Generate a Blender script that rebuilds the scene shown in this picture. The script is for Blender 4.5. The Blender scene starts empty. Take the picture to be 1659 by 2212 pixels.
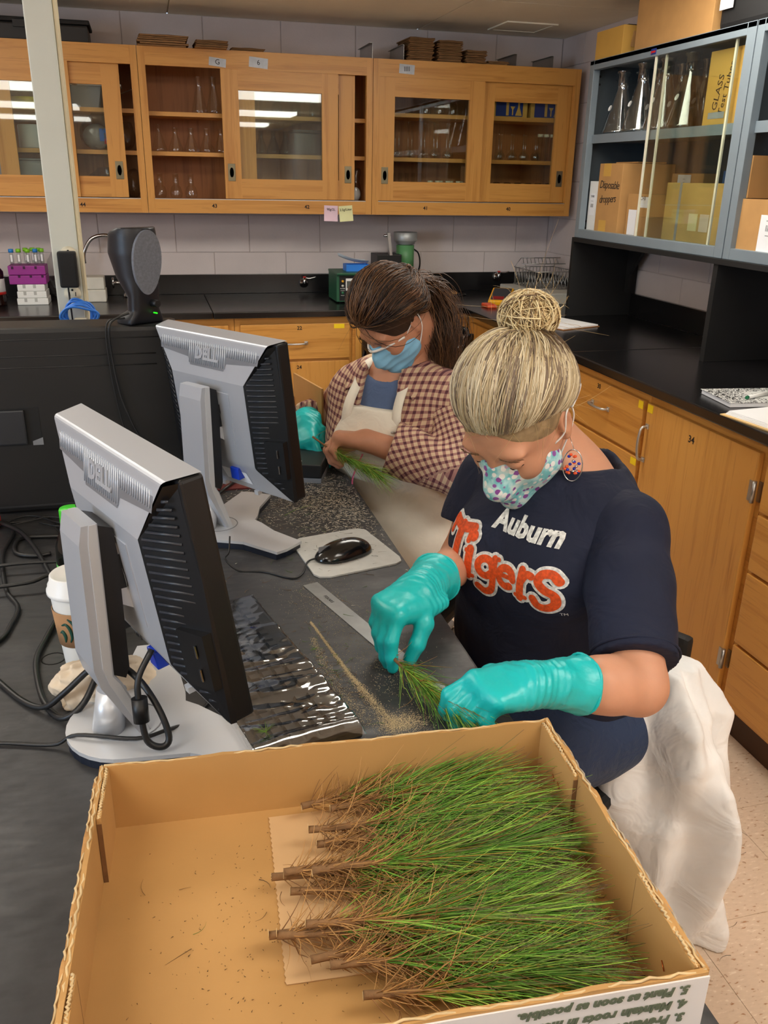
import bpy, bmesh, math, random
import numpy as np
from mathutils import Vector, Matrix, Quaternion
from mathutils.bvhtree import BVHTree
random.seed(7); rng = np.random.default_rng(11)
D = bpy.data; SC = bpy.context.scene; COL = SC.collection
PI = math.pi
# ---------------------------------------------------------------- camera
cam = D.objects.new('camera', D.cameras.new('camera')); COL.objects.link(cam)
cam.data.sensor_fit = 'HORIZONTAL'; cam.data.sensor_width = 36.0; cam.data.lens = 40.065
cam.data.clip_start = 0.05; cam.data.clip_end = 60
_rt = Vector((0.96688731, -0.25456642, 0.01802407)); _up = Vector((0.07647987, 0.35641499, 0.93119235)); _fw = Vector((0.24347435, 0.89897958, -0.36408234))
cam.matrix_world = Matrix(((_rt.x, _up.x, -_fw.x, -2.1896), (_rt.y, _up.y, -_fw.y, -4.6682), (_rt.z, _up.z, -_fw.z, 1.4945), (0, 0, 0, 1)))
SC.camera = cam
# ---------------------------------------------------------------- world, daylight, exposure
w = D.worlds.new('world'); SC.world = w; w.use_nodes = True
w.node_tree.nodes['Background'].inputs[0].default_value = (0.62, 0.78, 1.0, 1); w.node_tree.nodes['Background'].inputs[1].default_value = 1.0
SC.view_settings.view_transform = 'Standard'; SC.view_settings.look = 'None'; SC.view_settings.gamma = 1.0
SC.view_settings.use_curve_mapping = False; SC.view_settings.exposure = 0.22
LAMP_STRENGTH = 9.0
DAYLIGHT_W = 130.0
al = D.lights.new('daylight', 'AREA'); al.shape = 'RECTANGLE'; al.size = 2.6; al.size_y = 1.1; al.energy = DAYLIGHT_W; al.color = (0.55, 0.75, 1.0)
alo = D.objects.new('daylight', al); COL.objects.link(alo); alo.location = (-6.12, -5.2, 1.45); alo.rotation_euler = (0, -PI/2, 0)
# ---------------------------------------------------------------- materials
MATS = {}
def _nt(name):
    m = D.materials.new(name); m.use_nodes = True; nt = m.node_tree
    return m, nt, nt.nodes['Principled BSDF']
def rgb(r, g, b):
    f = lambda c: (c/255/12.92 if c/255 <= 0.04045 else ((c/255+0.055)/1.055)**2.4)
    return (f(r), f(g), f(b), 1)
def N(nt, t, **kw):
    n = nt.nodes.new(t)
    for k, v in kw.items():
        if k in n.inputs.keys(): n.inputs[k].default_value = v
        else: setattr(n, k, v)
    return n
def ramp(nt, fac, stops):
    r = nt.nodes.new('ShaderNodeValToRGB'); e = r.color_ramp.elements
    while len(e) < len(stops): e.new(0.5)
    for i, (p, c) in enumerate(stops): e[i].position = p; e[i].color = c
    nt.links.new(fac, r.inputs[0]); return r
def coords(nt, scale=(1, 1, 1), kind='Object', rot=(0, 0, 0)):
    tc = N(nt, 'ShaderNodeTexCoord'); mp = N(nt, 'ShaderNodeMapping'); mp.inputs['Scale'].default_value = scale; mp.inputs['Rotation'].default_value = rot
    nt.links.new(tc.outputs[kind], mp.inputs[0]); return mp.outputs[0]
def bump(nt, bsdf, h, strength=0.2, dist=0.002):
    b = N(nt, 'ShaderNodeBump'); b.inputs['Strength'].default_value = strength; b.inputs['Distance'].default_value = dist
    nt.links.new(h, b.inputs['Height']); nt.links.new(b.outputs[0], bsdf.inputs['Normal']); return b
def mat(name, c, rough=0.5, metal=0.0, var=0.12, scale=8.0, bmp=0.0, bscale=120.0, spec=0.5, coat=0.0, sub=0.0, emit=0.0, sheen=0.0, stretch=(1, 1, 1), bdist=0.002):
    """plain procedural material: base colour with a soft noise variation, optional fine bump"""
    if name in MATS: return MATS[name]
    m, nt, b = _nt(name); col = rgb(*c)
    no = N(nt, 'ShaderNodeTexNoise', Scale=scale, Detail=4.0); nt.links.new(coords(nt, stretch), no.inputs['Vector'])
    lo = tuple(x*(1-var) for x in col[:3])+(1,); hi = tuple(min(1, x*(1+var)) for x in col[:3])+(1,)
    r = ramp(nt, no.outputs['Fac'], [(0.3, lo), (0.7, hi)]); nt.links.new(r.outputs[0], b.inputs['Base Color'])
    b.inputs['Roughness'].default_value = rough; b.inputs['Metallic'].default_value = metal; b.inputs['Specular IOR Level'].default_value = spec
    b.inputs['Coat Weight'].default_value = coat; b.inputs['Coat Roughness'].default_value = 0.1
    if sheen: b.inputs['Sheen Weight'].default_value = sheen; b.inputs['Sheen Roughness'].default_value = 0.5
    if sub: b.inputs['Subsurface Weight'].default_value = sub; b.inputs['Subsurface Radius'].default_value = (0.01, 0.004, 0.002); b.inputs['Subsurface Scale'].default_value = 0.5
    if emit: b.inputs['Emission Color'].default_value = col; b.inputs['Emission Strength'].default_value = emit
    if bmp:
        n2 = N(nt, 'ShaderNodeTexNoise', Scale=bscale, Detail=3.0); nt.links.new(coords(nt, stretch), n2.inputs['Vector']); bump(nt, b, n2.outputs['Fac'], bmp, bdist)
    MATS[name] = m; return m
def wood(name, c1, c2, grain='z', rough=0.42, scale=1.0, dark=0.55):
    if name in MATS: return MATS[name]
    m, nt, b = _nt(name)
    s = {'x': (1.2, 26, 26), 'y': (26, 1.2, 26), 'z': (26, 26, 1.2)}[grain]; s = tuple(v*scale for v in s)
    co = coords(nt, s, 'Object')
    oi = N(nt, 'ShaderNodeObjectInfo'); ad = N(nt, 'ShaderNodeVectorMath', operation='ADD'); nt.links.new(co, ad.inputs[0])
    ml = N(nt, 'ShaderNodeMath', operation='MULTIPLY'); ml.inputs[1].default_value = 37.0; nt.links.new(oi.outputs['Random'], ml.inputs[0]); nt.links.new(ml.outputs[0], ad.inputs[1])
    n1 = N(nt, 'ShaderNodeTexNoise', Scale=1.0, Detail=5.0, Roughness=0.65, Distortion=0.6); nt.links.new(ad.outputs[0], n1.inputs['Vector'])
    n2 = N(nt, 'ShaderNodeTexNoise', Scale=6.0, Detail=2.0); nt.links.new(ad.outputs[0], n2.inputs['Vector'])
    d = tuple(x*dark for x in rgb(*c1)[:3])+(1,)
    r = ramp(nt, n1.outputs['Fac'], [(0.28, rgb(*c1)), (0.5, rgb(*c2)), (0.72, rgb(*c2))])
    r2 = ramp(nt, n2.outputs['Fac'], [(0.62, (1, 1, 1, 1)), (0.72, (0.72, 0.66, 0.6, 1))])
    mx = N(nt, 'ShaderNodeMix', data_type='RGBA', blend_type='MULTIPLY'); mx.inputs[0].default_value = 0.6
    nt.links.new(r.outputs[0], mx.inputs[6]); nt.links.new(r2.outputs[0], mx.inputs[7]); nt.links.new(mx.outputs[2], b.inputs['Base Color'])
    b.inputs['Roughness'].default_value = rough; b.inputs['Coat Weight'].default_value = 0.15; b.inputs['Coat Roughness'].default_value = 0.25
    bump(nt, b, n2.outputs['Fac'], 0.08, 0.001); MATS[name] = m; return m
def glass(name, tint=(255, 255, 255), refl=1.0, rough=0.02):
    """thin clear sheet or thin-walled glassware: Fresnel mix of a clear and a mirror-like layer"""
    if name in MATS: return MATS[name]
    m = D.materials.new(name); m.use_nodes = True; nt = m.node_tree; nt.nodes.clear()
    out = N(nt, 'ShaderNodeOutputMaterial'); mx = N(nt, 'ShaderNodeMixShader'); tr = N(nt, 'ShaderNodeBsdfTransparent'); gl = N(nt, 'ShaderNodeBsdfGlossy')
    tr.inputs[0].default_value = rgb(*tint); gl.inputs['Roughness'].default_value = rough
    lw = N(nt, 'ShaderNodeLayerWeight'); lw.inputs[0].default_value = 0.5      # Schlick: the same on both sides of a thin sheet
    pw = N(nt, 'ShaderNodeMath', operation='POWER'); pw.inputs[1].default_value = 5.0; nt.links.new(lw.outputs['Facing'], pw.inputs[0])
    ml = N(nt, 'ShaderNodeMath', operation='MULTIPLY_ADD'); ml.inputs[1].default_value = .96; ml.inputs[2].default_value = .045*refl; ml.use_clamp = True
    nt.links.new(pw.outputs[0], ml.inputs[0]); nt.links.new(ml.outputs[0], mx.inputs[0]); nt.links.new(tr.outputs[0], mx.inputs[1]); nt.links.new(gl.outputs[0], mx.inputs[2]); nt.links.new(mx.outputs[0], out.inputs[0])
    MATS[name] = m; return m
# ---------------------------------------------------------------- objects
def tag(o, label=None, cat=None, group=None, kind=None):
    if label: o['label'] = label
    if cat: o['category'] = cat
    if group: o['group'] = group
    if kind: o['kind'] = kind
    return o
def thing(name, label, cat, loc=(0, 0, 0), rz=0.0, group=None, kind=None, rot=None):
    o = D.objects.new(name, None); COL.objects.link(o); o.location = loc; o.rotation_euler = rot if rot else (0, 0, rz); o.empty_display_size = 0.05
    return tag(o, label, cat, group, kind)
class MB:
    """collects simple shapes into one mesh"""
    def __init__(s): s.v = []; s.f = []; s.sm = []
    def add(s, vs, fs, smooth=False):
        n = len(s.v); s.v += [tuple(map(float, p)) for p in vs]; s.f += [tuple(i+n for i in f) for f in fs]; s.sm += [smooth]*len(fs); return s
    def box(s, x0, x1, y0, y1, z0, z1, M=None, b=0.0):
        if b > 0: return s.bbox(x0, x1, y0, y1, z0, z1, b, M)
        vs = [Vector(p) for p in ((x0, y0, z0), (x1, y0, z0), (x1, y1, z0), (x0, y1, z0), (x0, y0, z1), (x1, y0, z1), (x1, y1, z1), (x0, y1, z1))]
        if M: vs = [M @ p for p in vs]
        return s.add(vs, [(0, 3, 2, 1), (4, 5, 6, 7), (0, 1, 5, 4), (1, 2, 6, 5), (2, 3, 7, 6), (3, 0, 4, 7)])
    def bbox(s, x0, x1, y0, y1, z0, z1, b, M=None):
        b = min(b, abs(x1-x0)*.49, abs(y1-y0)*.49, abs(z1-z0)*.49)
        bm = bmesh.new(); bmesh.ops.create_cube(bm, size=1.0)
        for p in bm.verts: p.co = Vector(((x0+x1)/2+p.co.x*(x1-x0), (y0+y1)/2+p.co.y*(y1-y0), (z0+z1)/2+p.co.z*(z1-z0)))
        bmesh.ops.bevel(bm, geom=bm.edges[:], offset=b, segments=2, affect='EDGES', profile=0.6)
        bm.verts.index_update(); s.add([M @ p.co if M else p.co.copy() for p in bm.verts], [tuple(q.index for q in f.verts) for f in bm.faces]); bm.free(); return s
    def cyl(s, a, b, r, r2=None, n=16, cap=True, smooth=True):
        return s.tube([a, b], [r, r if r2 is None else r2], n, cap, smooth)
    def tube(s, pts, r, n=8, cap=True, smooth=True):
        P = [Vector(p) for p in pts]; R = r if isinstance(r, (list, tuple, np.ndarray)) else [r]*len(P)
        t0 = (P[1]-P[0]).normalized(); nrm = t0.orthogonal().normalized(); base = len(s.v); vs = []; fs = []
        for i, p in enumerate(P):
            t = ((P[min(i+1, len(P)-1)]-P[max(i-1, 0)])).normalized()
            if t.length < 1e-6: t = t0
            nrm = (nrm-t*nrm.dot(t)).normalized(); bi = t.cross(nrm)
            for k in range(n):
                a = 2*PI*k/n; vs.append(p+(nrm*math.cos(a)+bi*math.sin(a))*R[i])
        for i in range(len(P)-1):
            for k in range(n): k2 = (k+1) % n; fs.append((i*n+k, i*n+k2, (i+1)*n+k2, (i+1)*n+k))
        s.add(vs, fs, smooth)
        if cap: s.add([], [], False); s.f += [tuple(base+k for k in reversed(range(n))), tuple(base+(len(P)-1)*n+k for k in range(n))]; s.sm += [False, False]
        return s
    def lathe(s, prof, n=20, c=(0, 0, 0), M=None, smooth=True, cap0=True, cap1=False):
        vs = []; fs = []
        for r, z in prof:
            for k in range(n): a = 2*PI*k/n; p = Vector((c[0]+r*math.cos(a), c[1]+r*math.sin(a), c[2]+z)); vs.append(M @ p if M else p)
        for i in range(len(prof)-1):
            for k in range(n): k2 = (k+1) % n; fs.append((i*n+k, i*n+k2, (i+1)*n+k2, (i+1)*n+k))
        base = len(s.v); s.add(vs, fs, smooth)
        if cap0: s.f.append(tuple(base+k for k in reversed(range(n)))); s.sm.append(False)
        if cap1: s.f.append(tuple(base+(len(prof)-1)*n+k for k in range(n))); s.sm.append(False)
        return s
    def prism(s, poly, d0, d1, axis='z', M=None):
        """poly in the plane square to axis: z:(x,y) y:(x,z) x:(y,z)"""
        mk = {'z': lambda p, d: (p[0], p[1], d), 'y': lambda p, d: (p[0], d, p[1]), 'x': lambda p, d: (d, p[0], p[1])}[axis]; n = len(poly)
        vs = [Vector(mk(p, d0)) for p in poly]+[Vector(mk(p, d1)) for p in poly]
        if M: vs = [M @ p for p in vs]
        return s.add(vs, [tuple(reversed(range(n))), tuple(range(n, 2*n))]+[(i, (i+1) % n, n+(i+1) % n, n+i) for i in range(n)])
    def grid(s, fn, nu, nv, smooth=True, flip=False):
        vs = [fn(i/(nu-1), j/(nv-1)) for i in range(nu) for j in range(nv)]
        fs = [((i*nv+j), ((i+1)*nv+j), ((i+1)*nv+j+1), (i*nv+j+1)) for i in range(nu-1) for j in range(nv-1)]
        if flip: fs = [tuple(reversed(f)) for f in fs]
        return s.add(vs, fs, smooth)
    def mesh(s, name, fix=True):
        me = D.meshes.new(name); me.from_pydata(s.v, [], s.f); me.polygons.foreach_set('use_smooth', s.sm)
        if fix:
            bm = bmesh.new(); bm.from_mesh(me); bmesh.ops.recalc_face_normals(bm, faces=bm.faces[:]); bm.to_mesh(me); bm.free()
        me.update(); return me
    def build(s, name, m, parent=None, M=None, fix=True):
        return obj(name, s.mesh(name, fix), m, parent, M)
def obj(name, me, m, parent=None, M=None):
    o = D.objects.new(name, me); COL.objects.link(o)
    if m is not None: me.materials.append(m)
    if parent is not None: o.parent = parent
    if M is not None: o.matrix_basis = M
    return o
def inst(name, me, parent=None, loc=(0, 0, 0), rot=(0, 0, 0), scale=(1, 1, 1)):
    o = D.objects.new(name, me); COL.objects.link(o); o.parent = parent; o.location = loc; o.rotation_euler = rot; o.scale = scale; return o
def copy_tree(o, parent=None):
    c = o.copy(); COL.objects.link(c); c.parent = parent
    for ch in [x for x in o.children]: copy_tree(ch, c)
    return c
def boxo(name, x0, x1, y0, y1, z0, z1, m, parent=None, b=0.0): return MB().box(x0, x1, y0, y1, z0, z1, None, b).build(name, m, parent)
def TM(loc=(0, 0, 0), rot=(0, 0, 0)): return Matrix.Translation(loc) @ Matrix.Rotation(rot[2], 4, 'Z') @ Matrix.Rotation(rot[1], 4, 'Y') @ Matrix.Rotation(rot[0], 4, 'X')
def frame(o, x, y):
    """matrix whose local x runs along x, local y along y (text plane), z out of the page"""
    X = Vector(x).normalized(); Y = Vector(y); Y = (Y-X*Y.dot(X)).normalized(); Z = X.cross(Y)
    return Matrix(((X.x, Y.x, Z.x, o[0]), (X.y, Y.y, Z.y, o[1]), (X.z, Y.z, Z.z, o[2]), (0, 0, 0, 1)))
def text_mesh(s, size, extrude=0.0002, shear=0.0, off=0.0, align='CENTER', space=1.0):
    cu = D.curves.new('t', 'FONT'); cu.body = s; cu.size = size; cu.extrude = extrude; cu.shear = shear; cu.offset = off; cu.align_x = align; cu.align_y = 'CENTER'; cu.space_character = space; cu.resolution_u = 2
    o = D.objects.new('t', cu); COL.objects.link(o); bpy.context.view_layer.update()
    me = D.meshes.new_from_object(o.evaluated_get(bpy.context.evaluated_depsgraph_get())); D.objects.remove(o); D.curves.remove(cu); return me
def text(name, s, size, m, parent, M, **k): return obj(name, text_mesh(s, size, **k), m, parent, M)
def spline(pts, n=8):
    """Catmull-Rom through pts"""
    P = [Vector(p) for p in pts]; P = [P[0]*2-P[1]]+P+[P[-1]*2-P[-2]]; out = []
    for i in range(1, len(P)-2):
        a, b, c, d = P[i-1:i+3]
        for k in range(n):
            t = k/n; out.append(0.5*((2*b)+(c-a)*t+(2*a-5*b+4*c-d)*t*t+(3*b-a-3*c+d)*t**3))
    return out+[P[-2]]
# ---------------------------------------------------------------- smooth bodies: distance field on a grid, meshed by surface nets
class SDF:
    def __init__(s, lo, hi, h):
        s.lo = np.array(lo, np.float32); s.h = h; s.n = np.ceil((np.array(hi)-np.array(lo))/h).astype(int)+1
        s.F = np.full(s.n, 0.08, np.float32); s.ax = [s.lo[i]+h*np.arange(s.n[i], dtype=np.float32) for i in range(3)]
    def _blk(s, lo, hi, m):
        sl = []
        for i in range(3):
            a = max(0, int(math.floor((lo[i]-m-s.lo[i])/s.h))); b = min(s.n[i], int(math.ceil((hi[i]+m-s.lo[i])/s.h))+1)
            if b <= a: return None, None
            sl.append(slice(a, b))
        P = np.stack(np.meshgrid(s.ax[0][sl[0]], s.ax[1][sl[1]], s.ax[2][sl[2]], indexing='ij'), -1); return tuple(sl), P
    def _mix(s, sl, d, k, op):
        f = s.F[sl]
        if op == 'sub': d = -d; hh = np.clip(k-np.abs(f-d), 0, None)/max(k, 1e-6); s.F[sl] = np.maximum(f, d)+hh*hh*k*.25
        else: hh = np.clip(k-np.abs(f-d), 0, None)/max(k, 1e-6); s.F[sl] = np.minimum(f, d)-hh*hh*k*.25
    def cone(s, a, b, ra, rb, k=0.02, sq=None, op='add'):
        a = np.array(a, np.float32); b = np.array(b, np.float32); r = max(ra, rb)*(1.0 if sq is None else max(1, 1/sq[1])); m = k+0.03
        sl, P = s._blk(np.minimum(a, b)-r, np.maximum(a, b)+r, m)
        if sl is None: return s
        Q = P-a; ba = b-a
        if sq is not None: w_ = np.array(sq[0], np.float32); w_ /= np.linalg.norm(w_); Q = Q+((Q@w_)*(sq[1]-1))[..., None]*w_; ba = ba+(ba@w_)*(sq[1]-1)*w_
        t = np.clip((Q@ba)/max(float(ba@ba), 1e-9), 0, 1); d = np.linalg.norm(Q-t[..., None]*ba, axis=-1)-(ra+(rb-ra)*t)
        if sq is not None and sq[1] > 1: d = d/sq[1]**.5
        s._mix(sl, d, k, op); return s
    def chain(s, pts, rs, k=0.02, sq=None):
        for i in range(len(pts)-1): s.cone(pts[i], pts[i+1], rs[i], rs[i+1], k, sq)
        return s
    def ell(s, c, r, R=None, k=0.02, op='add'):
        c = np.array(c, np.float32); r = np.array(r, np.float32); m = k+0.03; rm = r.max()
        sl, P = s._blk(c-rm, c+rm, m)
        if sl is None: return s
        Q = P-c
        if R is not None: Q = Q@np.array(R, np.float32)      # columns of R are the ellipsoid's axes
        k0 = np.linalg.norm(Q/r, axis=-1); k1 = np.linalg.norm(Q/(r*r), axis=-1); d = k0*(k0-1)/np.maximum(k1, 1e-6)
        s._mix(sl, d, k, op); return s
    def grid(s): return np.stack(np.meshgrid(*s.ax, indexing='ij'), -1)
    def cut(s, p, n, k=0.0):
        """remove what lies on the side n points to"""
        n = np.array(n, np.float32); n /= np.linalg.norm(n); d = (s.grid()-np.array(p, np.float32))@n
        if k > 0: hh = np.clip(k-np.abs(s.F-d), 0, None)/k; s.F = np.maximum(s.F, d)+hh*hh*k*.25
        else: s.F = np.maximum(s.F, d)
        return s
    def mesh(s, name, off=(0, 0, 0)):
        F = s.F; F[0], F[-1], F[:, 0], F[:, -1], F[:, :, 0], F[:, :, -1] = .01, .01, .01, .01, .01, .01
        ins = F < 0; nx, ny, nz = F.shape; acc = np.zeros((nx-1, ny-1, nz-1, 3), np.float32); cnt = np.zeros((nx-1, ny-1, nz-1), np.float32)
        def S(A, i, j, k): return A[i:nx-1+i, j:ny-1+j, k:nz-1+k]
        cs = [(i, j, k) for i in (0, 1) for j in (0, 1) for k in (0, 1)]
        for a in cs:
            for ax in range(3):
                if a[ax]: continue
                b = list(a); b[ax] = 1; fa = S(F, *a); fb = S(F, *b); x = (fa < 0) != (fb < 0); t = np.where(x, fa/np.where(x, fa-fb, 1), 0)
                for q in range(3): acc[..., q] += np.where(x, a[q]+(t if q == ax else 0), 0)
                cnt += x
        act = cnt > 0; idx = np.full(act.shape, -1, np.int64); idx[act] = np.arange(act.sum()); ii = np.argwhere(act)
        V = s.lo+s.h*(ii+acc[act]/cnt[act][:, None])-np.array(off); fs = []
        for ax in range(3):
            sh = [slice(1, -1)]*3; sh[ax] = slice(0, -1); sh2 = list(sh); sh2[ax] = slice(1, None)
            A = ins[tuple(sh)]; B = ins[tuple(sh2)]; e = np.argwhere(A != B)
            if not len(e): continue
            flip = A[tuple(e.T)]; o = [q for q in range(3) if q != ax]; base = e.copy()
            for q in o: base[:, q] += 1
            def at(d0, d1): c = base.copy(); c[:, o[0]] -= d0; c[:, o[1]] -= d1; return idx[tuple(c.T)]
            q = np.stack([at(1, 1), at(0, 1), at(0, 0), at(1, 0)], 1)
            if ax == 1: flip = ~flip
            q[~flip] = q[~flip][:, ::-1]; fs.append(q)
        fs = np.concatenate(fs); fs = fs[(fs >= 0).all(1)]
        me = D.meshes.new(name); me.vertices.add(len(V)); me.vertices.foreach_set('co', V.astype(np.float32).ravel())
        me.loops.add(len(fs)*4); me.loops.foreach_set('vertex_index', fs.astype(np.int32).ravel()); me.polygons.add(len(fs)); me.polygons.foreach_set('loop_start', np.arange(0, len(fs)*4, 4, dtype=np.int32))
        me.update(calc_edges=True); me.validate(); me.polygons.foreach_set('use_smooth', [True]*len(me.polygons)); return me
def vnoise(P, freq, seed=0):
    """cheap smooth pseudo-noise from summed sines, about -1..1"""
    r = np.random.default_rng(seed); out = 0
    for i in range(5):
        k = r.normal(size=3); k = k/np.linalg.norm(k)*freq*(0.6+0.35*i); out = out+np.sin(P@k.astype(np.float32)+r.uniform(0, 6.28))/(1+0.3*i)
    return out/2.6
def fcolor(me, cols, name='Col'):
    a = me.color_attributes.new(name, 'FLOAT_COLOR', 'POINT'); a.data.foreach_set('color', np.asarray(cols, np.float32).ravel())
def attr_mat(name, rough=0.5, spec=0.4, sheen=0.0, aniso=0.0):
    """each strand's own colour, from its colour attribute"""
    if name in MATS: return MATS[name]
    m, nt, b = _nt(name); a = N(nt, 'ShaderNodeVertexColor'); a.layer_name = 'Col'; nt.links.new(a.outputs[0], b.inputs['Base Color'])
    b.inputs['Roughness'].default_value = rough; b.inputs['Specular IOR Level'].default_value = spec; b.inputs['Sheen Weight'].default_value = sheen; MATS[name] = m; return m
def strands(paths, radii, cols, name, n=3, tipcols=None, prof=None):
    """many thin tapering strands as one mesh; paths (N,M,3)"""
    Pt = np.asarray(paths, np.float32); Nn, Mm, _ = Pt.shape
    t = np.gradient(Pt, axis=1); t /= np.maximum(np.linalg.norm(t, axis=2, keepdims=True), 1e-9)
    axs = np.array([(0, 0, 1), (1, 0, 0), (0, 1, 0), (.577, .577, .577), (.577, -.577, .577)], np.float32); ref = np.repeat(axs[np.abs(t@axs.T).max(1).argmin(1)][:, None], Mm, 1)   # one reference per strand, so that no strand twists
    u = np.cross(t, ref); u /= np.maximum(np.linalg.norm(u, axis=2, keepdims=True), 1e-9); v = np.cross(t, u)
    pr = (np.linspace(1, 0.25, Mm) if prof is None else np.asarray(prof))[None, :]*np.asarray(radii)[:, None]
    ring = [Pt+(u*math.cos(2*PI*k/n)+v*math.sin(2*PI*k/n))*pr[..., None] for k in range(n)]
    V = np.stack(ring, 2).reshape(-1, 3)
    b = (np.arange(Nn)[:, None, None]*Mm*n+np.arange(Mm-1)[None, :, None]*n); k = np.arange(n)[None, None, :]; k2 = (k+1) % n
    Fq = np.stack([b+k, b+k2, b+n+k2, b+n+k], -1).reshape(-1, 4)
    me = D.meshes.new(name); me.vertices.add(len(V)); me.vertices.foreach_set('co', V.astype(np.float32).ravel())
    me.loops.add(len(Fq)*4); me.loops.foreach_set('vertex_index', Fq.astype(np.int32).ravel()); me.polygons.add(len(Fq)); me.polygons.foreach_set('loop_start', np.arange(0, len(Fq)*4, 4, dtype=np.int32))
    me.update(calc_edges=True); me.polygons.foreach_set('use_smooth', [True]*len(me.polygons))
    c = np.repeat(np.asarray(cols, np.float32)[:, None, :], Mm, 1)
    if tipcols is not None: s_ = np.linspace(0, 1, Mm)[None, :, None]**1.5; c = c*(1-s_)+np.asarray(tipcols, np.float32)[:, None, :]*s_
    c = np.repeat(c[:, :, None, :], n, 2).reshape(-1, 3); fcolor(me, np.concatenate([c, np.ones((len(c), 1))], 1)); return me
def lin(c): return np.array(rgb(*c)[:3])
# ================================================================= room shell
M_wall = mat('painted_block', (210, 199, 196), 0.75, var=0.05, scale=5, bmp=0.25, bscale=90)
M_mortar = mat('painted_joint', (192, 181, 178), 0.85, var=0.05)
M_ceil = mat('ceiling_tile', (246, 238, 216), 0.9, var=0.05, scale=3, bmp=0.15, bscale=160)
M_white = mat('white_paint', (232, 230, 222), 0.6, var=0.03)
def floor_mat():
    m, nt, b = _nt('vinyl_tile'); co = coords(nt, (1, 1, 1), 'Object'); oi = N(nt, 'ShaderNodeObjectInfo'); ad = N(nt, 'ShaderNodeVectorMath', operation='ADD'); nt.links.new(co, ad.inputs[0]); nt.links.new(oi.outputs['Location'], ad.inputs[1])
    mp = N(nt, 'ShaderNodeMapping'); mp.inputs['Scale'].default_value = (1, 2.6, 1); mp.inputs['Rotation'].default_value = (0, 0, 0.5); nt.links.new(ad.outputs[0], mp.inputs[0])
    n1 = N(nt, 'ShaderNodeTexNoise', Scale=55.0, Detail=3.0); nt.links.new(mp.outputs[0], n1.inputs['Vector'])
    n2 = N(nt, 'ShaderNodeTexNoise', Scale=70.0, Detail=3.0); nt.links.new(ad.outputs[0], n2.inputs['Vector'])
    r1 = ramp(nt, n1.outputs['Fac'], [(0.30, rgb(170, 122, 84)), (0.37, rgb(214, 190, 166)), (0.62, rgb(220, 196, 172)), (0.70, rgb(234, 216, 196))])
    r2 = ramp(nt, n2.outputs['Fac'], [(0.28, (0.62, 0.5, 0.42, 1)), (0.33, (1, 1, 1, 1))])
    mx = N(nt, 'ShaderNodeMix', data_type='RGBA', blend_type='MULTIPLY'); mx.inputs[0].default_value = 1; nt.links.new(r1.outputs[0], mx.inputs[6]); nt.links.new(r2.outputs[0], mx.inputs[7]); nt.links.new(mx.outputs[2], b.inputs['Base Color'])
    b.inputs['Roughness'].default_value = 0.38; MATS['vinyl_tile'] = m; return m
M_floor = floor_mat()
CEIL = 2.19
def st(name, mb, m, label=None): o = mb.build(name, m); o['kind'] = 'structure'; o['label'] = label or name.replace('_', ' ')+' of the laboratory'; return o
floor = st('floor', MB().box(-6, 0, -11, 0, -0.06, -0.004), mat('floor_joint', (96, 74, 56), 0.8), 'beige speckled vinyl tile floor')
tm = MB().bbox(-.1521, .1521, -.1521, .1521, -.004, 0, .0008).mesh('tile'); tm.materials.append(M_floor)
for i in range(9):
    for j in range(16): inst('tile', tm, floor, (-.87+.1525+.305*(i-7), -2.89+.1525+.305*(j-6), 0))
boxo('floor_field', -6, -3.005, -11, 0, -.004, -.0005, M_floor, floor); boxo('floor_field', -3.0, 0, -11, -4.725, -.004, -.0005, M_floor, floor); boxo('floor_field', -.26, 0, -4.7, 0, -.004, -.0005, M_floor, floor)
ceiling = st('ceiling', MB().box(-6, 0, -11, 0, CEIL+.003, CEIL+.05), mat('ceiling_grid', (206, 194, 168), 0.8), 'low cream ceiling of flat lay-in tiles')
cm = MB().bbox(-.607, .607, -.607, .607, 0, .003, .0012).mesh('tile'); cm.materials.append(M_ceil)
for i in range(5):
    for j in range(9): inst('tile', cm, ceiling, (-.80+.61-1.22*i+.0, -.42+.42-.607-1.22*j+.39, CEIL))
vent = thing('ceiling_vent', 'flat square ceiling vent by the corner above the wooden cabinets', 'vent', (-.35, -.27, CEIL))
fr = MB()
for a in ((-.13, .13, -.13, -.11), (-.13, .13, .11, .13), (-.13, -.11, -.11, .11), (.11, .13, -.11, .11)): fr.box(a[0], a[1], a[2], a[3], -.006, .0)
fr.build('vent_frame', M_ceil, vent); boxo('vent_plate', -.11, .11, -.11, .11, -.003, .0, M_ceil, vent)
wb = st('wall_back', MB().box(-6, 0.2, .004, .2, 0, CEIL), M_mortar, 'painted concrete block wall behind the wooden cabinets')
wr = st('wall_right', MB().box(.004, .2, -11, .2, 0, CEIL), M_mortar, 'painted concrete block wall behind the grey steel shelf')
st('wall_left', MB().box(-6.2, -6, -11, -6.55, 0, CEIL).box(-6.2, -6, -3.85, .2, 0, CEIL).box(-6.2, -6, -6.55, -3.85, 0, .85).box(-6.2, -6, -6.55, -3.85, 2.05, CEIL), M_wall)
st('wall_front', MB().box(-6, .2, -11.2, -11, 0, CEIL), M_wall)
wn = MB()
for a, b_ in ((-6.55, -6.49), (-5.22, -5.17), (-3.91, -3.85)): wn.box(-6.06, -6.01, a, b_, .85, 2.05)
wn.box(-6.06, -6.01, -6.5, -3.9, .85, .91).box(-6.06, -6.01, -6.5, -3.9, 1.99, 2.05)
st('window_1', wn, M_white, 'white framed window in the left wall')
BW, BH = .372, .186
bmesh_b = MB().bbox(.0015, BW-.0015, 0, .02, .0015, BH-.0015, .003).mesh('block'); bmesh_b.materials.append(M_wall)
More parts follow.
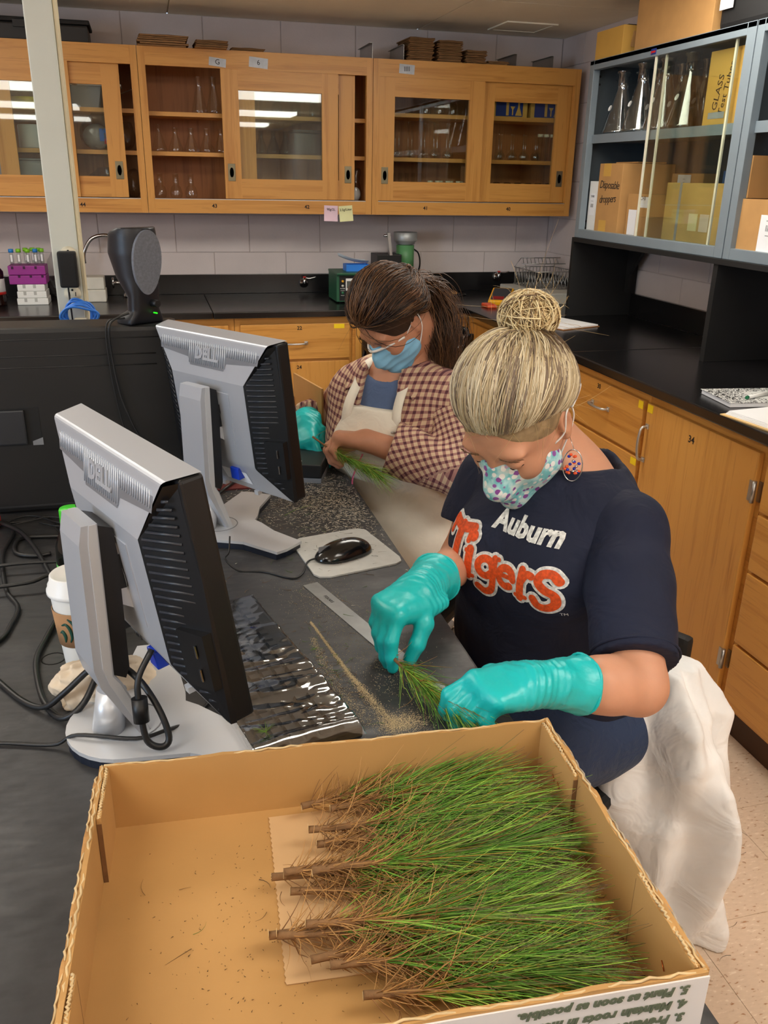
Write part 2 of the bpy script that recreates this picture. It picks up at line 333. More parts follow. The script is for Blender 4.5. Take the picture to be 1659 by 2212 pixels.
for k in list(range(-1, 3))+[4, 5]:
    z = 1.12+BH*k; off = -1.677 if k % 2 == 0 else -1.489
    for i in range(-6, 6):
        x = off+BW*i
        if x < -3.5 or x > -.02: continue
        w_ = min(BW, .0-x); inst('block', bmesh_b, wb, (x, -.0005, z), scale=(w_/BW, 1, min(1, (CEIL-z)/BH)))
bmesh_r = MB().bbox(-.02, 0, .0015, BW-.0015, .0015, BH-.0015, .003).mesh('block'); bmesh_r.materials.append(M_wall)
for k in range(-1, 6):
    z = 1.12+BH*k; off = -.06 if k % 2 == 0 else -.25
    for i in range(-7, 1):
        y = off+BW*i; y1 = min(0, y+BW)
        if y1-y < .03: continue
        inst('block', bmesh_r, wr, (.0205, y, z), scale=(1, (y1-y)/BW, min(1, (CEIL-z)/BH)))
# ---------------------------------------------------------------- ceiling lamps (the room's own light)
M_diff = D.materials.new('lamp_diffuser'); M_diff.use_nodes = True; _b = M_diff.node_tree.nodes['Principled BSDF']
_b.inputs['Base Color'].default_value = (.9, .9, .9, 1); _b.inputs['Emission Color'].default_value = (1, .945, .85, 1); _b.inputs['Emission Strength'].default_value = LAMP_STRENGTH
lamp0 = None
for x in (-1.0, -3.4):
    for y in (-2.1, -4.5, -6.9, -9.3):
        r = thing('ceiling_lamp', 'shallow fluorescent ceiling lamp with white housing', 'lamp', (x, y, CEIL), group='fluorescent lamps in the ceiling')
        f_ = MB(); a, c = .60, .29
        f_.box(-a, a, -c, c, -.012, .0)
        f_.build('lamp_housing', M_white, r); MB().prism([(-c+.03, -.013), (c-.03, -.013), (c-.04, -.045), (-c+.04, -.045)], -a+.02, a-.02, 'x').build('diffuser', M_diff, r)
# ================================================================= wooden wall cabinets
OAK = ((180, 117, 43), (212, 152, 73))
W_x = wood('oak_grain_across', *OAK, grain='x'); W_y = wood('oak_grain_deep', *OAK, grain='y'); W_z = wood('oak_grain_up', *OAK, grain='z')
W_in = wood('oak_inside_shaded', (140, 84, 36), (176, 112, 56), grain='z', rough=.55)  # same oak, redder; interior shade is put into the darker colour
M_pane = glass('window_pane', (246, 250, 248), 1.0, .015)
M_alu = mat('aluminium', (200, 200, 198), .35, .9, var=.04)
M_pull = mat('dark_bronze_pull', (132, 124, 100), .4, .8); M_slot = mat('pull_slot', (34, 32, 28), .6)
M_stamp = mat('stamped_ink', (40, 26, 14), .7, var=.05)
ZB, ZT, YF = 1.324, 2.012, -.329
def sl_door(parent, x0, x1, z0, z1, y, pull_side):
    """framed sliding door, front face at y, glass in the middle, recessed pull"""
    d = MB(); s, r = .077, .088; t = .02
    O = [(x0, z0), (x1, z0), (x1, z1), (x0, z1)]; I = [(x0+s, z0+r), (x1-s, z0+r), (x1-s, z1-r), (x0+s, z1-r)]; vs = [(p[0], yy, p[1]) for yy in (y, y+t) for p in O+I]; fs = []
    for k in range(4): j = (k+1) % 4; fs += [(k, j, 4+j, 4+k), (8+j, 8+k, 12+k, 12+j), (k, 8+k, 8+j, j), (4+k, 4+j, 12+j, 12+k)]
    o = d.add(vs, fs).build('door', W_z, parent)
    MB().box(x0+s, x1-s, y-.0006, y+.004, z1-r, z1).build('top_rail', W_x, o); MB().box(x0+s, x1-s, y-.0006, y+.004, z0, z0+r).build('bottom_rail', W_x, o)
    boxo('pane', x0+s, x1-s, y+.009, y+.0105, z0+r, z1-r, M_pane, o)
    px = x0+.032 if pull_side < 0 else x1-.032; pz = z0+.115
    p = MB().bbox(px-.017, px+.017, y-.003, y, pz-.038, pz+.038, .0015)
    p.build('pull', M_pull, o)
    q = MB(); q.lathe([(.0, 0), (.0095, 0), (.0095, .003)], 16); sc = Matrix.Translation((px, y-.003, pz)) @ Matrix.Rotation(PI/2, 4, 'X') @ Matrix.Diagonal((1, 2.3, .4, 1))
    e = MB(); e.add([sc @ Vector(v) for v in q.v], q.f); e.build('pull_recess', M_slot, o)
    return o
def wall_cab(x0, x1, label, doors, shelves, nums):
    t = thing('wall_cabinet', label, 'cabinet', ((x0+x1)/2, 0, ZB), group=None); c = (x0+x1)/2; a, b_ = x0-c+.001, x1-c-.001; H = ZT-ZB
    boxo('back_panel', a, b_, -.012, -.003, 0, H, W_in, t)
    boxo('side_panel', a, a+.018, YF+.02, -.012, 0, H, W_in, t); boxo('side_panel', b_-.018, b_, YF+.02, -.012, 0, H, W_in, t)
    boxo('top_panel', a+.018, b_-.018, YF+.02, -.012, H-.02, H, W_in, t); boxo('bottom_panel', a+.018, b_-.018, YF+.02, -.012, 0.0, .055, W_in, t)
    boxo('face_stile', a, a+.032, YF-.002, YF+.02, 0, H, W_z, t); boxo('face_stile', b_-.03, b_, YF-.002, YF+.02, 0, H, W_z, t)
    boxo('face_top_rail', a+.032, b_-.03, YF-.0015, YF+.02, H-.074, H, W_x, t); boxo('face_bottom_rail', a+.032, b_-.03, YF-.0015, YF+.02, 0, .06, W_x, t)
    boxo('door_track', a+.032, b_-.03, YF+.0, YF+.045, .06, .063, M_alu, t)
    for z in shelves: boxo('shelf', a+.018, b_-.018, YF+.075, -.012, z-ZB-.018, z-ZB, W_x, t)
    for d in doors: sl_door(t, d[0]-c, d[1]-c, .066, H-.07, YF+.002+.022*d[2], d[3])
    for nx, s in nums: text('number_stamp', s, .024, M_stamp, t, frame((nx-c, YF-.0022, .032), (1, 0, 0), (0, 0, 1)), off=.0006)
    return t
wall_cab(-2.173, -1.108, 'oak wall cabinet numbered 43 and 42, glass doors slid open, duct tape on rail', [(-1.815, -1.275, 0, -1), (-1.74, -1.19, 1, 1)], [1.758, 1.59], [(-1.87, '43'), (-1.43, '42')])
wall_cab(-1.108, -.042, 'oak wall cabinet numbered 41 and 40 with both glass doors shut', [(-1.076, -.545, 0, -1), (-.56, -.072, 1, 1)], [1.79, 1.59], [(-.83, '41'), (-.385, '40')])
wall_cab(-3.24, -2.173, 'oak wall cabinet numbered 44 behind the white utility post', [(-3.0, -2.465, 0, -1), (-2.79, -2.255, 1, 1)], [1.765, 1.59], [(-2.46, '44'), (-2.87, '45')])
# ================================================================= base cabinets and worktops
M_top = mat('black_epoxy_top', (22, 21, 22), .22, var=.35, scale=3, bmp=.05, bscale=60, spec=.6)
M_dark = mat('toe_kick', (70, 42, 22), .6)
M_chrome = mat('chrome', (205, 205, 205), .18, 1.0, var=.03); M_steel = mat('brushed_steel', (178, 178, 176), .35, .95, var=.06)
M_yel = mat('yellow_tag', (250, 214, 20), .7, var=.03)
def handle(parent, M, L=.1):
    """bowed bar handle along local x, standing out along local -y"""
    m = MB(); pts = spline([(-L/2, 0, 0), (-L/2+.004, -.02, 0), (-L/4, -.027, 0), (0, -.029, 0), (L/4, -.027, 0), (L/2-.004, -.02, 0), (L/2, 0, 0)], 5)
    m.tube(pts, .0045, 8); m.bbox(-L/2-.008, -L/2+.008, -.004, 0, -.008, .008, .001).bbox(L/2-.008, L/2+.008, -.004, 0, -.008, .008, .001)
    s = MB(); s.add([M @ Vector(v) for v in m.v], m.f, True); return s.build('handle', M_alu, parent)
FYB, FXR = -.635, -.685     # carcass fronts
def front_panel(parent, name, x0, x1, z0, z1, m, face):
    if face == 'y': return boxo(name, x0, x1, FYB-.018, FYB, z0, z1, m, parent, .003)
    return boxo(name, FXR-.018, FXR, x0, x1, z0, z1, m, parent, .003)
# back run
def carcass(t, a, b_, face, toe=True):
    if face == 'y':
        boxo('body', a, b_, FYB, -.03, .1, .882, W_x, t); boxo('toe_kick', a, b_, FYB+.05, -.03, 0, .1, M_dark, t)
    else:
        boxo('body', FXR, -.03, a, b_, .1, .882, W_y, t); boxo('toe_kick', FXR+.03, -.03, a, b_, 0, .1, M_dark, t)
t = thing('base_cabinet', 'oak base cabinet with drawer 22 over drawer 24 under the back worktop', 'cabinet', (0, 0, 0)); carcass(t, -1.83, -1.275, 'y')
d1 = front_panel(t, 'drawer', -1.805, -1.288, .684, .85, W_x, 'y'); handle(d1, TM((-1.55, FYB-.018, .76)), .1); text('number_stamp', '22', .024, M_stamp, d1, frame((-1.53, FYB-.0185, .83), (1, 0, 0), (0, 0, 1)), off=.0006)
d2 = front_panel(t, 'drawer', -1.805, -1.288, .14, .672, W_z, 'y'); text('number_stamp', '24', .024, M_stamp, d2, frame((-1.535, FYB-.0185, .645), (1, 0, 0), (0, 0, 1)), off=.0006)
boxo('tag', -1.365, -1.315, FYB-.0192, FYB-.0184, .826, .846, M_yel, d1)
t = thing('base_cabinet', 'plain oak base cabinet behind the black computer', 'cabinet', (0, 0, 0)); carcass(t, -3.2, -1.832, 'y'); front_panel(t, 'door', -2.5, -1.86, .14, .85, W_z, 'y'); front_panel(t, 'door', -3.15, -2.51, .14, .85, W_z, 'y')
t = thing('base_cabinet', 'oak base cabinet in the corner behind the black bin bag', 'cabinet', (0, 0, 0)); carcass(t, -1.273, -.688, 'y'); front_panel(t, 'door', -1.26, -.80, .14, .85, W_z, 'y')
# right run (fronts face -x)
t = thing('base_cabinet', 'oak base cabinet with a plain front beside the corner', 'cabinet', (0, 0, 0)); carcass(t, -1.5, -.64, 'x'); front_panel(t, 'door', -1.49, -.72, .14, .85, W_z, 'x')
HX = lambda y, z, vert=False: frame((FXR-.018, y, z), (0, 0, 1) if vert else (0, -1, 0), (1, 0, 0)) 
t = thing('base_cabinet', 'oak base cabinet with drawer 30 and yellow tags beside door 34', 'cabinet', (0, 0, 0)); carcass(t, -2.325, -1.502, 'x')
d1 = front_panel(t, 'drawer', -2.312, -1.52, .672, .85, W_y, 'x'); handle(d1, HX(-2.045, .768), .11)
text('number_stamp', '30', .024, M_stamp, d1, frame((FXR-.0185, -2.02, .83), (0, -1, 0), (0, 0, 1)), off=.0006)
d2 = front_panel(t, 'drawer', -2.312, -1.52, .40, .66, W_y, 'x'); d3 = front_panel(t, 'drawer', -2.312, -1.52, .14, .388, W_y, 'x')
boxo('tag', FXR-.0192, FXR-.0184, -2.312, -2.285, .822, .847, M_yel, d1); boxo('tag', FXR-.0192, FXR-.0184, -2.312, -2.278, .632, .655, M_yel, d2)
t = thing('base_cabinet', 'oak base cabinet with hinged door 34 and a long bow handle', 'cabinet', (0, 0, 0)); carcass(t, -2.893, -2.327, 'x')
d1 = front_panel(t, 'door', -2.878, -2.335, .125, .85, W_z, 'x'); handle(d1, HX(-2.352, .722, True), .11)
text('number_stamp', '34', .03, M_stamp, d1, frame((FXR-.0185, -2.585, .80), (0, -1, 0), (0, 0, 1)), off=.0006)
boxo('tag', FXR-.0192, FXR-.0184, -2.37, -2.34, .822, .847, M_yel, d1)
for hz in (.745, .243):
    h = MB().cyl((FXR-.02, -2.882, hz-.03), (FXR-.02, -2.882, hz+.03), .006, n=10).box(FXR-.0205, FXR-.018, -2.88, -2.862, hz-.028, hz+.028).box(FXR-.004, FXR-.001, -2.892, -2.88, hz-.028, hz+.028); h.build('hinge', M_steel, d1)
t = thing('base_cabinet', 'oak base cabinet with a stack of four flat drawers', 'cabinet', (0, 0, 0)); carcass(t, -3.6, -2.895, 'x')
for z0, z1 in ((.702, .85), (.535, .692), (.316, .525), (.12, .306)): front_panel(t, 'drawer', -3.58, -2.912, z0, z1, W_y, 'x')
t = thing('base_cabinet', 'oak base cabinet at the end of the right worktop', 'cabinet', (0, 0, 0)); carcass(t, -4.6, -3.602, 'x'); front_panel(t, 'door', -4.58, -3.62, .12, .85, W_z, 'x')
def wt(name, label, x0, x1, y0, y1): o = boxo(name, x0, x1, y0, y1, .884, .914, M_top, None, .004); return tag(o, label, 'worktop')
wt('worktop', 'black worktop section by the faucet behind the computer', -3.3, -1.928, -.683, -.022)
wt('worktop', 'black worktop section carrying the green counting machine', -1.926, -.729, -.683, -.022)
wt('worktop', 'black corner worktop section under the wire rack', -.727, -.022, -1.822, -.022)
wt('worktop', 'black worktop section with the speckled notebook on it', -.727, -.022, -4.6, -1.824)
def bs(label, *a): o = boxo('backsplash', *a, M_top, None, .002); return tag(o, label, 'backsplash')
bs('black backsplash along the block wall behind the green machine', -3.3, -.022, -.022, -.002, .914, 1.012)
bs('black backsplash along the right wall under the steel shelf', -.022, -.002, -4.6, -.022, .914, 1.012)
# ================================================================= glassware and stock in the wooden cabinets
M_lab = glass('lab_glass', (252, 254, 253), 2.2, .03)
M_labb = glass('thick_lab_glass', (250, 253, 252), 5.0, .03)
M_bag = glass('clear_plastic_bag', (236, 238, 240), 1.6, .18)
M_cork = mat('cork_cap', (226, 216, 180), .7); M_foil = mat('foil', (190, 190, 192), .25, 1.0, var=.2, scale=60, bmp=.6, bscale=150)
M_wht = mat('white_plastic', (236, 236, 232), .45, var=.03); M_paper = mat('white_paper', (238, 238, 240), .75, var=.02)
M_kraft = mat('kraft_paper', (158, 116, 72), .8, var=.12, scale=20); M_card = mat('cardboard', (186, 140, 84), .78, var=.07, scale=14, bmp=.05, bscale=200)
M_cardy = mat('yellow_cardboard', (206, 160, 74), .75, var=.06); M_cardd = mat('cardboard_cut_edge', (120, 84, 48), .9, var=.2, scale=60)
M_black = mat('black_plastic', (20, 20, 21), .45, var=.2); M_blackm = mat('matt_black', (16, 16, 17), .7, var=.2)
M_blue = mat('blue_print', (24, 48, 120), .6); M_ink = mat('black_ink', (24, 22, 22), .8, var=.02); M_red = mat('red_plastic', (206, 36, 30), .4); M_grey = mat('grey_plastic', (128, 130, 134), .5)
def lathe_mesh(prof, n=18, **k): return MB().lathe(prof, n, **k).mesh('glass')
def erl(h, r, nr): return [(0, .002), (r*.9, 0), (r, .006), (r*.97, .014), (nr, h*.72), (nr, h*.95), (nr*1.3, h*.97), (nr*1.3, h)]
def rbf(h, r, nr): return [(0, 0), (r*.55, .002), (r*.9, r*.45), (r, r), (r*.88, r*1.5), (nr*1.6, r*1.98), (nr, r*2.2), (nr, h*.97), (nr*1.25, h*.98), (nr*1.25, h)]
def vol(h, r): return [(0, 0), (r*.6, .001), (r, r*.7), (r*.85, r*1.3), (.006, r*2.1), (.0045, r*2.6), (.0045, h*.93), (.007, h*.94), (.007, h)]
def tubep(h, r): return [(0, 0), (r*.7, .002), (r, .008), (r, h), (r*1.15, h)]
LABMESH = {}
def vessel(kind, name, label, group, x, y, z, cat='flask', **extra):
    if kind not in LABMESH:
        pf = {'e10': erl(.105, .034, .011), 'e11': erl(.118, .034, .010), 'e15': erl(.155, .036, .013), 'r11': rbf(.115, .029, .013), 'v16': vol(.165, .022), 'v13': vol(.125, .022), 't9': tubep(.095, .011), 't14': tubep(.14, .009), 'b6': [(0, 0), (.022, 0), (.024, .006), (.024, .05), (.012, .062), (.012, .08), (.016, .082)], 'bk': [(0, 0), (.028, 0), (.03, .004), (.03, .075), (.033, .078)]}[kind]
        me = lathe_mesh(pf); me.materials.append(M_lab); LABMESH[kind] = me
    o = D.objects.new(name, LABMESH[kind]); COL.objects.link(o); o.location = (x, y, z); return tag(o, label, cat, group)
S3, S2, S1 = 1.7585, 1.5905, 1.3795
for i, x in enumerate((-2.1, -2.025, -1.953, -1.881, -1.815)): vessel('e11' if i == 0 else 'e10', 'conical_flask', 'small clear conical flask on the middle shelf of cabinet 43' if i else 'slightly taller conical flask at the end of the middle shelf of cabinet 43', 'conical flasks in cabinet 43', x, -.18, S2)
for i, x in enumerate((-2.11, -2.037, -1.967)): vessel('r11', 'round_flask', 'round-bodied glass flask with ground neck on the floor of cabinet 43', 'round flasks in cabinet 43', x, -.19, S1)
vessel('e15', 'conical_flask', 'tall conical flask alone on the top shelf of cabinet 43', 'tall flasks', -1.905, -.18, S3); vessel('e15', 'conical_flask', 'tall conical flask half hidden by the sliding door edge', 'tall flasks', -1.84, -.2, S3)
for x in (-1.62, -1.56, -1.50): vessel('e10', 'conical_flask', 'conical flask seen through the glass door of cabinet 42', 'flasks behind door 42', x, -.15, S2)
for x in (-1.54, -1.45, -1.36): vessel('b6', 'glass_bottle', 'squat glass bottle on the top shelf behind door 42', 'bottles behind door 42', x, -.16, S3, 'bottle')
o = thing('plastic_tub', 'clear square plastic tub on the middle shelf behind door 42', 'tub', (-1.4, -.15, S2)); boxo('tub', -.07, .07, -.07, .07, 0, .1, M_bag, o, .006); boxo('lid', -.074, .074, -.074, .074, .1, .112, M_bag, o, .003)
o = thing('sample_bag', 'plastic bag of white powder in the open gap of cabinet 42', 'bag', (-1.16, -.2, S1)); s = SDF((-.06, -.06, -.01), (.06, .06, .16), .005); s.ell((0, 0, .045), (.03, .03, .045)); s.cone((0, 0, .08), (.005, 0, .14), .014, .022, .02); obj('bag', s.mesh('bag'), M_bag, o); s = SDF((-.06, -.06, -.01), (.06, .06, .09), .005); s.ell((0, 0, .035), (.026, .026, .034)); obj('powder', s.mesh('powder'), M_wht, o)
for i in range(11): vessel('v16', 'volumetric_flask', 'long-necked volumetric flask on the middle shelf behind door 41', 'volumetric flasks in cabinet 41', -.985+i*.034, -.12-.05*(i % 2), S2)
for i in range(11): vessel('v13', 'volumetric_flask', 'short volumetric flask on the middle shelf behind door 40', 'volumetric flasks in cabinet 40', -.50+i*.034, -.13-.05*(i % 2), S2)
def captube(x, y, z, h, r, capm, label, group, foil=False, body=None):
    o = thing('test_tube', label, 'tube', (x, y, z), group=group); MB().lathe(tubep(h, r), 12).build('tube', body or M_lab, o)
    c = MB()
    if foil: c.lathe([(0, h+.004), (r*1.3, h+.002), (r*1.5, h-.012), (r*1.1+random.random()*.004, h-.03)], 9, cap0=False)
    else: c.lathe([(0, h+.006), (r*1.25, h+.006), (r*1.25, h-.008), (r*.9, h-.008)], 12, cap0=False)
    c.build('cap', capm, o); return o
for i in range(3): captube(-.16+.035*i, -.16, S2, .125, .012, M_cork, 'glass tube with cream cap on the middle shelf behind door 40', 'capped tubes behind door 40')
for i in range(7): captube(-.75+.028*i, -.14-.04*(i % 2), S1, .10, .011, M_cork, 'glass tube with cream cap on the floor of cabinet 41', 'capped tubes in cabinet 41')
for i in range(14): captube(-.49+.0295*i, -.13-.05*(i % 2), S1, .10, .011, M_foil, 'glass tube topped with crumpled foil in cabinet 40', 'foil topped tubes in cabinet 40', True)
for i in range(6): vessel('t14', 'glass_tube', 'thin open glass tube on the floor of cabinet 41', 'open tubes in cabinet 41', -.985+.035*i, -.15, S1, 'tube')
for i, x in enumerate((-.79, -.72, -.65)): vessel('b6', 'glass_bottle', 'small glass bottle on the top shelf behind door 41', 'bottles behind door 41', x, -.16, 1.7905, 'bottle')
for i, x in enumerate((-.375, -.165)):
    o = thing('glassware_box', 'tan and blue glassware carton, %s' % ('middle of the top shelf behind door 40' if i == 0 else 'by the cabinet end behind door 40'), 'box', (x, -.16, 1.7905))
    boxo('carton', -.095, .095, -.08, .08, 0, .085, M_cardy, o); boxo('blue_print', -.075, .07, -.0815, -.08, .004, .08, M_blue, o)
    p = MB(); p.box(-.02, -.006, -.0822, -.0816, .008, .072); p.prism([(.002, .05), (.028, .05), (.018, .035), (.018, .01), (.012, .01), (.012, .035)], -.0822, -.0816, 'y'); p.prism([(.03, .008), (.066, .008), (.053, .045), (.053, .07), (.043, .07), (.043, .045)], -.0822, -.0816, 'y')
    p.build('glassware_print', M_cardy, o); o.children[-1]['kind'] = 'stuff'
# cabinet 44
o = thing('plastic_basin', 'dark grey plastic basin on the top shelf of cabinet 44', 'basin', (-2.42, -.15, 1.7655)); MB().lathe([(0, 0), (.09, 0), (.115, .085), (.122, .088), (.11, .082), (.085, .006)], 4, M=Matrix.Rotation(PI/4, 4, 'Z'), smooth=False).build('basin', M_grey, o); boxo('cloth', -.02, .17, -.1, .02, .088, .098, M_paper, o, .004)
o = thing('paper_sheet_roll', 'cream paper curling over the basin in cabinet 44', 'paper', (-2.245, -.17, 1.7655)); MB().grid(lambda u, v: (-.05+.1*u, -.05+.1*v, .06+.04*abs(u-.4)+.01*v), 8, 4).build('sheet', M_cork, o)
def baggy(name, label, loc, r, m, inner=None, seed=1):
    o = thing(name, label, 'bag', loc); s = SDF((-r[0]*1.3, -r[1]*1.3, -.01), (r[0]*1.3, r[1]*1.3, r[2]*2.3), .006); s.ell((0, 0, r[2]), r); s.cone((0, 0, r[2]*1.4), (r[0]*.3, 0, r[2]*2), r[0]*.4, r[0]*.55, .03)
    s.F += (np.abs(vnoise(s.grid(), 90, seed))*.008).astype(np.float32); s.cut((0, 0, 0), (0, 0, -1)); obj('bag', s.mesh('bag'), m, o)
    if inner: s = SDF((-r[0]*1.3, -r[1]*1.3, -.01), (r[0]*1.3, r[1]*1.3, r[2]*2), .006); s.ell((0, 0, r[2]*.8), (r[0]*.8, r[1]*.8, r[2]*.8)); s.cut((0, 0, 0.001), (0, 0, -1)); obj('contents', s.mesh('contents'), inner, o)
    return o
b = baggy('plastic_bag', 'white printed plastic bag packed full on the middle shelf of cabinet 44', (-2.38, -.15, 1.5905), (.075, .07, .07), M_bag, mat('bag_filling', (196, 196, 190), .7, var=.15, scale=30), 3)
text('print', 'n', .09, mat('blue_bag_print', (40, 110, 190), .5), b, frame((.04, -.074, .07), (1, .1, 0), (0, 0, 1)), off=.006); text('print', 'fa', .03, M_red, b, frame((.045, -.07, .035), (1, .1, 0), (0, 0, 1)), off=.001)
baggy('plastic_bag', 'crinkled clear plastic bag with red and blue print beside the white bag', (-2.255, -.16, 1.5905), (.05, .06, .055), M_bag, None, 5)
baggy('plastic_bag', 'large clear zip bag on the floor of cabinet 44', (-2.37, -.15, 1.3795), (.09, .07, .06), M_bag, mat('bag_filling2', (150, 140, 130), .7, var=.3, scale=40), 8)
baggy('plastic_bag', 'clear plastic bag by the open end of cabinet 44', (-2.235, -.2, 1.3795), (.04, .06, .06), M_bag, None, 9)
o = thing('yellow_tray', 'yellow curved dish on the top shelf of cabinet 44', 'dish', (-2.66, -.15, 1.7655)); MB().lathe([(.03, 0), (.06, .008), (.08, .035), (.076, .035), (.055, .012), (.028, .004)], 20).build('dish', mat('yellow_plastic', (220, 190, 30), .4), o)
o = thing('paper_roll', 'white roll wrapped in plastic on the middle shelf of cabinet 44', 'paper roll', (-2.66, -.15, 1.5905)); MB().lathe([(0, 0), (.055, 0), (.06, .006), (.06, .095), (.055, .1), (.02, .1), (.02, .06)], 24).build('roll', M_paper, o); MB().lathe([(.02, 0), (.02, .1)], 12, cap0=False).build('core', M_card, o)
o = thing('storage_tub', 'grey translucent storage tub on the floor of cabinet 44', 'tub', (-2.72, -.15, 1.3795)); boxo('tub', -.13, .12, -.09, .08, 0, .16, mat('grey_tub', (150, 148, 150), .35), o, .012); boxo('rim', -.135, .125, -.095, .085, .16, .168, M_grey, o, .003)
# ---------------------------------------------------------------- on top of the wooden cabinets
ZC = ZT+.0005
o = thing('tool_case', 'black plastic case on top of cabinet 44', 'case', (-2.62, -.16, ZC)); boxo('case_body', -.29, .25, -.12, .12, 0, .07, M_black, o, .008); boxo('lid', -.295, .26, -.125, .125, .072, .09, M_blackm, o, .006); boxo('latch', -.05, 0, -.132, -.125, .05, .08, M_black, o, .002)
BAGME = None
def bag_stack(n, x, y, w, d, label, group, dz=.0054, tilt=0.02, m=M_kraft):
    z = ZC; 
    for i in range(n):
        h = dz*random.uniform(.75, 1.1); me = MB(); k = 6
        me.grid(lambda u, v: (-w/2+w*u, -d/2+d*v, .0004+.0022*math.sin(u*9+i)**2*(v < .3)), k, 3); me.grid(lambda u, v: (-w/2+w*u, -d/2+d*v, h*.82+.0012*math.sin(u*7+i*2)), k, 3)
        me.box(-w/2+.002, w/2-.002, -d/2+.003, d/2, .0005, h*.8)
        ob = me.build('paper_bag', m); ob.location = (x+random.uniform(-.005, .005), y+random.uniform(-.008, .008), z); ob.rotation_euler = (0, 0, random.uniform(-.05, .05)); tag(ob, label, 'paper bag', group); z += h
bag_stack(20, -.875, -.215, .125, .22, 'folded brown paper bag in the tallest stack above cabinet 41', 'tall stack of paper bags')
bag_stack(19, -.73, -.215, .12, .22, 'folded brown paper bag in the stack between the tallest stack and the short one', 'middle stack of paper bags')
bag_stack(11, -.60, -.215, .105, .22, 'folded brown paper bag in the short square stack above door 40', 'short stack of paper bags')
bag_stack(3, -.485, -.22, .11, .2, 'flat brown paper bag lying low beside the short stack', 'flat paper bags')
bag_stack(6, -2.06, -.235, .21, .22, 'crumpled brown paper bag in the loose pile above cabinet 43', 'loose paper bags above 43', .0085)
bag_stack(6, -1.85, -.26, .14, .22, 'brown paper bag overhanging the rail above the duct tape', 'paper bags over the tape', .006)
bag_stack(3, -1.69, -.22, .15, .2, 'thin brown paper bag beside the overhanging pile', 'thin paper bags', .005)
def channel(x0, x1, h, label):
    o = MB().box(x0, x1, -.31, -.06, 0, .0015).box(x0, x0+.0015, -.31, -.06, 0, h).box(x1-.0015, x1, -.31, -.06, 0, h).box(x0-.012, x0, -.31, -.06, h-.0015, h).box(x1-.012, x1, -.31, -.06, h-.0015, h).build('metal_channel', M_steel); o.location = (0, 0, ZC); tag(o, label, 'metal channel')
channel(-1.109, -.955, .066, 'bent sheet metal channel over the cabinet joint beside the bag stacks'); channel(-.386, -.19, .054, 'bent sheet metal channel above the end of cabinet 40')
M_tape = mat('duct_tape', (172, 176, 182), .4, .3, var=.15, scale=30)
for x, z, w_, h, s, r, lb in ((-1.826, 1.962, .075, .034, 'G', -.1, 'grey duct tape marked G under the overhanging bags'), (-1.643, 1.968, .085, .042, '6', -.08, 'grey duct tape marked 6 on the cabinet rail'), (-.945, 1.973, .075, .04, 'IIII', -.05, 'grey duct tape with black scribble above door 41')):
    o = thing('duct_tape', lb, 'tape', (x, YF-.0022, z), rot=(0, -r, 0)); boxo('strip', -w_/2, w_/2, -.0008, 0, -h/2, h/2, M_tape, o); text('marking', s, .03, M_ink, o, frame((0, -.001, 0), (1, 0, .1), (0, 0, 1)))
for x, z, s, c, r, lb in ((-1.313, 1.328, '90g/2L', (238, 208, 222), .03, 'pink sticky note under cabinet 42'), (-1.238, 1.328, '2.5g/Liter', (236, 236, 180), -.08, 'yellow sticky note under cabinet 42')):
    o = thing('sticky_note', lb, 'note', (x, YF-.0022, z), rot=(0, r, 0)); MB().grid(lambda u, v: (-.034+.068*u, -.0005-.006*(1-v)**2, -.036+.072*v), 2, 8).build('note', mat('note%d' % c[2], c, .8), o); text('writing', s, .016, M_ink, o, frame((0, -.003, .018), (1, 0, 0), (0, 0, 1)))
# ================================================================= grey steel shelf on the right worktop
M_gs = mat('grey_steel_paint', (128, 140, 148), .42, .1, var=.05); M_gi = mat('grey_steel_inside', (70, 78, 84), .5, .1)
M_gl2 = glass('shelf_glass', (250, 252, 249), 1.0, .02); M_rub = mat('cream_edge_strip', (226, 222, 200), .5)
GX = -.33
def steel_unit(y0, y1, label, nlabel=True):
    t = thing('steel_shelf', label, 'shelf', (GX, y0, 1.262)); Z = lambda z: z-1.262; Y = lambda y: y-y0; W = .305
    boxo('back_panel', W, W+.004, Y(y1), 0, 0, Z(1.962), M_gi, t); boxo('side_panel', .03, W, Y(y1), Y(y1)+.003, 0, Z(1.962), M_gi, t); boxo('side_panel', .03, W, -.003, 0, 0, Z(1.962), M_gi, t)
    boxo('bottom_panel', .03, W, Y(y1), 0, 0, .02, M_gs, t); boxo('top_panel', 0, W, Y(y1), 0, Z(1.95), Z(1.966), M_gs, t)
    boxo('shelf', .03, W, Y(y1)+.003, -.003, Z(1.655), Z(1.675), M_gs, t); boxo('shelf_lip', .022, .03, Y(y1)+.02, -.02, Z(1.648), Z(1.682), M_gs, t)
    boxo('front_post', 0, .03, -.035, 0, 0, Z(1.966), M_gs, t, .002); boxo('front_post', 0, .03, Y(y1), Y(y1)+.045, 0, Z(1.966), M_gs, t, .002)
    boxo('front_rail', 0, .03, Y(y1)+.045, -.035, 0, .036, M_gs, t, .002); boxo('front_rail', 0, .03, Y(y1)+.045, -.035, Z(1.93), Z(1.966), M_gs, t, .002)
    for yy in (-.02, ):
        for zz in (1.30, 1.33, 1.88, 1.91): MB().cyl((.12, Y(y1)+.0035, Z(zz)), (.12, Y(y1)+.0025, Z(zz)), .005, n=10).build('slot_hole', M_blackm, t); MB().cyl((.05, -.0035, Z(zz)), (.05, -.0028, Z(zz)), .005, n=10).build('slot_hole', M_blackm, t)
    return t
g1 = steel_unit(-.985, -2.07, 'grey steel shelf holding big flasks behind sliding glass'); g2 = steel_unit(-2.075, -3.2, 'grey steel shelf holding the open carton beside the flask shelf')
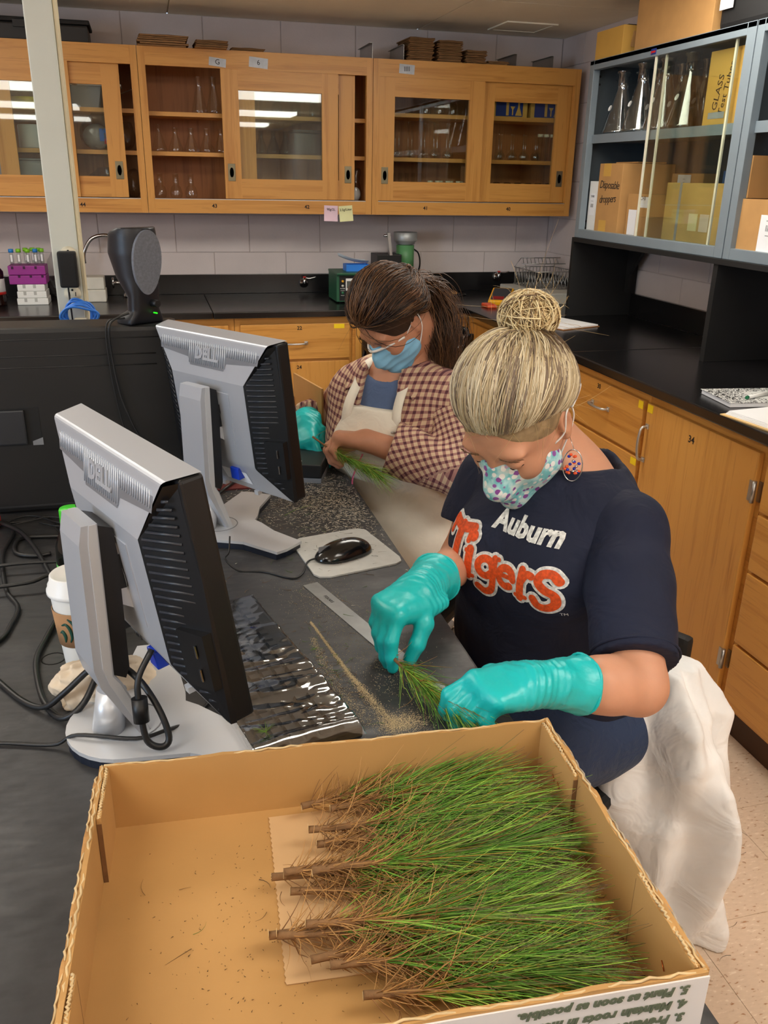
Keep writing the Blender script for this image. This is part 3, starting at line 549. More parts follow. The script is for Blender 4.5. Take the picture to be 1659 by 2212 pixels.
boxo('maker_plate', -.0015, 0, -.515, -.48, .674, .694, M_blue, g1); text('maker_mark', 'penco', .012, M_red, g1, frame((-.002, -.4975, .684), (0, -1, 0), (0, 0, 1)), off=.0008)
for a, b_, x in ((-1.49, -2.03, .008), (-1.545, -1.955, .018)):
    o = boxo('sliding_pane', x, x+.004, b_+.985, a+.985, .036, .668, M_gl2, g1)
    for yy in (a, b_): boxo('edge_strip', x-.001, x+.005, yy+.985-.005, yy+.985+.005, .036, .668, M_rub, o)
tag(boxo('shelf_support', -.34, -.002, -1.005, -.985, .9145, 1.2615, M_blackm), 'black wooden panel carrying the far end of the steel shelf', 'support panel')
tag(boxo('shelf_support', -.34, -.023, -2.075, -2.05, .9145, 1.2435, M_blackm), 'black wooden panel carrying the joint of the steel shelves', 'support panel')
tag(boxo('shelf_support', -.34, -.023, -3.2, -3.175, .9145, 1.2435, M_blackm), 'black wooden panel under the near end of the steel shelves', 'support panel')
tag(MB().box(-.345, -.023, -3.2, -1.0055, 1.244, 1.2615).build('shelf_board', M_blackm), 'black board lying on the support panels under the steel shelf', 'board')
tag(MB().prism([(-1.0055, 1.2435), (-1.0055, 1.02), (-.0+-1.03, 1.02), (-1.03, 1.10), (-1.16, 1.2435)], -.06, -.045, 'x').build('shelf_brace', M_blackm), 'black corner brace between support panel and wall', 'brace')
for n_, (x, y, h) in enumerate(((-.225, -1.09, .24), (-.225, -1.25, .255), (-.225, -1.42, .255), (-.225, -1.585, .255), (-.1, -1.17, .25), (-.1, -1.335, .25), (-.1, -1.502, .25), (-.1, -1.67, .24))):
    o = thing('filter_flask', 'big conical filter flask in the %s row on the steel shelf' % ('front' if n_ < 4 else 'back'), 'flask', (x, y, 1.6822), group='filter flasks in the steel shelf')
    MB().lathe(erl(h, .071, .023), 28).build('flask_body', M_labb, o); MB().cyl((0, .02, h*.86), (.0, .055, h*.88), .005, n=8).build('side_arm', M_lab, o); MB().lathe([(0, -.0006), (.012, -.0006), (.012, .0006)], 14, M=TM((-.049, 0, h*.42), (0, -1.22, 0))).build('grade_mark', M_wht, o)
def carton(name, label, x0, x1, y0, y1, z0, h, m=M_card, flap=None):
    o = thing(name, label, 'box', ((x0+x1)/2, (y0+y1)/2, z0)); a, c = (x1-x0)/2, (y1-y0)/2; boxo('carton', -a, a, -c, c, 0, h, m, o, .002); return o, a, c
FL = frame
def lab(o, a, y, z, w_, h, lines=(), m=M_paper):
    s = boxo('sticker', -a-.0012, -a-.0002, y-w_/2, y+w_/2, z-h/2, z+h/2, m, o)
    for i, (t_, sz) in enumerate(lines): text('print', t_, sz, M_ink, s, FL((-a-.0016, y, z+h*.36-i*h*.2), (0, -1, 0), (0, 0, 1)))
o, a, c = carton('test_tube_box', 'tan carton with handwriting Glass Test Tubes on the upper steel shelf', -.29, -.04, -1.97, -1.79, 1.6822, .23, M_cardy); text('writing', 'GLASS', .04, M_ink, o, FL((-a-.0006, .02, .10), (0, -.2, 1), (0, 1, .2))); text('writing', 'Test Tubes', .036, M_ink, o, FL((-a-.0006, -.022, .11), (0, -.2, 1), (0, 1, .2))); boxo('tape_strip', -a-.001, -a, -.03, .06, .02, .04, M_tape, o)
o, a, c = carton('white_box', 'tall white box with torn paper label in the steel shelf', -.29, -.13, -1.085, -1.012, 1.2825, .215, M_wht); lab(o, a, 0, .12, .045, .09, (('YWR', .014), ('-----', .012), ('||||||', .016)))
o, a, c = carton('droppers_carton', 'brown carton with handwriting Disposable droppers', -.3, -.06, -1.30, -1.105, 1.2825, .285)
text('writing', 'Disposable', .044, M_ink, o, FL((-a-.0006, 0, .2), (0, -1, -.02), (0, 0, 1)), shear=.2, space=.86); text('writing', 'droppers', .044, M_ink, o, FL((-a-.0006, .005, .145), (0, -1, .05), (0, 0, 1)), shear=.2, space=.86)
boxo('tape_strip', -a-.001, -a, .0, .06, .235, .285, M_cardy, o); boxo('tape_strip', -a-.001, -a, -.0, .06, 0, .06, M_cardy, o); boxo('torn_flap', -.05, .08, -.09, .09, .287, .292, M_card, o)
o, a, c = carton('small_carton', 'small carton with paper labels behind the glass edge strips', -.28, -.1, -1.49, -1.33, 1.2825, .17); lab(o, a, .03, .06, .06, .1); lab(o, a, -.04, .14, .07, .04, (('CH3', .02),))
o, a, c = carton('labelled_carton', 'brown carton with printed labels standing behind the small carton', -.09, -.03, -1.55, -1.33, 1.2825, .25); lab(o, a, .02, .2, .09, .09, (('.....', .015), ('::::', .015), ('.....', .015)))
o, a, c = carton('square_carton', 'wide tan carton with two pale notes behind the sliding glass', -.25, -.05, -1.935, -1.56, 1.2825, .215, mat('tan_carton', (196, 160, 92), .75)); lab(o, a, -.01, .08, .055, .06, (), mat('cream_note', (226, 214, 160), .8)); lab(o, a, -.08, .08, .055, .06, (), mat('pale_note', (220, 200, 180), .8)); boxo('tape_strip', -a-.001, -a, .085, .1, 0, .215, M_tape, o)
o, a, c = carton('blue_box', 'small blue and white box with ortho mark behind the square carton', -.048, -.03, -1.72, -1.61, 1.2825, .26, mat('blue_box', (70, 120, 190), .5)); text('print', 'ortho', .03, M_wht, o, FL((-a-.0006, 0, .24), (0, -1, .2), (0, 0, 1)), off=.001)
o = thing('funnel', 'white porcelain dish behind the white box', 'dish', (-.075, -1.05, 1.2825)); MB().lathe([(0, 0), (.03, 0), (.03, .2), (.04, .225), (.045, .235), (.04, .23)], 20).build('dish', M_wht, o)
o = thing('open_carton', 'open brown carton with printed sticker in the nearer steel shelf', 'box', (-.2, -2.25, 1.2825)); w_ = .009
for nm, bx_ in (('wall_panel', (-.11, -.102, -.14, .14, .006, .17)), ('wall_panel', (.102, .11, -.14, .14, .006, .17)), ('wall_panel', (-.102, .102, .132, .14, .006, .17)), ('wall_panel', (-.102, .102, -.14, -.132, .006, .17)), ('base_panel', (-.11, .11, -.14, .14, 0, .006)), ('flap', (.104, .11, -.14, .14, .172, .29)), ('flap', (-.1, .1, .134, .14, .172, .3))): boxo(nm, *bx_, M_card, o)
lab(o, .11, -.01, .07, .09, .11, (('-----', .02), ('||||||', .02), ('----', .02)))
# on top of the steel shelf
o, a, c = carton('yellow_box', 'small yellow carton with a torn flap on the steel shelf end', -.32, -.1, -1.22, -1.0, 1.9665, .105, M_cardy); MB().box(-a+.03, -a+.1, -c-.004, -c-.002, .035, .09, TM((0, 0, 0), (.12, .1, 0))).build('torn_flap', M_card, o); boxo('lid_gap', -a+.02, a-.02, -c, c-.02, .1052, .1075, M_black, o)
o, a, c = carton('big_carton', 'large plain brown carton reaching the ceiling above the steel shelf', -.31, -.03, -1.80, -1.30, 1.9665, .2, M_card)
o, a, c = carton('flat_carton', 'pale carton standing behind the large plain one', -.22, -.04, -1.295, -1.235, 1.9665, .175, mat('pale_carton', (196, 158, 104), .78))
o = thing('dark_case', 'dark folded curtain fabric bundle above the steel shelf joint', 'fabric bundle', (-.16, -2.1, 1.9665)); boxo('bundle', -.14, .13, -.3, .28, 0, .21, M_blackm, o, .02); boxo('tag_sheet', -.15, -.148, .2, .27, .06, .2, M_paper, o)
# ================================================================= island bench
def bench_mat():
    m, nt, b = _nt('bench_top'); co = coords(nt, (1, 1, 1), 'Object')
    n1 = N(nt, 'ShaderNodeTexNoise', Scale=5.0, Detail=6.0, Roughness=.7); nt.links.new(co, n1.inputs['Vector'])
    r1 = ramp(nt, n1.outputs['Fac'], [(0.3, rgb(38, 38, 40)), (0.55, rgb(58, 58, 60)), (0.75, rgb(92, 92, 92))]); nt.links.new(r1.outputs[0], b.inputs['Base Color'])
    mp = N(nt, 'ShaderNodeMapping'); mp.inputs['Scale'].default_value = (6, 20, 1); mp.inputs['Rotation'].default_value = (0, 0, .9); nt.links.new(co, mp.inputs[0])
    n2 = N(nt, 'ShaderNodeTexNoise', Scale=4.0, Detail=4.0); nt.links.new(mp.outputs[0], n2.inputs['Vector'])
    r2 = ramp(nt, n2.outputs['Fac'], [(.3, (.38, .38, .38, 1)), (.7, (.6, .6, .6, 1))]); nt.links.new(r2.outputs[0], b.inputs['Roughness'])
    bump(nt, b, n2.outputs['Fac'], .06, .001); return m
M_bench = bench_mat(); BZ = .76
t = thing('island_bench', 'black topped island bench carrying the computers and the box', 'bench', (-2.4, -3.3, 0))
boxo('bench_top', -.62, .675, -1.2, 1.18, BZ-.035, BZ, M_bench, t, .004)
boxo('edge_rail', .655, .671, -1.18, 1.16, BZ-.09, BZ-.0355, M_dark, t); boxo('cabinet_body', -.6, -.05, -1.15, 1.12, .1, BZ-.0355, W_y, t); boxo('toe_kick', -.56, -.1, -1.12, 1.1, 0, .1, M_dark, t)
for yy in (-1.1, -.02, 1.06): boxo('leg', .58, .63, yy-.025, yy+.025, 0, BZ-.0355, M_blackm, t)
MB().lathe([(.017, -.003), (.017, .0006), (.019, .0008), (.0195, 0)], 20, c=(-2.388+2.4, -3.373+3.3, BZ), cap0=True).build('cable_hole', mat('hole_dark', (8, 7, 6), .9), t)
# ---------------------------------------------------------------- monitors
M_sil = mat('silver_plastic', (186, 190, 198), .36, .35, var=.03, scale=3, bmp=.02, bscale=400); M_sill = mat('light_silver', (206, 208, 212), .34, .35, var=.02)
M_mblk = mat('monitor_black', (17, 17, 19), .42, var=.1); M_slotw = mat('vent_slot_edge', (206, 212, 222), .3, .4, var=.02); M_scr = mat('screen', (10, 11, 14), .25)
def base_poly():
    P = []
    for a in np.linspace(math.radians(205), math.radians(335), 12): P.append((.085*math.cos(a), .085*math.sin(a)))
    d = Vector((math.cos(math.radians(38)), math.sin(math.radians(38)))); nrm = Vector((-d.y, d.x)); e = d*.205
    right = [e*.55-nrm*.043, e-nrm*.044, e+d*.006-nrm*.02, e+d*.006+nrm*.03, e*.62+nrm*.042, d*.075+nrm*.062]
    P += [(p.x, p.y) for p in right]; P.append((0, .085)); P += [(-p.x, p.y) for p in reversed(right)]; return P
def monitor(label, loc, yaw, tilt, swivel, zc, cables):
    t = thing('monitor', label, 'monitor', loc, yaw); M0 = TM((0, 0, 0), (0, 0, swivel)); bp = base_poly()
    MB().prism([(x*.985, y*.985) for x, y in bp], 0, .013, 'z', M0).build('base_edge', mat('base_side', (24, 30, 44), .35), t)
    MB().prism(bp, .013, .019, 'z', M0).build('base_plate', M_sill, t); MB().lathe([(.044, .019), (.044, .0196), (.046, .0196), (.046, .019)], 28, cap0=False).build('swivel_ring', M_grey, t)
    prof = [(.016, .019), (.0, .019), (-.044, .105), (-.051, .135), (-.051, .31), (-.046, .335), (-.026, .335), (-.026, .12), (-.016, .105)]
    col = MB().prism([(y, z) for y, z in prof], -.034, .034, 'x').build('column', M_sil, t)
    for s in (-1, 1): MB().prism([(-.0285, .12), (-.0195, .105), (.013, .025), (.014, .019), (.005, .019), (-.034, .11), (-.040, .135), (-.040, .31), (-.037, .335), (-.028, .335)], s*.034, s*.036, 'x').build('trim', M_sill, col)
    MB().prism([(-.0255, .12), (-.0255, .332), (-.008, .325), (-.004, .29), (-.004, .125), (-.010, .11)], -.033, .033, 'x').build('column_cover', M_mblk, col)
    MB().cyl((0, -.03, .019), (0, -.02, .08), .022, .02, 16).build('pivot_post', M_sill, t)
    H = Matrix.Translation((0, .071, zc)) @ Matrix.Rotation(tilt, 4, 'X'); w_, h, bx, bt, bb, yb = .1855, .168, .112, .085, -.095, -.066
    MB().cyl((-.03, .0, zc-.0), (.03, .0, zc-.0), .024, n=20).build('hinge', M_mblk, t)
    MB().prism([(-.052, -.012), (-.03, -.024), (-.0, -.05), (-.004, .05), (-.035, .03), (-.052, .02)], -.028, .028, 'x', H @ Matrix.Translation((0, -.068+.005, 0))).build('hinge_bracket', M_sill, t)
    def hb(name, mb, m, par): return mb.build(name, m, par)
    def tr(mb): mb.v = [tuple(H @ Vector(v)) for v in mb.v]; return mb
    head = tr(MB().bbox(-w_, w_, -.03, 0, -h, h, .004)).build('bezel', M_mblk, t)
    tr(MB().box(-w_+.016, w_-.016, .0002, .001, -h+.018, h-.016)).build('screen', M_scr, head)
    o_ = [(-w_, -.022, -h), (w_, -.022, -h), (w_, -.022, h), (-w_, -.022, h)]; i_ = [(-bx, yb, bb), (bx, yb, bb), (bx, yb, bt), (-bx, yb, bt)]; m_ = [(-w_+.012, -.045, h+.001), (w_-.012, -.045, h+.001)]
    tp = [(-w_+.001, -.001, h+.002), (w_-.001, -.001, h+.002)]
    c = MB(); c.add(i_+m_+tp+[(-w_+.002, -.034, -h-.001), (w_-.002, -.034, -h-.001), (-w_+.004, -.014, -h-.0012), (w_-.004, -.014, -h-.0012)], [(0, 3, 2, 1), (3, 4, 5, 2), (4, 6, 7, 5), (0, 1, 9, 8), (8, 9, 11, 10)])
    cov = tr(c).build('back_cover', M_sil, head); md = cov.modifiers.new('bevel', 'BEVEL'); md.width = .005; md.segments = 3; md.limit_method = 'ANGLE'; md.angle_limit = .3; md.use_clamp_overlap = True
    c = MB()
    for s in (-1, 1): c.add([(s*bx, yb+.0004, bb), (s*bx, yb+.0004, bt), (s*(w_-.012), -.0446, h-.004), (s*(w_+.0002), -.026, h-.002), (s*(w_+.0002), -.026, -h), (s*(w_-.002), -.0336, -h)], [(0, 1, 2, 3, 4, 5)])
    sd = tr(c).build('side_panel', M_mblk, head); sd['kind'] = 'stuff'
    lm = MB()
    for s in (-1, 1):
        for k in range(27):
            z = -.148+k*.0112
            if z < bb: f_ = (z+h)/(bb+h); xi = (w_-.002)+(bx-w_+.002)*f_; yi = -.0336+(yb+.0336)*f_
            elif z > bt: f_ = (h-.004-z)/(h-.004-bt); xi = (w_-.012)+(bx-w_+.012)*f_; yi = -.0446+(yb+.0446)*f_
            else: xi, yi = bx, yb
            xo, yo = w_-.004, -.028
            if xo-xi < .012: continue
            a = Vector((s*(xi+.006), yi+.006*(yo-yi)/(xo-xi)-.0012, z)); b_ = Vector((s*(xo-.012), yo-.012*(yo-yi)/(xo-xi)-.0012, z+.003*0))
            if s > 0 and -.115 < z < .0: b_ = a+(b_-a)*.62
            mm = MB().tube([a, b_], .0021, 5); tr(mm).build('louver', mat('louver_edge', (46, 50, 58), .35), head)
    # usb block
    ub = tr(MB().prism([(.142, -.0585), (.182, -.044), (.182, -.03), (.142, -.03)], -.112, -.03, 'z')).build('usb_block', M_mblk, head)
    for z in (-.055, -.09): tr(MB().box(.167, .1705, -.0515, -.0500, z-.009, z+.009, Matrix.Rotation(0, 4, 'Z'))).build('usb_port', M_chrome, ub)
    # vent panel with slots and maker's letters
    def vp(x, z, e=0.0): f_ = (z-bt)/(h-.004-bt); return Vector((x, yb+(-.045-yb)*f_-.0006-e, z))
    ol = [(-.155, .158), (-.150, .128), (-.06, .120), (-.052, .105), (.052, .105), (.06, .120), (.150, .128), (.155, .158)]
    c = MB(); c.add([vp(x, z, .0004) for x, z in ol], [tuple(range(len(ol)))]); tr(c).build('vent_panel', mat('vent_panel', (140, 143, 150), .4, .5), head)
    c = MB()
    for k in range(46):
        x = -.145+k*.00645; z1 = .154; z0 = .133 if abs(x) > .058 else .110
        c.tube([vp(x, z0, .001), vp(x, z1, .001)], .0012, 4)
    vs = tr(c).build('vent_slots', M_slotw, head); vs['kind'] = 'stuff'
    f0 = frame(vp(0, .131, .0022), (1, 0, 0), vp(0, .14)-vp(0, .12)); 
    tmn = text_mesh('DELL', .034, extrude=.0012, off=.0012, space=.95); R = Matrix(((-1, 0, 0, 0), (0, 1, 0, 0), (0, 0, -1, 0), (0, 0, 0, 1)))
    obj('lettering', tmn, M_sil, head, H @ frame(vp(0, .131, .0022), (1, 0, 0), vp(0, .14)-vp(0, .12)))
    # mounting panel, label, clips, plugs
    tr(MB().box(-.062, .062, yb-.0012, yb, -.062, .06)).build('mount_panel', M_sil, head); tr(MB().lathe([(.03, 0), (.03, .002), (.034, .002)], 28, M=TM((0, yb-.001, 0), (PI/2, 0, 0)), cap0=False)).build('mount_ring', M_sill, head)
    def lowp(x, z, e=.001): f_ = (bb-z)/(bb+h); return Vector((x, yb+(yb*-1-.034)*f_-e, z))
    for x0, x1, z0, z1, nm in ((-.05, -.02, -.138, -.118, 'rating_label'), (-.01, .07, -.150, -.118, 'rating_label')):
        c = MB(); c.add([lowp(x0, z0), lowp(x1, z0), lowp(x1, z1), lowp(x0, z1)], [(0, 1, 2, 3)]); lb = tr(c).build(nm, M_paper, head)
        obj('print', text_mesh(':: ## =%', .008), M_ink, lb, H @ frame(lowp((x0+x1)/2, (z0+z1)/2, .0016), (1, 0, 0), (0, .3, 1)))
    for x in (-.03, .075): tr(MB().bbox(x-.006, x+.006, -.042, -.03, -h-.006, -h+.004, .001)).build('clip', M_sill, head)
    tr(MB().bbox(.03, .055, -.066, -.045, -.135, -.108, .002)).build('video_plug', mat('blue_plug', (24, 62, 190), .4), head); tr(MB().bbox(-.075, -.058, -.066, -.045, -.125, -.108, .002)).build('power_plug', M_black, head)
    return t, H
mon1, H1 = monitor('silver-backed monitor with crumpled napkin behind its stand', (-2.265, -3.605, BZ+.0002), -1.163, .152, 0.0, .262, True)
mon2, H2 = monitor('silver-backed monitor in front of the black computer', (-2.0895, -2.8935, BZ+.0002), -.946, .13, -.54, .269, True)
# ---------------------------------------------------------------- computer and speaker
t = thing('computer_tower', 'black desktop computer tower standing on the bench', 'computer', (-2.44, -2.64, BZ+.0002))
boxo('case', -.4, .3, -.06, .06, .008, .422, mat('computer_black', (19, 19, 20), .5, var=.15, bmp=.06, bscale=300), t, .01); 
for x in (-.35, .25): boxo('foot', x-.02, x+.02, -.055, .055, 0, .0085, M_blackm, t)
for z, x1 in ((.398, .3), (.362, .27), (.338, .27)): MB().tube([(-.4, -.0603, z), (x1-.02, -.0603, z)], .0015, 6).build('panel_line', mat('panel_line', (44, 44, 46), .4), t)
boxo('panel_line', -.36, .26, -.0612, -.0595, .02, .023, mat('panel_line', (44, 44, 46), .4), t)
boxo('latch_recess', -.12, -.01, -.0607, -.0598, .165, .25, mat('recess_dark', (8, 8, 8), .7), t, .0004); boxo('latch', -.10, -.04, -.068, -.0605, .168, .247, mat('latch_grey', (38, 40, 44), .45), t, .004); MB().prism([(-.03, .165), (-.008, .165), (-.008, .182), (-.03, .174)], -.0625, -.0608, 'y').build('latch_lip', M_grey, t)
t = thing('desktop_speaker', 'dark desktop speaker with grey grille standing on the computer', 'speaker', (-2.215, -2.655, 1.1825), .62)
# local -y is the grille side
s = SDF((-.09, -.1, -.005), (.09, .09, .225), .0032); cx = []
def sec(z): # centre y, half width x, half depth y
    zz = [0, .012, .03, .06, .10, .15, .19, .207]; return [np.interp(z, zz, q) for q in ([.004, .004, -.012, -.014, .004, .012, .010, .006], [.048, .047, .036, .036, .045, .052, .050, .046], [.058, .056, .03, .03, .044, .056, .052, .046])]
G = s.grid(); cy, hx, hy = sec(G[..., 2]); dd = (np.sqrt((G[..., 0]/hx)**2+((G[..., 1]-cy)/hy)**2)-1)*np.minimum(hx, hy); dd = np.maximum(dd, np.maximum(-G[..., 2], G[..., 2]-.204-.25*G[..., 0]*0)); s.F = dd.astype(np.float32)
s.cut((0, -.036, .12), (0, -1, -.10), .008); s.cut((0, 0, .205), (0, .32, 1), .006); obj('cabinet', s.mesh('cabinet'), mat('speaker_black', (22, 23, 30), .42, var=.1), t)
gp = [(.036*math.cos(a)*(1.0+.1*math.sin(a)), .132+.068*math.sin(a)) for a in np.linspace(0, 2*PI, 40, endpoint=False)]; fy = lambda z: -.036-.1*(z-.12)
g_ = MB(); n_ = len(gp); g_.add([(x, fy(z)-.002, z) for x, z in gp]+[(x*1.03, fy(z)+.004, z) for x, z in gp], [tuple(range(n_))]+[(i, (i+1) % n_, n_+(i+1) % n_, n_+i) for i in range(n_)])
g_.build('grille', mat('grille_cloth', (112, 116, 126), .8, var=.15, scale=200, bmp=.3, bscale=600), t)
kb_ = MB().cyl((.012, -.028, .045), (.012, -.048, .045), .0085, .0075, 16).build('volume_knob', M_black, t); MB().cyl((.012, -.03, .024), (.012, -.042, .024), .0015, n=8).build('power_light', mat('green_led', (40, 255, 30), .4, emit=1.0), t)
def cable(name, label, pts, r, m=None, cat='cable', n=6, parent=None):
    o = MB().tube(spline(pts, n), r, 6).build(name, m or mat('black_cable', (26, 26, 27), .45, var=.15), parent)
    return tag(o, label, cat) if parent is None else o
cable('speaker_cord', 'thin black cord hanging from the speaker down the computer', [(-2.24, -2.70, 1.21), (-2.27, -2.712, 1.20), (-2.284, -2.72, 1.18), (-2.283, -2.712, 1.11), (-2.273, -2.712, 1.03), (-2.255, -2.715, .97), (-2.23, -2.72, .9), (-2.22, -2.73, .78), (-2.22, -2.75, .766)], .0024)
cable('speaker_cord', 'second thin cord beside the one hanging from the speaker', [(-2.25, -2.70, 1.20), (-2.288, -2.714, 1.19), (-2.29, -2.712, 1.1), (-2.28, -2.711, 1.0), (-2.262, -2.712, .9), (-2.25, -2.72, .78), (-2.24, -2.74, .766)], .0018)
zc_ = .765
for nm, lb, pts, r in (
    ('power_cable', 'thick grey-black cable winding along the bench by the computer', [(-2.571, -2.74, zc_), (-2.538, -2.76, zc_), (-2.518, -2.82, zc_), (-2.524, -2.922, zc_), (-2.513, -3.012, zc_), (-2.492, -3.113, zc_), (-2.464, -3.184, zc_), (-2.468, -3.251, zc_), (-2.478, -3.299, zc_), (-2.52, -3.36, zc_)], .0045),
    ('power_cable', 'thick cable passing behind the coffee cup and round its foot', [(-2.57, -2.75, .773), (-2.504, -2.83, .773), (-2.46, -2.936, .773), (-2.426, -3.048, .773), (-2.407, -3.116, .773), (-2.39, -3.22, .770), (-2.403, -3.30, zc_), (-2.413, -3.37, zc_), (-2.406, -3.435, zc_), (-2.388, -3.508, zc_), (-2.359, -3.56, .768), (-2.327, -3.56, .79), (-2.30, -3.52, .83), (-2.275, -3.47, .86), (-2.262, -3.475, .89), (-2.2825, -3.524, .916)], .0048),
    ('looped_cable', 'cable lying in a loop near the green capped bottle', [(-2.43, -2.947, zc_), (-2.458, -2.955, zc_), (-2.494, -2.938, zc_), (-2.506, -2.898, zc_), (-2.494, -2.852, zc_), (-2.418, -2.858, zc_), (-2.35, -2.87, zc_)], .0045),
    ('straight_cable', 'straight cable lying between the loop and the cup', [(-2.6, -3.02, .772), (-2.46, -3.02, .779), (-2.30, -3.02, .766)], .0035),
    ('straight_cable', 'straight cable ending behind the coffee cup lid', [(-2.6, -3.11, .772), (-2.457, -3.113, .779), (-2.402, -3.094, .784), (-2.25, -3.08, zc_)], .004),
    ('thin_cable', 'thin cord tangled at the foot of the computer', [(-2.544, -2.752, .763), (-2.51, -2.748, .763), (-2.466, -2.727, .763), (-2.441, -2.759, .763), (-2.424, -2.826, .763), (-2.38, -2.84, .763)], .0022),
    ('thin_cable', 'thin cord curving from the computer towards the bottle', [(-2.56, -2.788, .763), (-2.521, -2.735, .767), (-2.483, -2.73, .767), (-2.424, -2.784, .767), (-2.36, -2.79, .763)], .0022),
    ('thin_cable', 'thin cord coiled flat beside the tangle', [(-2.53, -2.775, .766), (-2.49, -2.76, .768), (-2.45, -2.745, .768), (-2.41, -2.77, .768), (-2.40, -2.80, .766), (-2.43, -2.80, .766), (-2.47, -2.775, .768)], .0018),
    ('usb_cable', 'thin cable crossing the stand of the napkin monitor', [(-2.55, -3.57, .764), (-2.437, -3.595, .764), (-2.366, -3.618, .766), (-2.333, -3.629, .784), (-2.256, -3.655, .784), (-2.215, -3.645, .784), (-2.18, -3.606, .766), (-2.168, -3.581, .764), (-2.15, -3.551, .764), (-2.15, -3.49, .764)], .0028)): cable(nm, lb, pts, r)
t = thing('video_cable', 'video cable with a ferrite lump looping in front of the monitor stand', 'cable', (0, 0, 0))
vpts = [(-2.47, -3.42, .765), (-2.421, -3.495, .765), (-2.386, -3.531, .772), (-2.354, -3.545, .80), (-2.31, -3.55, .84), (-2.275, -3.60, .87), (-2.245, -3.64, .865), (-2.222, -3.67, .835), (-2.212, -3.685, .80), (-2.222, -3.69, .79), (-2.24, -3.685, .80), (-2.245, -3.675, .84), (-2.245, -3.665, .88), (-2.225, -3.645, .912)]
cable('cord', '', vpts, .0046, parent=t); MB().cyl((-2.2448, -3.678, .825), (-2.2455, -3.671, .857), .0105, n=14).build('ferrite', M_black, t); t['label'] = 'video cable with a ferrite lump looping in front of the monitor stand'
# ---------------------------------------------------------------- utility post
t = thing('utility_post', 'pale painted utility post rising from bench to ceiling', 'post', (-2.383, -2.33, BZ+.0002)); boxo('post', -.034, .028, -.035, .035, 0, CEIL-BZ-.0004, mat('post_paint', (214, 216, 204), .5, var=.03), t, .003); boxo('cover_edge', .0285, .036, -.03, .03, 0, CEIL-BZ-.0004, mat('post_edge', (222, 212, 180), .5), t, .002)
M_iv = mat('ivory_plastic', (232, 224, 200), .4)
for z in (.545, .452):
    o = MB().lathe([(0, .0), (.019, 0), (.02, .002), (.0, .003)], 24, M=TM((.004, -.0352, z), (PI/2, 0, 0))).build('outlet', M_iv, t); 
    for x in (-.007, .007): boxo('slot', .004+x-.001, .004+x+.001, -.0386, -.0375, z-.006, z+.004, M_ink, o)
    MB().cyl((.004, -.0384, z+.009), (.004, -.0376, z+.009), .0028, n=10).build('slot', M_ink, o)
t = thing('power_adapter', 'black plug-in power adapter on the utility post', 'adapter', (-2.38, -2.3685, 1.23)); boxo('body', -.023, .02, -.033, -.001, 0, .085, M_blackm, t, .005); MB().tube(spline([(-.006, -.018, 0), (-.006, -.018, -.02), (-.005, -.02, -.05), (-.004, -.02, -.09)], 5), .0022, 6).build('cord', M_black, t)
t = thing('blue_cable_coil', 'coil of blue network cable hung low on the utility post', 'cable', (-2.365, -2.395, 1.165))
for k in range(7):
    pts = [(.045*(1-.06*k)*math.cos(a)+.004*math.sin(k*2), -.022+.004*k, .02*math.sin(a)*(1+.15*k)+.003*math.cos(3*a+k)) for a in np.linspace(0, 2*PI, 17)]
    MB().tube(spline(pts, 3), .0028, 6, cap=False).build('loop', mat('blue_cable', (48, 120, 214), .4), t)
MB().bbox(-.012, .016, -.024, -.012, -.03, -.005, .002).build('plug', M_iv, t)
# ---------------------------------------------------------------- keyboard in its plastic sleeve
t = thing('keyboard', 'black keyboard under a crinkled clear plastic cover', 'keyboard', (-2.077, -3.497, BZ+.0002), math.atan2(-.972, .235))
# local x along the length (towards the camera), local y towards the woman
boxo('body', -.221, .221, -.078, .078, 0, .02, mat('keyboard_black', (24, 24, 25), .5), t, .005)
km = MB(); k_ = .0082; km.add([(-k_, -k_, 0), (k_, -k_, 0), (k_, k_, 0), (-k_, k_, 0), (-k_*.78, -k_*.78, .006), (k_*.78, -k_*.78, .006), (k_*.78, k_*.78, .006), (-k_*.78, k_*.78, .006)], [(4, 5, 6, 7), (0, 1, 5, 4), (1, 2, 6, 5), (2, 3, 7, 6), (3, 0, 4, 7)]); km = km.mesh('key'); km.materials.append(mat('key_black', (30, 30, 32), .45))
for r_ in range(6):
    for c in range(21):
        if r_ == 0 and c in (1, 6, 11, 15): continue
        if c in (15, 18) and r_ > 0 and c == 15: continue
        inst('key', km, t, (-.205+c*.0205, -.058+r_*.0205+(.004 if r_ > 0 else 0)*0, .0202))
def film(u, v):
    x = -.228+.456*u; y = -.088+.168*v; e = max(abs(2*u-1), abs(2*v-1)); q = np.array([x, y, 0.], np.float32)
    am = .25+.75*min(1, max(0, (u-.25)/.4)); q[1] *= .45
    z = .0285+am*(.0060*float(np.abs(vnoise(q, 95, 4)))**.8+.0016*float(np.abs(vnoise(q, 210, 8))))
    if e > .93: z = .0285+(z-.0285)-(e-.93)/.07*.022
    return (x, y, max(z, .0055))
MB().grid(film, 150, 60).build('plastic_cover', glass('cling_film', (253, 253, 253), 5.0, .06), t)
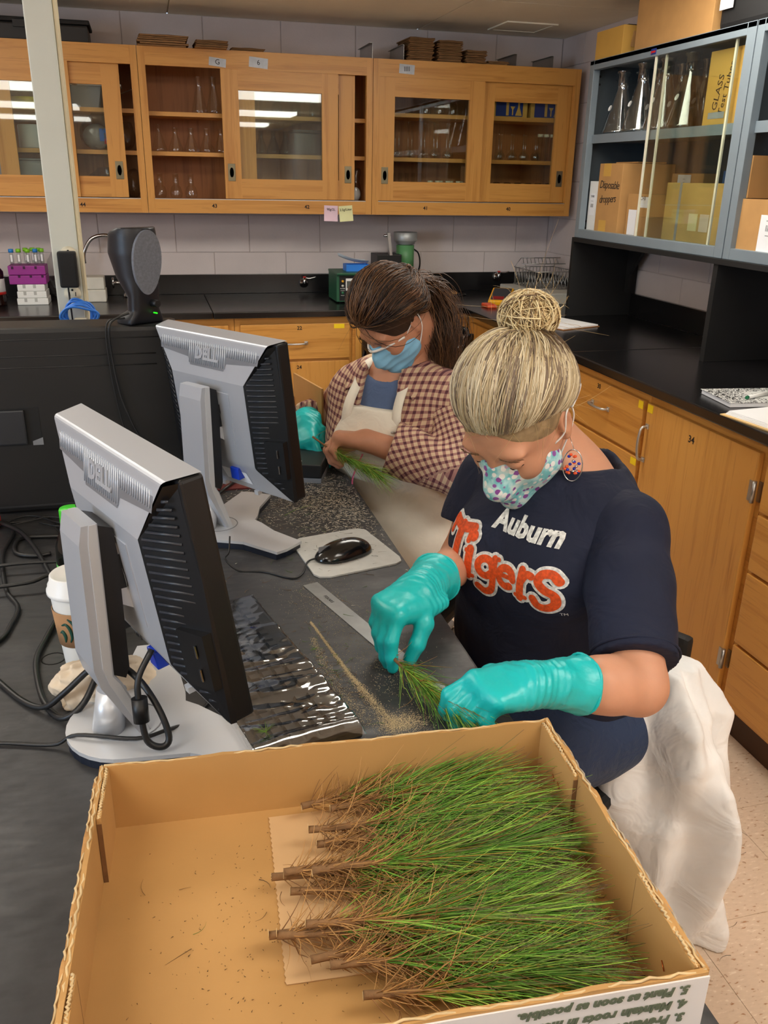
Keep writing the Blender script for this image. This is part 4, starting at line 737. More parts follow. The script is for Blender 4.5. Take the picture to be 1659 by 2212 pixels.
# ---------------------------------------------------------------- mouse, pad, ruler
t = tag(MB().prism([(a, b_) for a, b_ in [(-1.9305, -2.985), (-1.92, -2.975), (-1.80, -2.949), (-1.78, -2.9495), (-1.768, -2.960), (-1.7335, -3.115), (-1.7355, -3.135), (-1.75, -3.146), (-1.893, -3.178), (-1.913, -3.174), (-1.922, -3.160), (-1.940, -3.005)]], BZ+.0002, BZ+.0036, 'z').build('mouse_pad', mat('pad_cloth', (190, 190, 186), .85, var=.05, scale=60, bmp=.1, bscale=500)), 'light grey mouse pad on the bench edge', 'mouse pad')
t = thing('computer_mouse', 'glossy black computer mouse on the grey pad', 'mouse', (-1.846, -3.085, BZ+.0038), .3)
s = SDF((-.07, -.045, -.004), (.07, .045, .05), .0022); s.ell((.008, 0, .0), (.058, .032, .036)); s.ell((-.025, 0, 0), (.04, .03, .024), k=.02); s.cut((0, 0, .0005), (0, 0, -1)); mo = obj('shell', s.mesh('shell'), mat('mouse_black', (14, 14, 15), .18, coat=.4), t)
boxo('button_seam', -.058, -.01, -.0006, .0006, .018, .0305, M_grey, t); MB().cyl((-.034, -.003, .0185), (-.034, .003, .0185), .0075, n=14).build('wheel', M_grey, t); MB().lathe([(0, 0), (.006, 0), (.006, .0006)], 14, c=(.002, 0, .0358)).build('badge', M_grey, t)
MB().tube([(x, y, z) for x, y, z in spline([(-.055, 0, .008), (-.08, .005, .002), (-.112, -.035, 0), (-.14, -.042, -.0015), (-.175, .012, -.0015), (-.215, .04, -.0015), (-.235, .06, .02), (-.215, .09, .02), (-.20, .12, .04)], 6)], .0019, 6).build('cord', M_black, t)
t = thing('steel_ruler', 'flat steel ruler with etched lettering lying under the gloved hand', 'ruler', (-1.936, -3.196, BZ+.0004), math.atan2(-.955, .297)); boxo('blade', 0, .45, -.0155, .0155, 0, .001, mat('ruler_steel', (150, 152, 152), .38, .85, var=.12, scale=30), t); text('lettering', 'FISKARS', .009, M_ink, t, Matrix.Translation((.075, 0, .0012)), extrude=.0001)
# ---------------------------------------------------------------- cup, bottle, napkin
t = thing('coffee_cup', 'white paper coffee cup with lid and brown sleeve', 'cup', (-2.338, -3.395, BZ+.0002)); MB().lathe([(0, .001), (.028, .0), (.029, .004), (.0395, .135), (.0395, .14)], 32).build('cup', M_wht, t)
MB().lathe([(.0405, .128), (.0435, .13), (.0435, .136), (.0415, .138), (.041, .144), (.0385, .147), (.037, .158), (.035, .16), (.030, .155), (0, .154)], 32, cap0=False).build('lid', mat('lid_white', (244, 244, 242), .35, var=.02), t)
slv = MB().lathe([(.0332, .045), (.0343, .045), (.0393, .105), (.0385, .105)], 32, cap0=False).build('sleeve', mat('sleeve_kraft', (170, 128, 88), .8), t)
M_cg = mat('dark_green_print', (16, 74, 62), .6)
for cps in ([(-1.95, .098), (-1.75, .090), (-1.62, .075), (-1.6, .06)], [(-2.25, .085), (-2.05, .088), (-1.9, .08), (-1.85, .066), (-1.95, .056)], [(-1.45, .1), (-1.35, .085), (-1.35, .065)], [(-2.4, .07), (-2.25, .074), (-2.15, .066), (-2.2, .055)]):
    pts = [((.0345+(z-.045)*.083)*math.cos(a), (.0345+(z-.045)*.083)*math.sin(a), z) for a, z in cps]; MB().tube(spline(pts, 5), [.0012+.0018*math.sin(PI*i/(5*(len(cps)-1))) for i in range(5*(len(cps)-1)+1)], 5).build('logo_stroke', M_cg, slv)
t = thing('drink_bottle', 'clear drink bottle with bright green cap and green label', 'bottle', (-2.352, -3.215, BZ+.0002)); MB().lathe([(0, 0), (.03, .0), (.033, .008), (.033, .11), (.032, .13), (.02, .165), (.016, .17), (.016, .178)], 28).build('bottle', glass('bottle_plastic', (150, 160, 158), 1.5, .05), t)
MB().lathe([(.0334, .03), (.0336, .03), (.0336, .10), (.0334, .10)], 28, cap0=False).build('label', mat('green_label', (96, 190, 90), .5), t); MB().lathe([(.0175, .168), (.0195, .169), (.0195, .196), (.018, .199), (0, .199)], 28, cap0=False).build('cap', mat('green_cap', (64, 208, 44), .4), t)
t = thing('crumpled_napkin', 'crumpled cream paper napkin behind the monitor stand', 'napkin', (-2.305, -3.5, BZ+.0002))
s = SDF((-.09, -.075, -.006), (.09, .075, .085), .0028); s.ell((-.01, 0, .02), (.062, .045, .04)); s.ell((.04, .01, .015), (.035, .03, .03)); G = s.grid(); s.F += (np.abs(vnoise(G, 110, 3))*.013+np.abs(vnoise(G, 230, 9))*.006-.006).astype(np.float32); s.cut((0, 0, 0), (0, 0, -1)); obj('napkin', s.mesh('napkin'), mat('napkin_paper', (214, 196, 172), .85, var=.06, scale=30), t)
tag(MB().bbox(-2.60, -2.553, -2.79, -2.74, BZ+.0002, BZ+.02, .002).build('red_block', M_red), 'small red plastic piece among the cables', 'plastic piece')
# ---------------------------------------------------------------- things beyond the second monitor
t = thing('black_device', 'flat black device on a grey base beside the gloved hand', 'device', (-1.865, -2.545, BZ+.0002), -.35); boxo('base', -.09, .085, -.06, .11, 0, .014, M_grey, t, .002); boxo('body', -.09, .085, -.062, .11, .0145, .05, M_black, t, .003); boxo('sticker', -.02, .03, -.05, -.03, .0502, .0507, M_paper, t); boxo('sticker', -.03, .0, .03, .05, .0502, .0507, M_paper, t); boxo('light', -.05, -.042, -.045, -.037, .0502, .054, M_yel, t)
tag(boxo('red_folder', -2.12, -1.95, -2.63, -2.44, BZ+.0002, BZ+.004, mat('dark_red_folder', (96, 34, 34), .5)), 'dark red folder lying behind the second monitor', 'folder')
t = thing('brown_bottle', 'small brown bottle with white cap standing on the red folder', 'bottle', (-2.085, -2.54, BZ+.0042)); MB().lathe([(0, 0), (.016, 0), (.017, .003), (.017, .035), (.011, .042), (.011, .046)], 18).build('bottle', mat('brown_glass', (70, 26, 8), .15), t); MB().lathe([(.0125, .044), (.013, .044), (.013, .057), (0, .058)], 18, cap0=False).build('cap', M_wht, t)
for k, (a, b_) in enumerate((((-2.088, -2.66, .768), (-2.02, -2.535, .7695)), ((-2.07, -2.672, .768), (-2.01, -2.57, .7695)))): t = thing('pen', ['silver pen resting on the red folder', 'dark pen resting beside the silver one'][k], 'pen', (0, 0, 0)); MB().cyl(a, b_, .004, n=10).build('barrel', [M_steel, M_black][k], t); e = Vector(b_)+(Vector(b_)-Vector(a))*.1; MB().cyl(b_, e, .0042, n=10).build('cap', M_steel, t)
t = thing('cardboard_tray', 'torn cardboard tray wall showing past the second monitor', 'box', (-1.83, -2.28, BZ+.0002), .2)
for nm, a in (('wall_panel', (.05, .056, -.12, .10, .004, .19)), ('wall_panel', (-.12, -.114, -.12, .10, .004, .12)), ('wall_panel', (-.114, .05, .094, .10, .004, .12)), ('base_panel', (-.12, .056, -.12, .10, 0, .004))): boxo(nm, *a, M_card, t)
# ================================================================= the seedling box
BO = Vector((-2.015, -3.8185, BZ+.0002)); rzb = math.atan2(-.034, .541); BWd, BDp, BHt = .541, .372, .092
box_t = thing('seedling_box', 'open shallow cardboard box full of pine seedlings', 'box', tuple(BO), rzb)
a = BWd/2; th = .005; M_cw = mat('white_box_print', (222, 216, 212), .6, var=.04); M_og = mat('olive_print', (96, 104, 82), .7)
M_cin = mat('box_inside', (184, 140, 82), .75, var=.06, scale=9, bmp=.04, bscale=250); M_tear = mat('torn_paper_edge', (206, 178, 132), .9, var=.15, scale=80)
def wavy(mb, p0, p1, h, t_, nrm, seg=40, amp=.0022, seed=1):
    """upright sheet from p0 to p1 with an uneven top edge"""
    p0 = Vector(p0); p1 = Vector(p1); n_ = Vector(nrm)*t_; rr = random.Random(seed); vs = []; fs = []; hs = [h+amp*(math.sin(i*.7+seed)+rr.uniform(-.6, .6)) for i in range(seg+1)]
    for i in range(seg+1):
        p = p0.lerp(p1, i/seg); up = Vector((0, 0, hs[i])); vs += [p, p+n_, p+up, p+n_+up]
    for i in range(seg): b = i*4; c = b+4; fs += [(b, c, c+2, b+2), (b+1, b+3, c+3, c+1), (b+2, c+2, c+3, b+3), (b, b+1, c+1, c)]
    fs += [(0, 2, 3, 1), (seg*4, seg*4+1, seg*4+3, seg*4+2)]; return mb.add(vs, fs)
def rim(mb, p0, p1, h, t_, nrm, seed=1, r=.0012):
    p0 = Vector(p0); p1 = Vector(p1); n_ = Vector(nrm); pts = [p0.lerp(p1, i/60)+n_*(t_*.5+.0012*math.sin(i*2.1+seed))+Vector((0, 0, h+.001*math.sin(i*.31+seed)+.0006*math.sin(i*1.9))) for i in range(61)]; return mb.tube(pts, [r*(.8+.5*abs(math.sin(i*1.3+seed))) for i in range(61)], 5)
boxo('base_panel', -a, a, -BDp, 0, 0, .004, M_cin, box_t)
for nm, p0, p1, nr, m, sd in (('back_wall', (-a, 0, .004), (a, 0, .004), (0, 1, 0), M_cin, 1), ('right_wall', (a, .005, .004), (a, -BDp, .004), (1, 0, 0), M_cin, 2), ('left_wall', (-a, .005, .004), (-a, -BDp, .004), (-1, 0, 0), M_cin, 3), ('near_wall', (-a, -BDp, .004), (a+.005, -BDp, .004), (0, -1, 0), M_cin, 4)):
    wl = wavy(MB(), p0, p1, BHt-.004, th, nr, 40, .0012, sd).build(nm, m, box_t); rim(MB(), p0, p1, BHt-.004, th, nr, sd, .0011).build('torn_rim', M_tear, wl)
# doubled corner tabs
for nm, p0, p1, nr, sd, hh in (('corner_tab', (a-.0055, -.0005, .004), (a-.0055, -.105, .004), (1, 0, 0), 5, .090), ('corner_tab', (a-.0055, -.262, .004), (a-.0055, -BDp+.001, .004), (1, 0, 0), 6, .094), ('corner_tab', (-a+.0055, -.0005, .004), (-a+.0055, -.085, .004), (-1, 0, 0), 7, .090), ('corner_tab', (-a+.0055, -.28, .004), (-a+.0055, -BDp+.001, .004), (-1, 0, 0), 8, .09)):
    wl = wavy(MB(), p0, p1, hh-.004, .005, nr, 20, .0012, sd).build(nm, M_cin, box_t); rim(MB(), p0, p1, hh-.003, .005, nr, sd).build('torn_rim', M_tear, wl)
    e = p1 if sd in (5, 7) else p0; x0 = e[0]; boxo('cut_edge', min(x0, x0+nr[0]*.005), max(x0, x0+nr[0]*.005), e[1]-.0008, e[1]+.0008, .004, hh-.006, M_cardd, wl)
wl = wavy(MB(), (a+.0052, -.02, .0), (a+.0052, -BDp, .0), .088, .004, (1, 0, 0), 40, .0025, 11).build('outer_sheet', M_card, box_t); rim(MB(), (a+.0052, -.02, 0), (a+.0052, -BDp, 0), .0885, .004, (1, 0, 0), 11).build('torn_rim', mat('grey_torn_edge', (170, 158, 140), .9, var=.25, scale=90), wl)
wl = wavy(MB(), (-a-.0052, -.01, .0), (-a-.0052, -BDp, .0), .088, .004, (-1, 0, 0), 40, .0025, 12).build('outer_sheet', M_card, box_t); rim(MB(), (-a-.0052, -.01, 0), (-a-.0052, -BDp, 0), .0885, .004, (-1, 0, 0), 12).build('torn_rim', M_tear, wl)
pr = boxo('printed_face', -a-.004, a+.006, -BDp-.0066, -BDp-.0051, .0, BHt-.003, M_cw, box_t)
for k, s_ in enumerate(('5. Plant as soon as possible.', '4. Maintain roots in moist condition', '3. Prevent freezing and heating', '2. Protect from sun and wind', '1. Store in a cool place')):
    text('printed_line', s_, .0132, M_og, pr, frame((a-.012, -BDp-.0072, .079-.0165*k), (-1, 0, 0), (0, 0, -1)), align='LEFT', off=.0007, shear=.25, space=1.06)
for x, y in ((a-.0062, -.05), (a-.0062, -.065), (a-.0062, -.325), (a-.0062, -.343)): MB().tube([(x, y, .05), (x-.001, y-.008, .045)], .0007, 5).build('staple', mat('copper', (190, 110, 60), .3, .9), box_t)
kp = thing('kraft_sheet', 'brown paper sheet with zigzag edge under the seedlings', 'paper', tuple(BO+Vector((0, 0, .0044))), rzb)
zig = [(-.085+(.0015 if i % 2 else 0), -.015-i*.004) for i in range(60)]; MB().prism(zig+[(.19, -.255), (.255, -.245), (.258, -.03), (.15, -.012)], 0, .0012, 'z').build('sheet', mat('kraft_sheet', (204, 166, 120), .75, var=.05), kp)
kp2 = thing('kraft_sheet', 'second brown paper sheet with a curled edge showing under the needle tips', 'paper', tuple(BO+Vector((0, 0, .0058))), rzb-.05)
MB().grid(lambda u, v: (.08+.16*u, -.23+.2*v, .0004+.006*max(0, (.25-v)/.25)**2), 8, 20).build('sheet', mat('kraft_sheet2', (210, 172, 126), .75, var=.05), kp2)
# ================================================================= things on the back worktop
CZ = .9142
M_green = mat('machine_green', (34, 92, 62), .4, var=.05); M_green2 = mat('light_machine_green', (92, 150, 98), .42, var=.06); M_hammer = mat('hammered_green', (108, 140, 118), .45, var=.2, scale=120)
M_purp = mat('purple_plastic', (150, 40, 140), .45); M_tubec = glass('clear_tube', (236, 240, 240), 1.6, .1)
t = thing('counting_machine', 'green electronic counting machine with black front panel', 'machine', (-1.31, -.45, CZ))
boxo('case', 0, .31, 0, .2, .006, .14, M_green, t, .003); boxo('hood', -.002, .312, -.02, .2, .136, .146, M_green, t, .002)
for x in (.03, .28): 
    for y in (.03, .17): MB().cyl((x, y, 0), (x, y, .0065), .01, n=12).build('foot', M_black, t)
boxo('front_panel', .014, .3, -.002, .0, .012, .13, M_blackm, t); dsp = boxo('display_frame', .045, .085, -.006, -.002, .06, .118, M_wht, t, .002); boxo('display', .05, .08, -.0068, -.006, .072, .106, mat('lcd', (90, 96, 90), .3), dsp)
for z, c in ((.105, (230, 170, 50)), (.083, (200, 200, 190)), (.05, (60, 130, 90))): MB().lathe([(0, -.008), (.006, -.006), (.006, 0)], 14, M=TM((.03, -.002, z), (PI/2, 0, 0)) @ Matrix.Diagonal((1, 1, -1, 1)), cap0=False).build('knob', mat('knob%d' % c[0], c, .3), t)
for s_, x, z, sz in (('ELECTRONIC COUNTER', .155, .108, .013), ('POWER', .03, .07, .007), ('COUNT', .03, .06, .006), ('HOLD', .03, .037, .006), ('LOT SIZE', .08, .036, .007), ('AGRICULTURAL SPECIALTY', .105, .02, .009)): text('lettering', s_, sz, M_wht, t, frame((x, -.0026, z), (1, 0, 0), (0, 0, 1)), extrude=.0001)
t = thing('blue_tray', 'bright blue plastic tray on the counting machine', 'tray', (-1.19, -.36, CZ+.1462)); M_bt = mat('bright_blue', (40, 130, 230), .4)
for nm, a in (('base', (-.06, .06, -.04, .04, 0, .003)), ('side', (-.06, .06, -.04, -.037, .003, .032)), ('side', (-.06, .06, .037, .04, .003, .032)), ('side', (-.06, -.057, -.037, .037, .003, .032)), ('side', (.057, .06, -.037, .037, .003, .032))): boxo(nm, *a, M_bt, t)
t = thing('plastic_scoop', 'pale translucent scoop lying across the blue tray', 'scoop', (-1.20, -.36, CZ+.1785), .1); MB().grid(lambda u, v: (-.085+.15*u, (-.035+.07*v)*(.35+.65*min(1, u*2.2)), .004+.035*(1-u)*(1-u)+.014*(2*v-1)**2), 14, 9).build('scoop', mat('milky_plastic', (206, 218, 230), .3, sub=.0), t)
t = thing('seed_feeder', 'vibrating seed feeder with grey bowl on a green drum', 'machine', (-.985, -.17, CZ))
boxo('control_box', -.07, .06, -.08, .06, 0, .213, M_black, t, .003); MB().prism([(-.006, .21), (.008, .21), (-.006, .32), (-.02, .32)], -.09+.0, -.075+.02, 'y').build('bracket', M_alu, t); MB().cyl((-.035, -.07, .305), (.0, -.07, .305), .006, n=10).build('thumb_screw', M_chrome, t)
boxo('base_block', .062, .148, -.06, .05, 0, .10, M_hammer, t, .003); boxo('clamp', .05, .145, -.07, .05, .115, .135, M_green2, t, .003); MB().cyl((.098, -.01, .1), (.098, -.01, .116), .02, n=14).build('spring', M_black, t)
MB().lathe([(0, .13), (.047, .13), (.047, .255), (0, .256)], 28, c=(.098, -.01, 0)).build('drum', M_green2, t); MB().lathe([(.03, .256), (.05, .262), (.05, .27), (.06, .276), (.062, .28), (.062, .318), (.058, .32), (.054, .285), (0, .28)], 32, c=(.098, -.01, 0), cap0=False).build('bowl', mat('grey_bowl', (168, 172, 172), .4, .4), t)
MB().tube(spline([(.145, -.01, .235), (.175, -.0, .21), (.19, .02, .15), (.18, .06, .08), (.165, .1, .04)], 6), .004, 7).build('cord', M_black, t)
t = thing('brown_bag', 'flat brown paper bag lying by the backsplash corner', 'bag', (-.73, -.25, CZ), .25); MB().prism([(-.085, -.03), (.06, -.06), (.08, .02), (-.05, .05)], 0, .012, 'z').build('bag', M_card, t); MB().prism([(-.03, -.052), (.1, -.05), (.13, .02), (.0, .045)], .0125, .022, 'z').build('folded_top', M_card, t)
t = thing('marker_pen', 'white marker pen with purple cap beside the brown bag', 'pen', (-.87, -.36, CZ+.007)); MB().cyl((-.02, .02, 0), (.03, -.035, 0), .0065, n=12).build('barrel', M_wht, t); MB().cyl((-.021, .021, 0), (-.045, .047, 0), .007, n=12).build('cap', M_purp, t)
tag(MB().tube(spline([(-.64, -.22, CZ+.004), (-.60, -.26, CZ+.005), (-.56, -.24, CZ+.004), (-.57, -.2, CZ+.006), (-.62, -.19, CZ+.004)], 6), .004, 7).build('extension_cable', M_black), 'short black cord curled beside the brown bag', 'cable')
def gastap(x, y, z, label, M=None):
    t = thing('gas_tap', label, 'tap', (x, y, z)); MB().lathe([(0, 0), (.025, 0), (.025, .006), (.02, .014), (.01, .018), (.009, .03)], 20, M=Matrix.Rotation(PI/2, 4, 'X'), cap0=True).build('flange', M_chrome, t); MB().cyl((0, -.03, -.012), (0, -.03, .03), .009, n=12).build('body', M_chrome, t); MB().cyl((0, -.03, .03), (0, -.03, .036), .008, n=12).build('index', M_red, t); MB().tube(spline([(0, -.03, .028), (.03, -.033, .026), (.06, -.03, .032)], 5), [.004]*5+[.0045]*6, 7).build('lever', M_chrome, t); return t
gastap(-1.40, -.0225, .965, 'chrome gas tap beside the green counting machine'); gastap(-.30, -.0225, .985, 'chrome gas tap by the wire rack')
t = thing('faucet', 'chrome gooseneck faucet behind the speaker', 'faucet', (-2.30, -.10, CZ)); MB().lathe([(0, 0), (.03, 0), (.028, .01), (.016, .03), (.016, .05)], 20).build('base', M_chrome, t); MB().tube(spline([(0, 0, .05), (0, 0, .2), (-.02, 0, .265), (-.08, 0, .295), (-.15, 0, .28), (-.19, 0, .22), (-.195, 0, .165)], 6), .009, 10).build('gooseneck', M_chrome, t); MB().cyl((-.02, 0, .07), (-.07, 0, .07), .008, n=10).build('valve', M_chrome, t)
h_ = MB().cyl((-.07, 0, .045), (-.07, 0, .095), .005, n=8).cyl((-.07, -.025, .07), (-.07, .025, .07), .005, n=8).build('cross_handle', M_chrome, t); h_['kind'] = 'stuff'
for k in range(2): tag(boxo('foam_box', -2.495+.004*k, -2.40-.004*k, -.27, -.15, CZ+.058*k, CZ+.0575+.058*k, mat('foam', (214, 210, 198), .8), None, .006), ['lower white foam box beside the utility post', 'upper white foam box beside the utility post'][k], 'box')
for k in range(3):
    t = thing('white_rack', ['lowest white foam rack on the worktop', 'middle white foam rack in the stack', 'top white foam rack right under the purple rack'][k], 'rack', (-2.725, -.27, CZ+.031*k)); boxo('tray', -.068+.004*k, .068-.004*k, -.065, .065, 0, .0305, M_wht, t, .004)
    for x in (-.03, .015): boxo('notch', x-.006, x+.006, -.0662, -.0645, .014, .03, mat('notch_grey', (176, 176, 172), .7), t)
t = thing('purple_rack', 'purple plastic tube rack standing on the white racks', 'rack', (-2.735, -.27, CZ+.0935))
for k in range(2): boxo('tier', -.08, .08, -.065, .065, .042*k, .040+.042*k, M_purp, t, .003)
for k in range(6): boxo('notch', -.065+.025*k, -.055+.025*k, -.0665, -.0645, .03 if k % 2 else .068, .04 if k % 2 else .08, mat('notch_dark', (60, 12, 56), .7), t)
M_cgr = mat('lime_cap', (130, 200, 40), .4); M_cbl = mat('blue_cap', (40, 130, 210), .4)
for k, (x, y, c) in enumerate(((-2.795, -.31, 1), (-2.765, -.30, 0), (-2.742, -.24, 0), (-2.725, -.31, 0), (-2.712, -.23, 0), (-2.693, -.30, 1), (-2.685, -.24, 0), (-2.668, -.28, 0))):
    t = thing('centrifuge_tube', 'clear tube with %s cap in the purple rack' % ('blue' if c else 'lime green'), 'tube', (x, y, CZ+.1775), group='capped tubes in the purple rack'); MB().lathe([(0, 0), (.0085, .003), (.0085, .06)], 14).build('tube', M_tubec, t); MB().lathe([(.009, .055), (.0112, .055), (.0112, .07), (0, .071)], 16, cap0=False).build('cap', M_cbl if c else M_cgr, t); boxo('label', -.004, .004, -.0092, -.0085, .015, .045, M_paper, t)
t = thing('dark_bottle', 'dark reagent bottle with red label at the end of the worktop', 'bottle', (-2.885, -.32, CZ)); MB().lathe([(0, 0), (.045, 0), (.047, .006), (.047, .15), (.02, .19), (.018, .22), (0, .22)], 24).build('bottle', mat('dark_amber', (30, 12, 8), .15), t); MB().lathe([(.0473, .05), (.0476, .05), (.0476, .12)], 24, cap0=False).build('label', M_paper, t); MB().lathe([(.0478, .05), (.048, .05), (.048, .062)], 24, cap0=False).build('band', M_red, t)
# ================================================================= right worktop
t = thing('yellow_meter', 'yellow rimmed meter with dark face propped on the worktop', 'meter', (-.47, -.52, CZ), -.5)
Mt = TM((0, 0, .012), (.22, 0, 0)); MB().bbox(-.055, .055, -.1, .1, 0, .03, .008, Mt).build('body', mat('meter_yellow', (244, 176, 20), .4), t); MB().box(-.045, .045, -.085, .085, .03, .0315, Mt).build('face', mat('meter_face', (60, 64, 70), .3), t); MB().box(-.035, .02, -.08, -.04, .0316, .0322, Mt).build('red_panel', mat('dark_red', (150, 30, 30), .4), t); boxo('stand', -.04, .04, -.09, .06, 0, .012, M_black, t)
tag(MB().bbox(-.62, -.57, -.72, -.63, CZ, CZ+.016, .005).build('orange_clip', mat('orange_plastic', (230, 90, 50), .4)), 'orange plastic clip lying beside the yellow meter', 'clip')
t = thing('wash_tray', 'pale grey plastic tray under the wire rack', 'tray', (-.19, -.42, CZ)); boxo('tray', -.16, .15, -.22, .22, 0, .055, mat('pale_tray', (196, 194, 184), .5), t, .006)
t = thing('wire_rack', 'steel wire dish rack standing on the pale tray', 'rack', (-.17, -.36, CZ+.0555)); r_ = .0018
def wire(name, pts, r=r_): return MB().tube(pts, r, 5).build(name, M_steel, t)
for z in (.004, .09):
    for y in (-.14, .14): wire('rail', [(-.11, y, z), (.12, y, z)], .0024)
    for x in (-.11, .12): wire('rail', [(x, -.14, z), (x, .14, z)], .0024)
for k in range(13): y = -.13+k*.0215; wire('wire', [(-.11, y, .09), (-.11, y, .004)]); wire('wire', [(.12, y, .09), (.12, y, .004)])
for k in range(12): x = -.1+k*.02; wire('wire', [(x, -.14, .09), (x, -.14, .004), (x, .14, .004), (x, .14, .09)])
for k in range(12): x = -.1+k*.02; wire('hoop', spline([(x, -.07, .006), (x-.01, -.05, .05), (x, -.02, .075), (x+.01, .01, .05), (x, .03, .006)], 4))
for k in range(10): x = -.09+k*.022; wire('top_shelf_wire', [(x-.02, .02, .115), (x+.03, .15, .135)])
wire('top_shelf_rail', [(-.12, .02, .115), (.13, .02, .115)], .0026); wire('top_shelf_rail', [(-.07, .15, .135), (.16, .15, .135)], .0026); wire('prop', [(-.11, .14, .09), (-.07, .15, .135)]); wire('prop', [(.12, .14, .09), (.14, .15, .135)]); wire('prop', [(-.1, 0.02, .115), (-.1, 0.02, .004)])
tag(MB().tube(spline([(-.10, -.98, CZ+.09), (-.20, -.95, CZ+.11), (-.26, -.93, CZ+.06), (-.24, -.96, CZ+.008), (-.30, -.93, CZ+.006), (-.20, -.90, CZ+.006), (-.27, -.86, CZ+.006)], 7), .004, 7).build('extension_cable', M_black), 'black cord looping beside the shelf support panel', 'cable')
t = thing('clipboard', 'clipboard with white paper lying on the corner worktop', 'clipboard', (-.49, -1.2, CZ), .35); boxo('board', -.11, .11, -.155, .155, 0, .003, mat('hardboard', (150, 100, 50), .6), t); boxo('paper_pad', -.105, .105, -.15, .15, .0032, .009, M_paper, t); boxo('clip', -.04, .04, .13, .155, .0092, .016, M_steel, t, .002)
def marble():
    m, nt, b = _nt('marbled_cover'); n1 = N(nt, 'ShaderNodeTexVoronoi', Scale=260.0); n1.distance = 'MANHATTAN'; nt.links.new(coords(nt), n1.inputs['Vector']); r = ramp(nt, n1.outputs['Color'], [(.0, (.01, .01, .01, 1)), (.47, (.02, .02, .02, 1)), (.5, (.75, .75, .72, 1)), (1, (.8, .8, .78, 1))]); nt.links.new(r.outputs[0], b.inputs['Base Color']); b.inputs['Roughness'].default_value = .4; return m
t = thing('notebook', 'black and white marbled composition notebook', 'notebook', (-.525, -2.595, CZ), -.12); boxo('pages', -.117, .117, -.083, .083, .0005, .0125, M_paper, t); boxo('cover', -.12, .12, -.086, .086, .0127, .0137, marble(), t); boxo('back_cover', -.12, .12, -.086, .086, 0, .0006, M_black, t); lb_ = boxo('name_label', -.02, .09, -.04, .04, .0138, .0143, mat('label_grey', (206, 206, 202), .7), t); text('writing', 'Lab notes', .016, M_ink, lb_, TM((.03, .01, .0146), (0, 0, 0)), extrude=.0001)
t = thing('green_marker', 'white marker with green cap on the notebook', 'pen', (-.53, -2.62, CZ+.0197), .35); MB().cyl((-.05, 0, 0), (.045, 0, 0), .0053, n=12).build('barrel', M_wht, t); MB().cyl((.045, 0, 0), (.06, 0, 0), .0056, n=12).build('cap', mat('green_pen', (10, 110, 70), .4), t); MB().cyl((-.05, 0, 0), (-.058, 0, 0), .005, n=12).build('end_plug', mat('green_pen', (10, 110, 70), .4), t)
t = thing('paper_folder', 'manila folder with white papers beside the notebook', 'folder', (-.575, -2.83, CZ), .12); boxo('folder', -.14, .16, -.12, .12, 0, .003, mat('manila', (226, 190, 130), .7), t)
for k in range(4): boxo('sheet', -.13+.004*k, .15, -.11-.003*k, .112, .0032+.0022*k, .0050+.0022*k, M_paper, t)
# ================================================================= bin by the corner
t = thing('waste_bin', 'tall waste bin lined with a crinkled black bag in the corner', 'bin', (-1.06, -1.02, 0)); MB().lathe([(0, 0), (.19, 0), (.2, .02), (.225, .7), (.235, .71)], 28).build('bin', M_grey, t)
s = SDF((-.3, -.3, .35), (.3, .3, .9), .01); G = s.grid(); rr = np.sqrt(G[..., 0]**2+G[..., 1]**2); R0 = .232+.012*np.sin(11*np.arctan2(G[..., 1], G[..., 0])+9*G[..., 2]); dd = np.maximum(np.abs(rr-R0)-.009, np.maximum(G[..., 2]-.86-.02*np.sin(7*np.arctan2(G[..., 1], G[..., 0])), .40-G[..., 2])); s.F = (dd+np.abs(vnoise(G, 60, 2))*.006).astype(np.float32); obj('liner', s.mesh('liner'), mat('bin_bag', (14, 14, 15), .22, bmp=.5, bscale=45, bdist=.01), t)
t = thing('black_funnel', 'black plastic funnel resting on the bin liner', 'funnel', (-1.02, -1.12, .8635)); MB().lathe([(.012, 0), (.012, .04), (.05, .09), (.053, .09), (.013, .035), (.013, 0)], 24, cap0=False).build('funnel', M_blackm, t)
baggy('plastic_bag', 'clear crinkled plastic bag standing behind the purple tube rack', (-2.62, -.11, CZ), (.06, .05, .11), M_bag, None, 12)
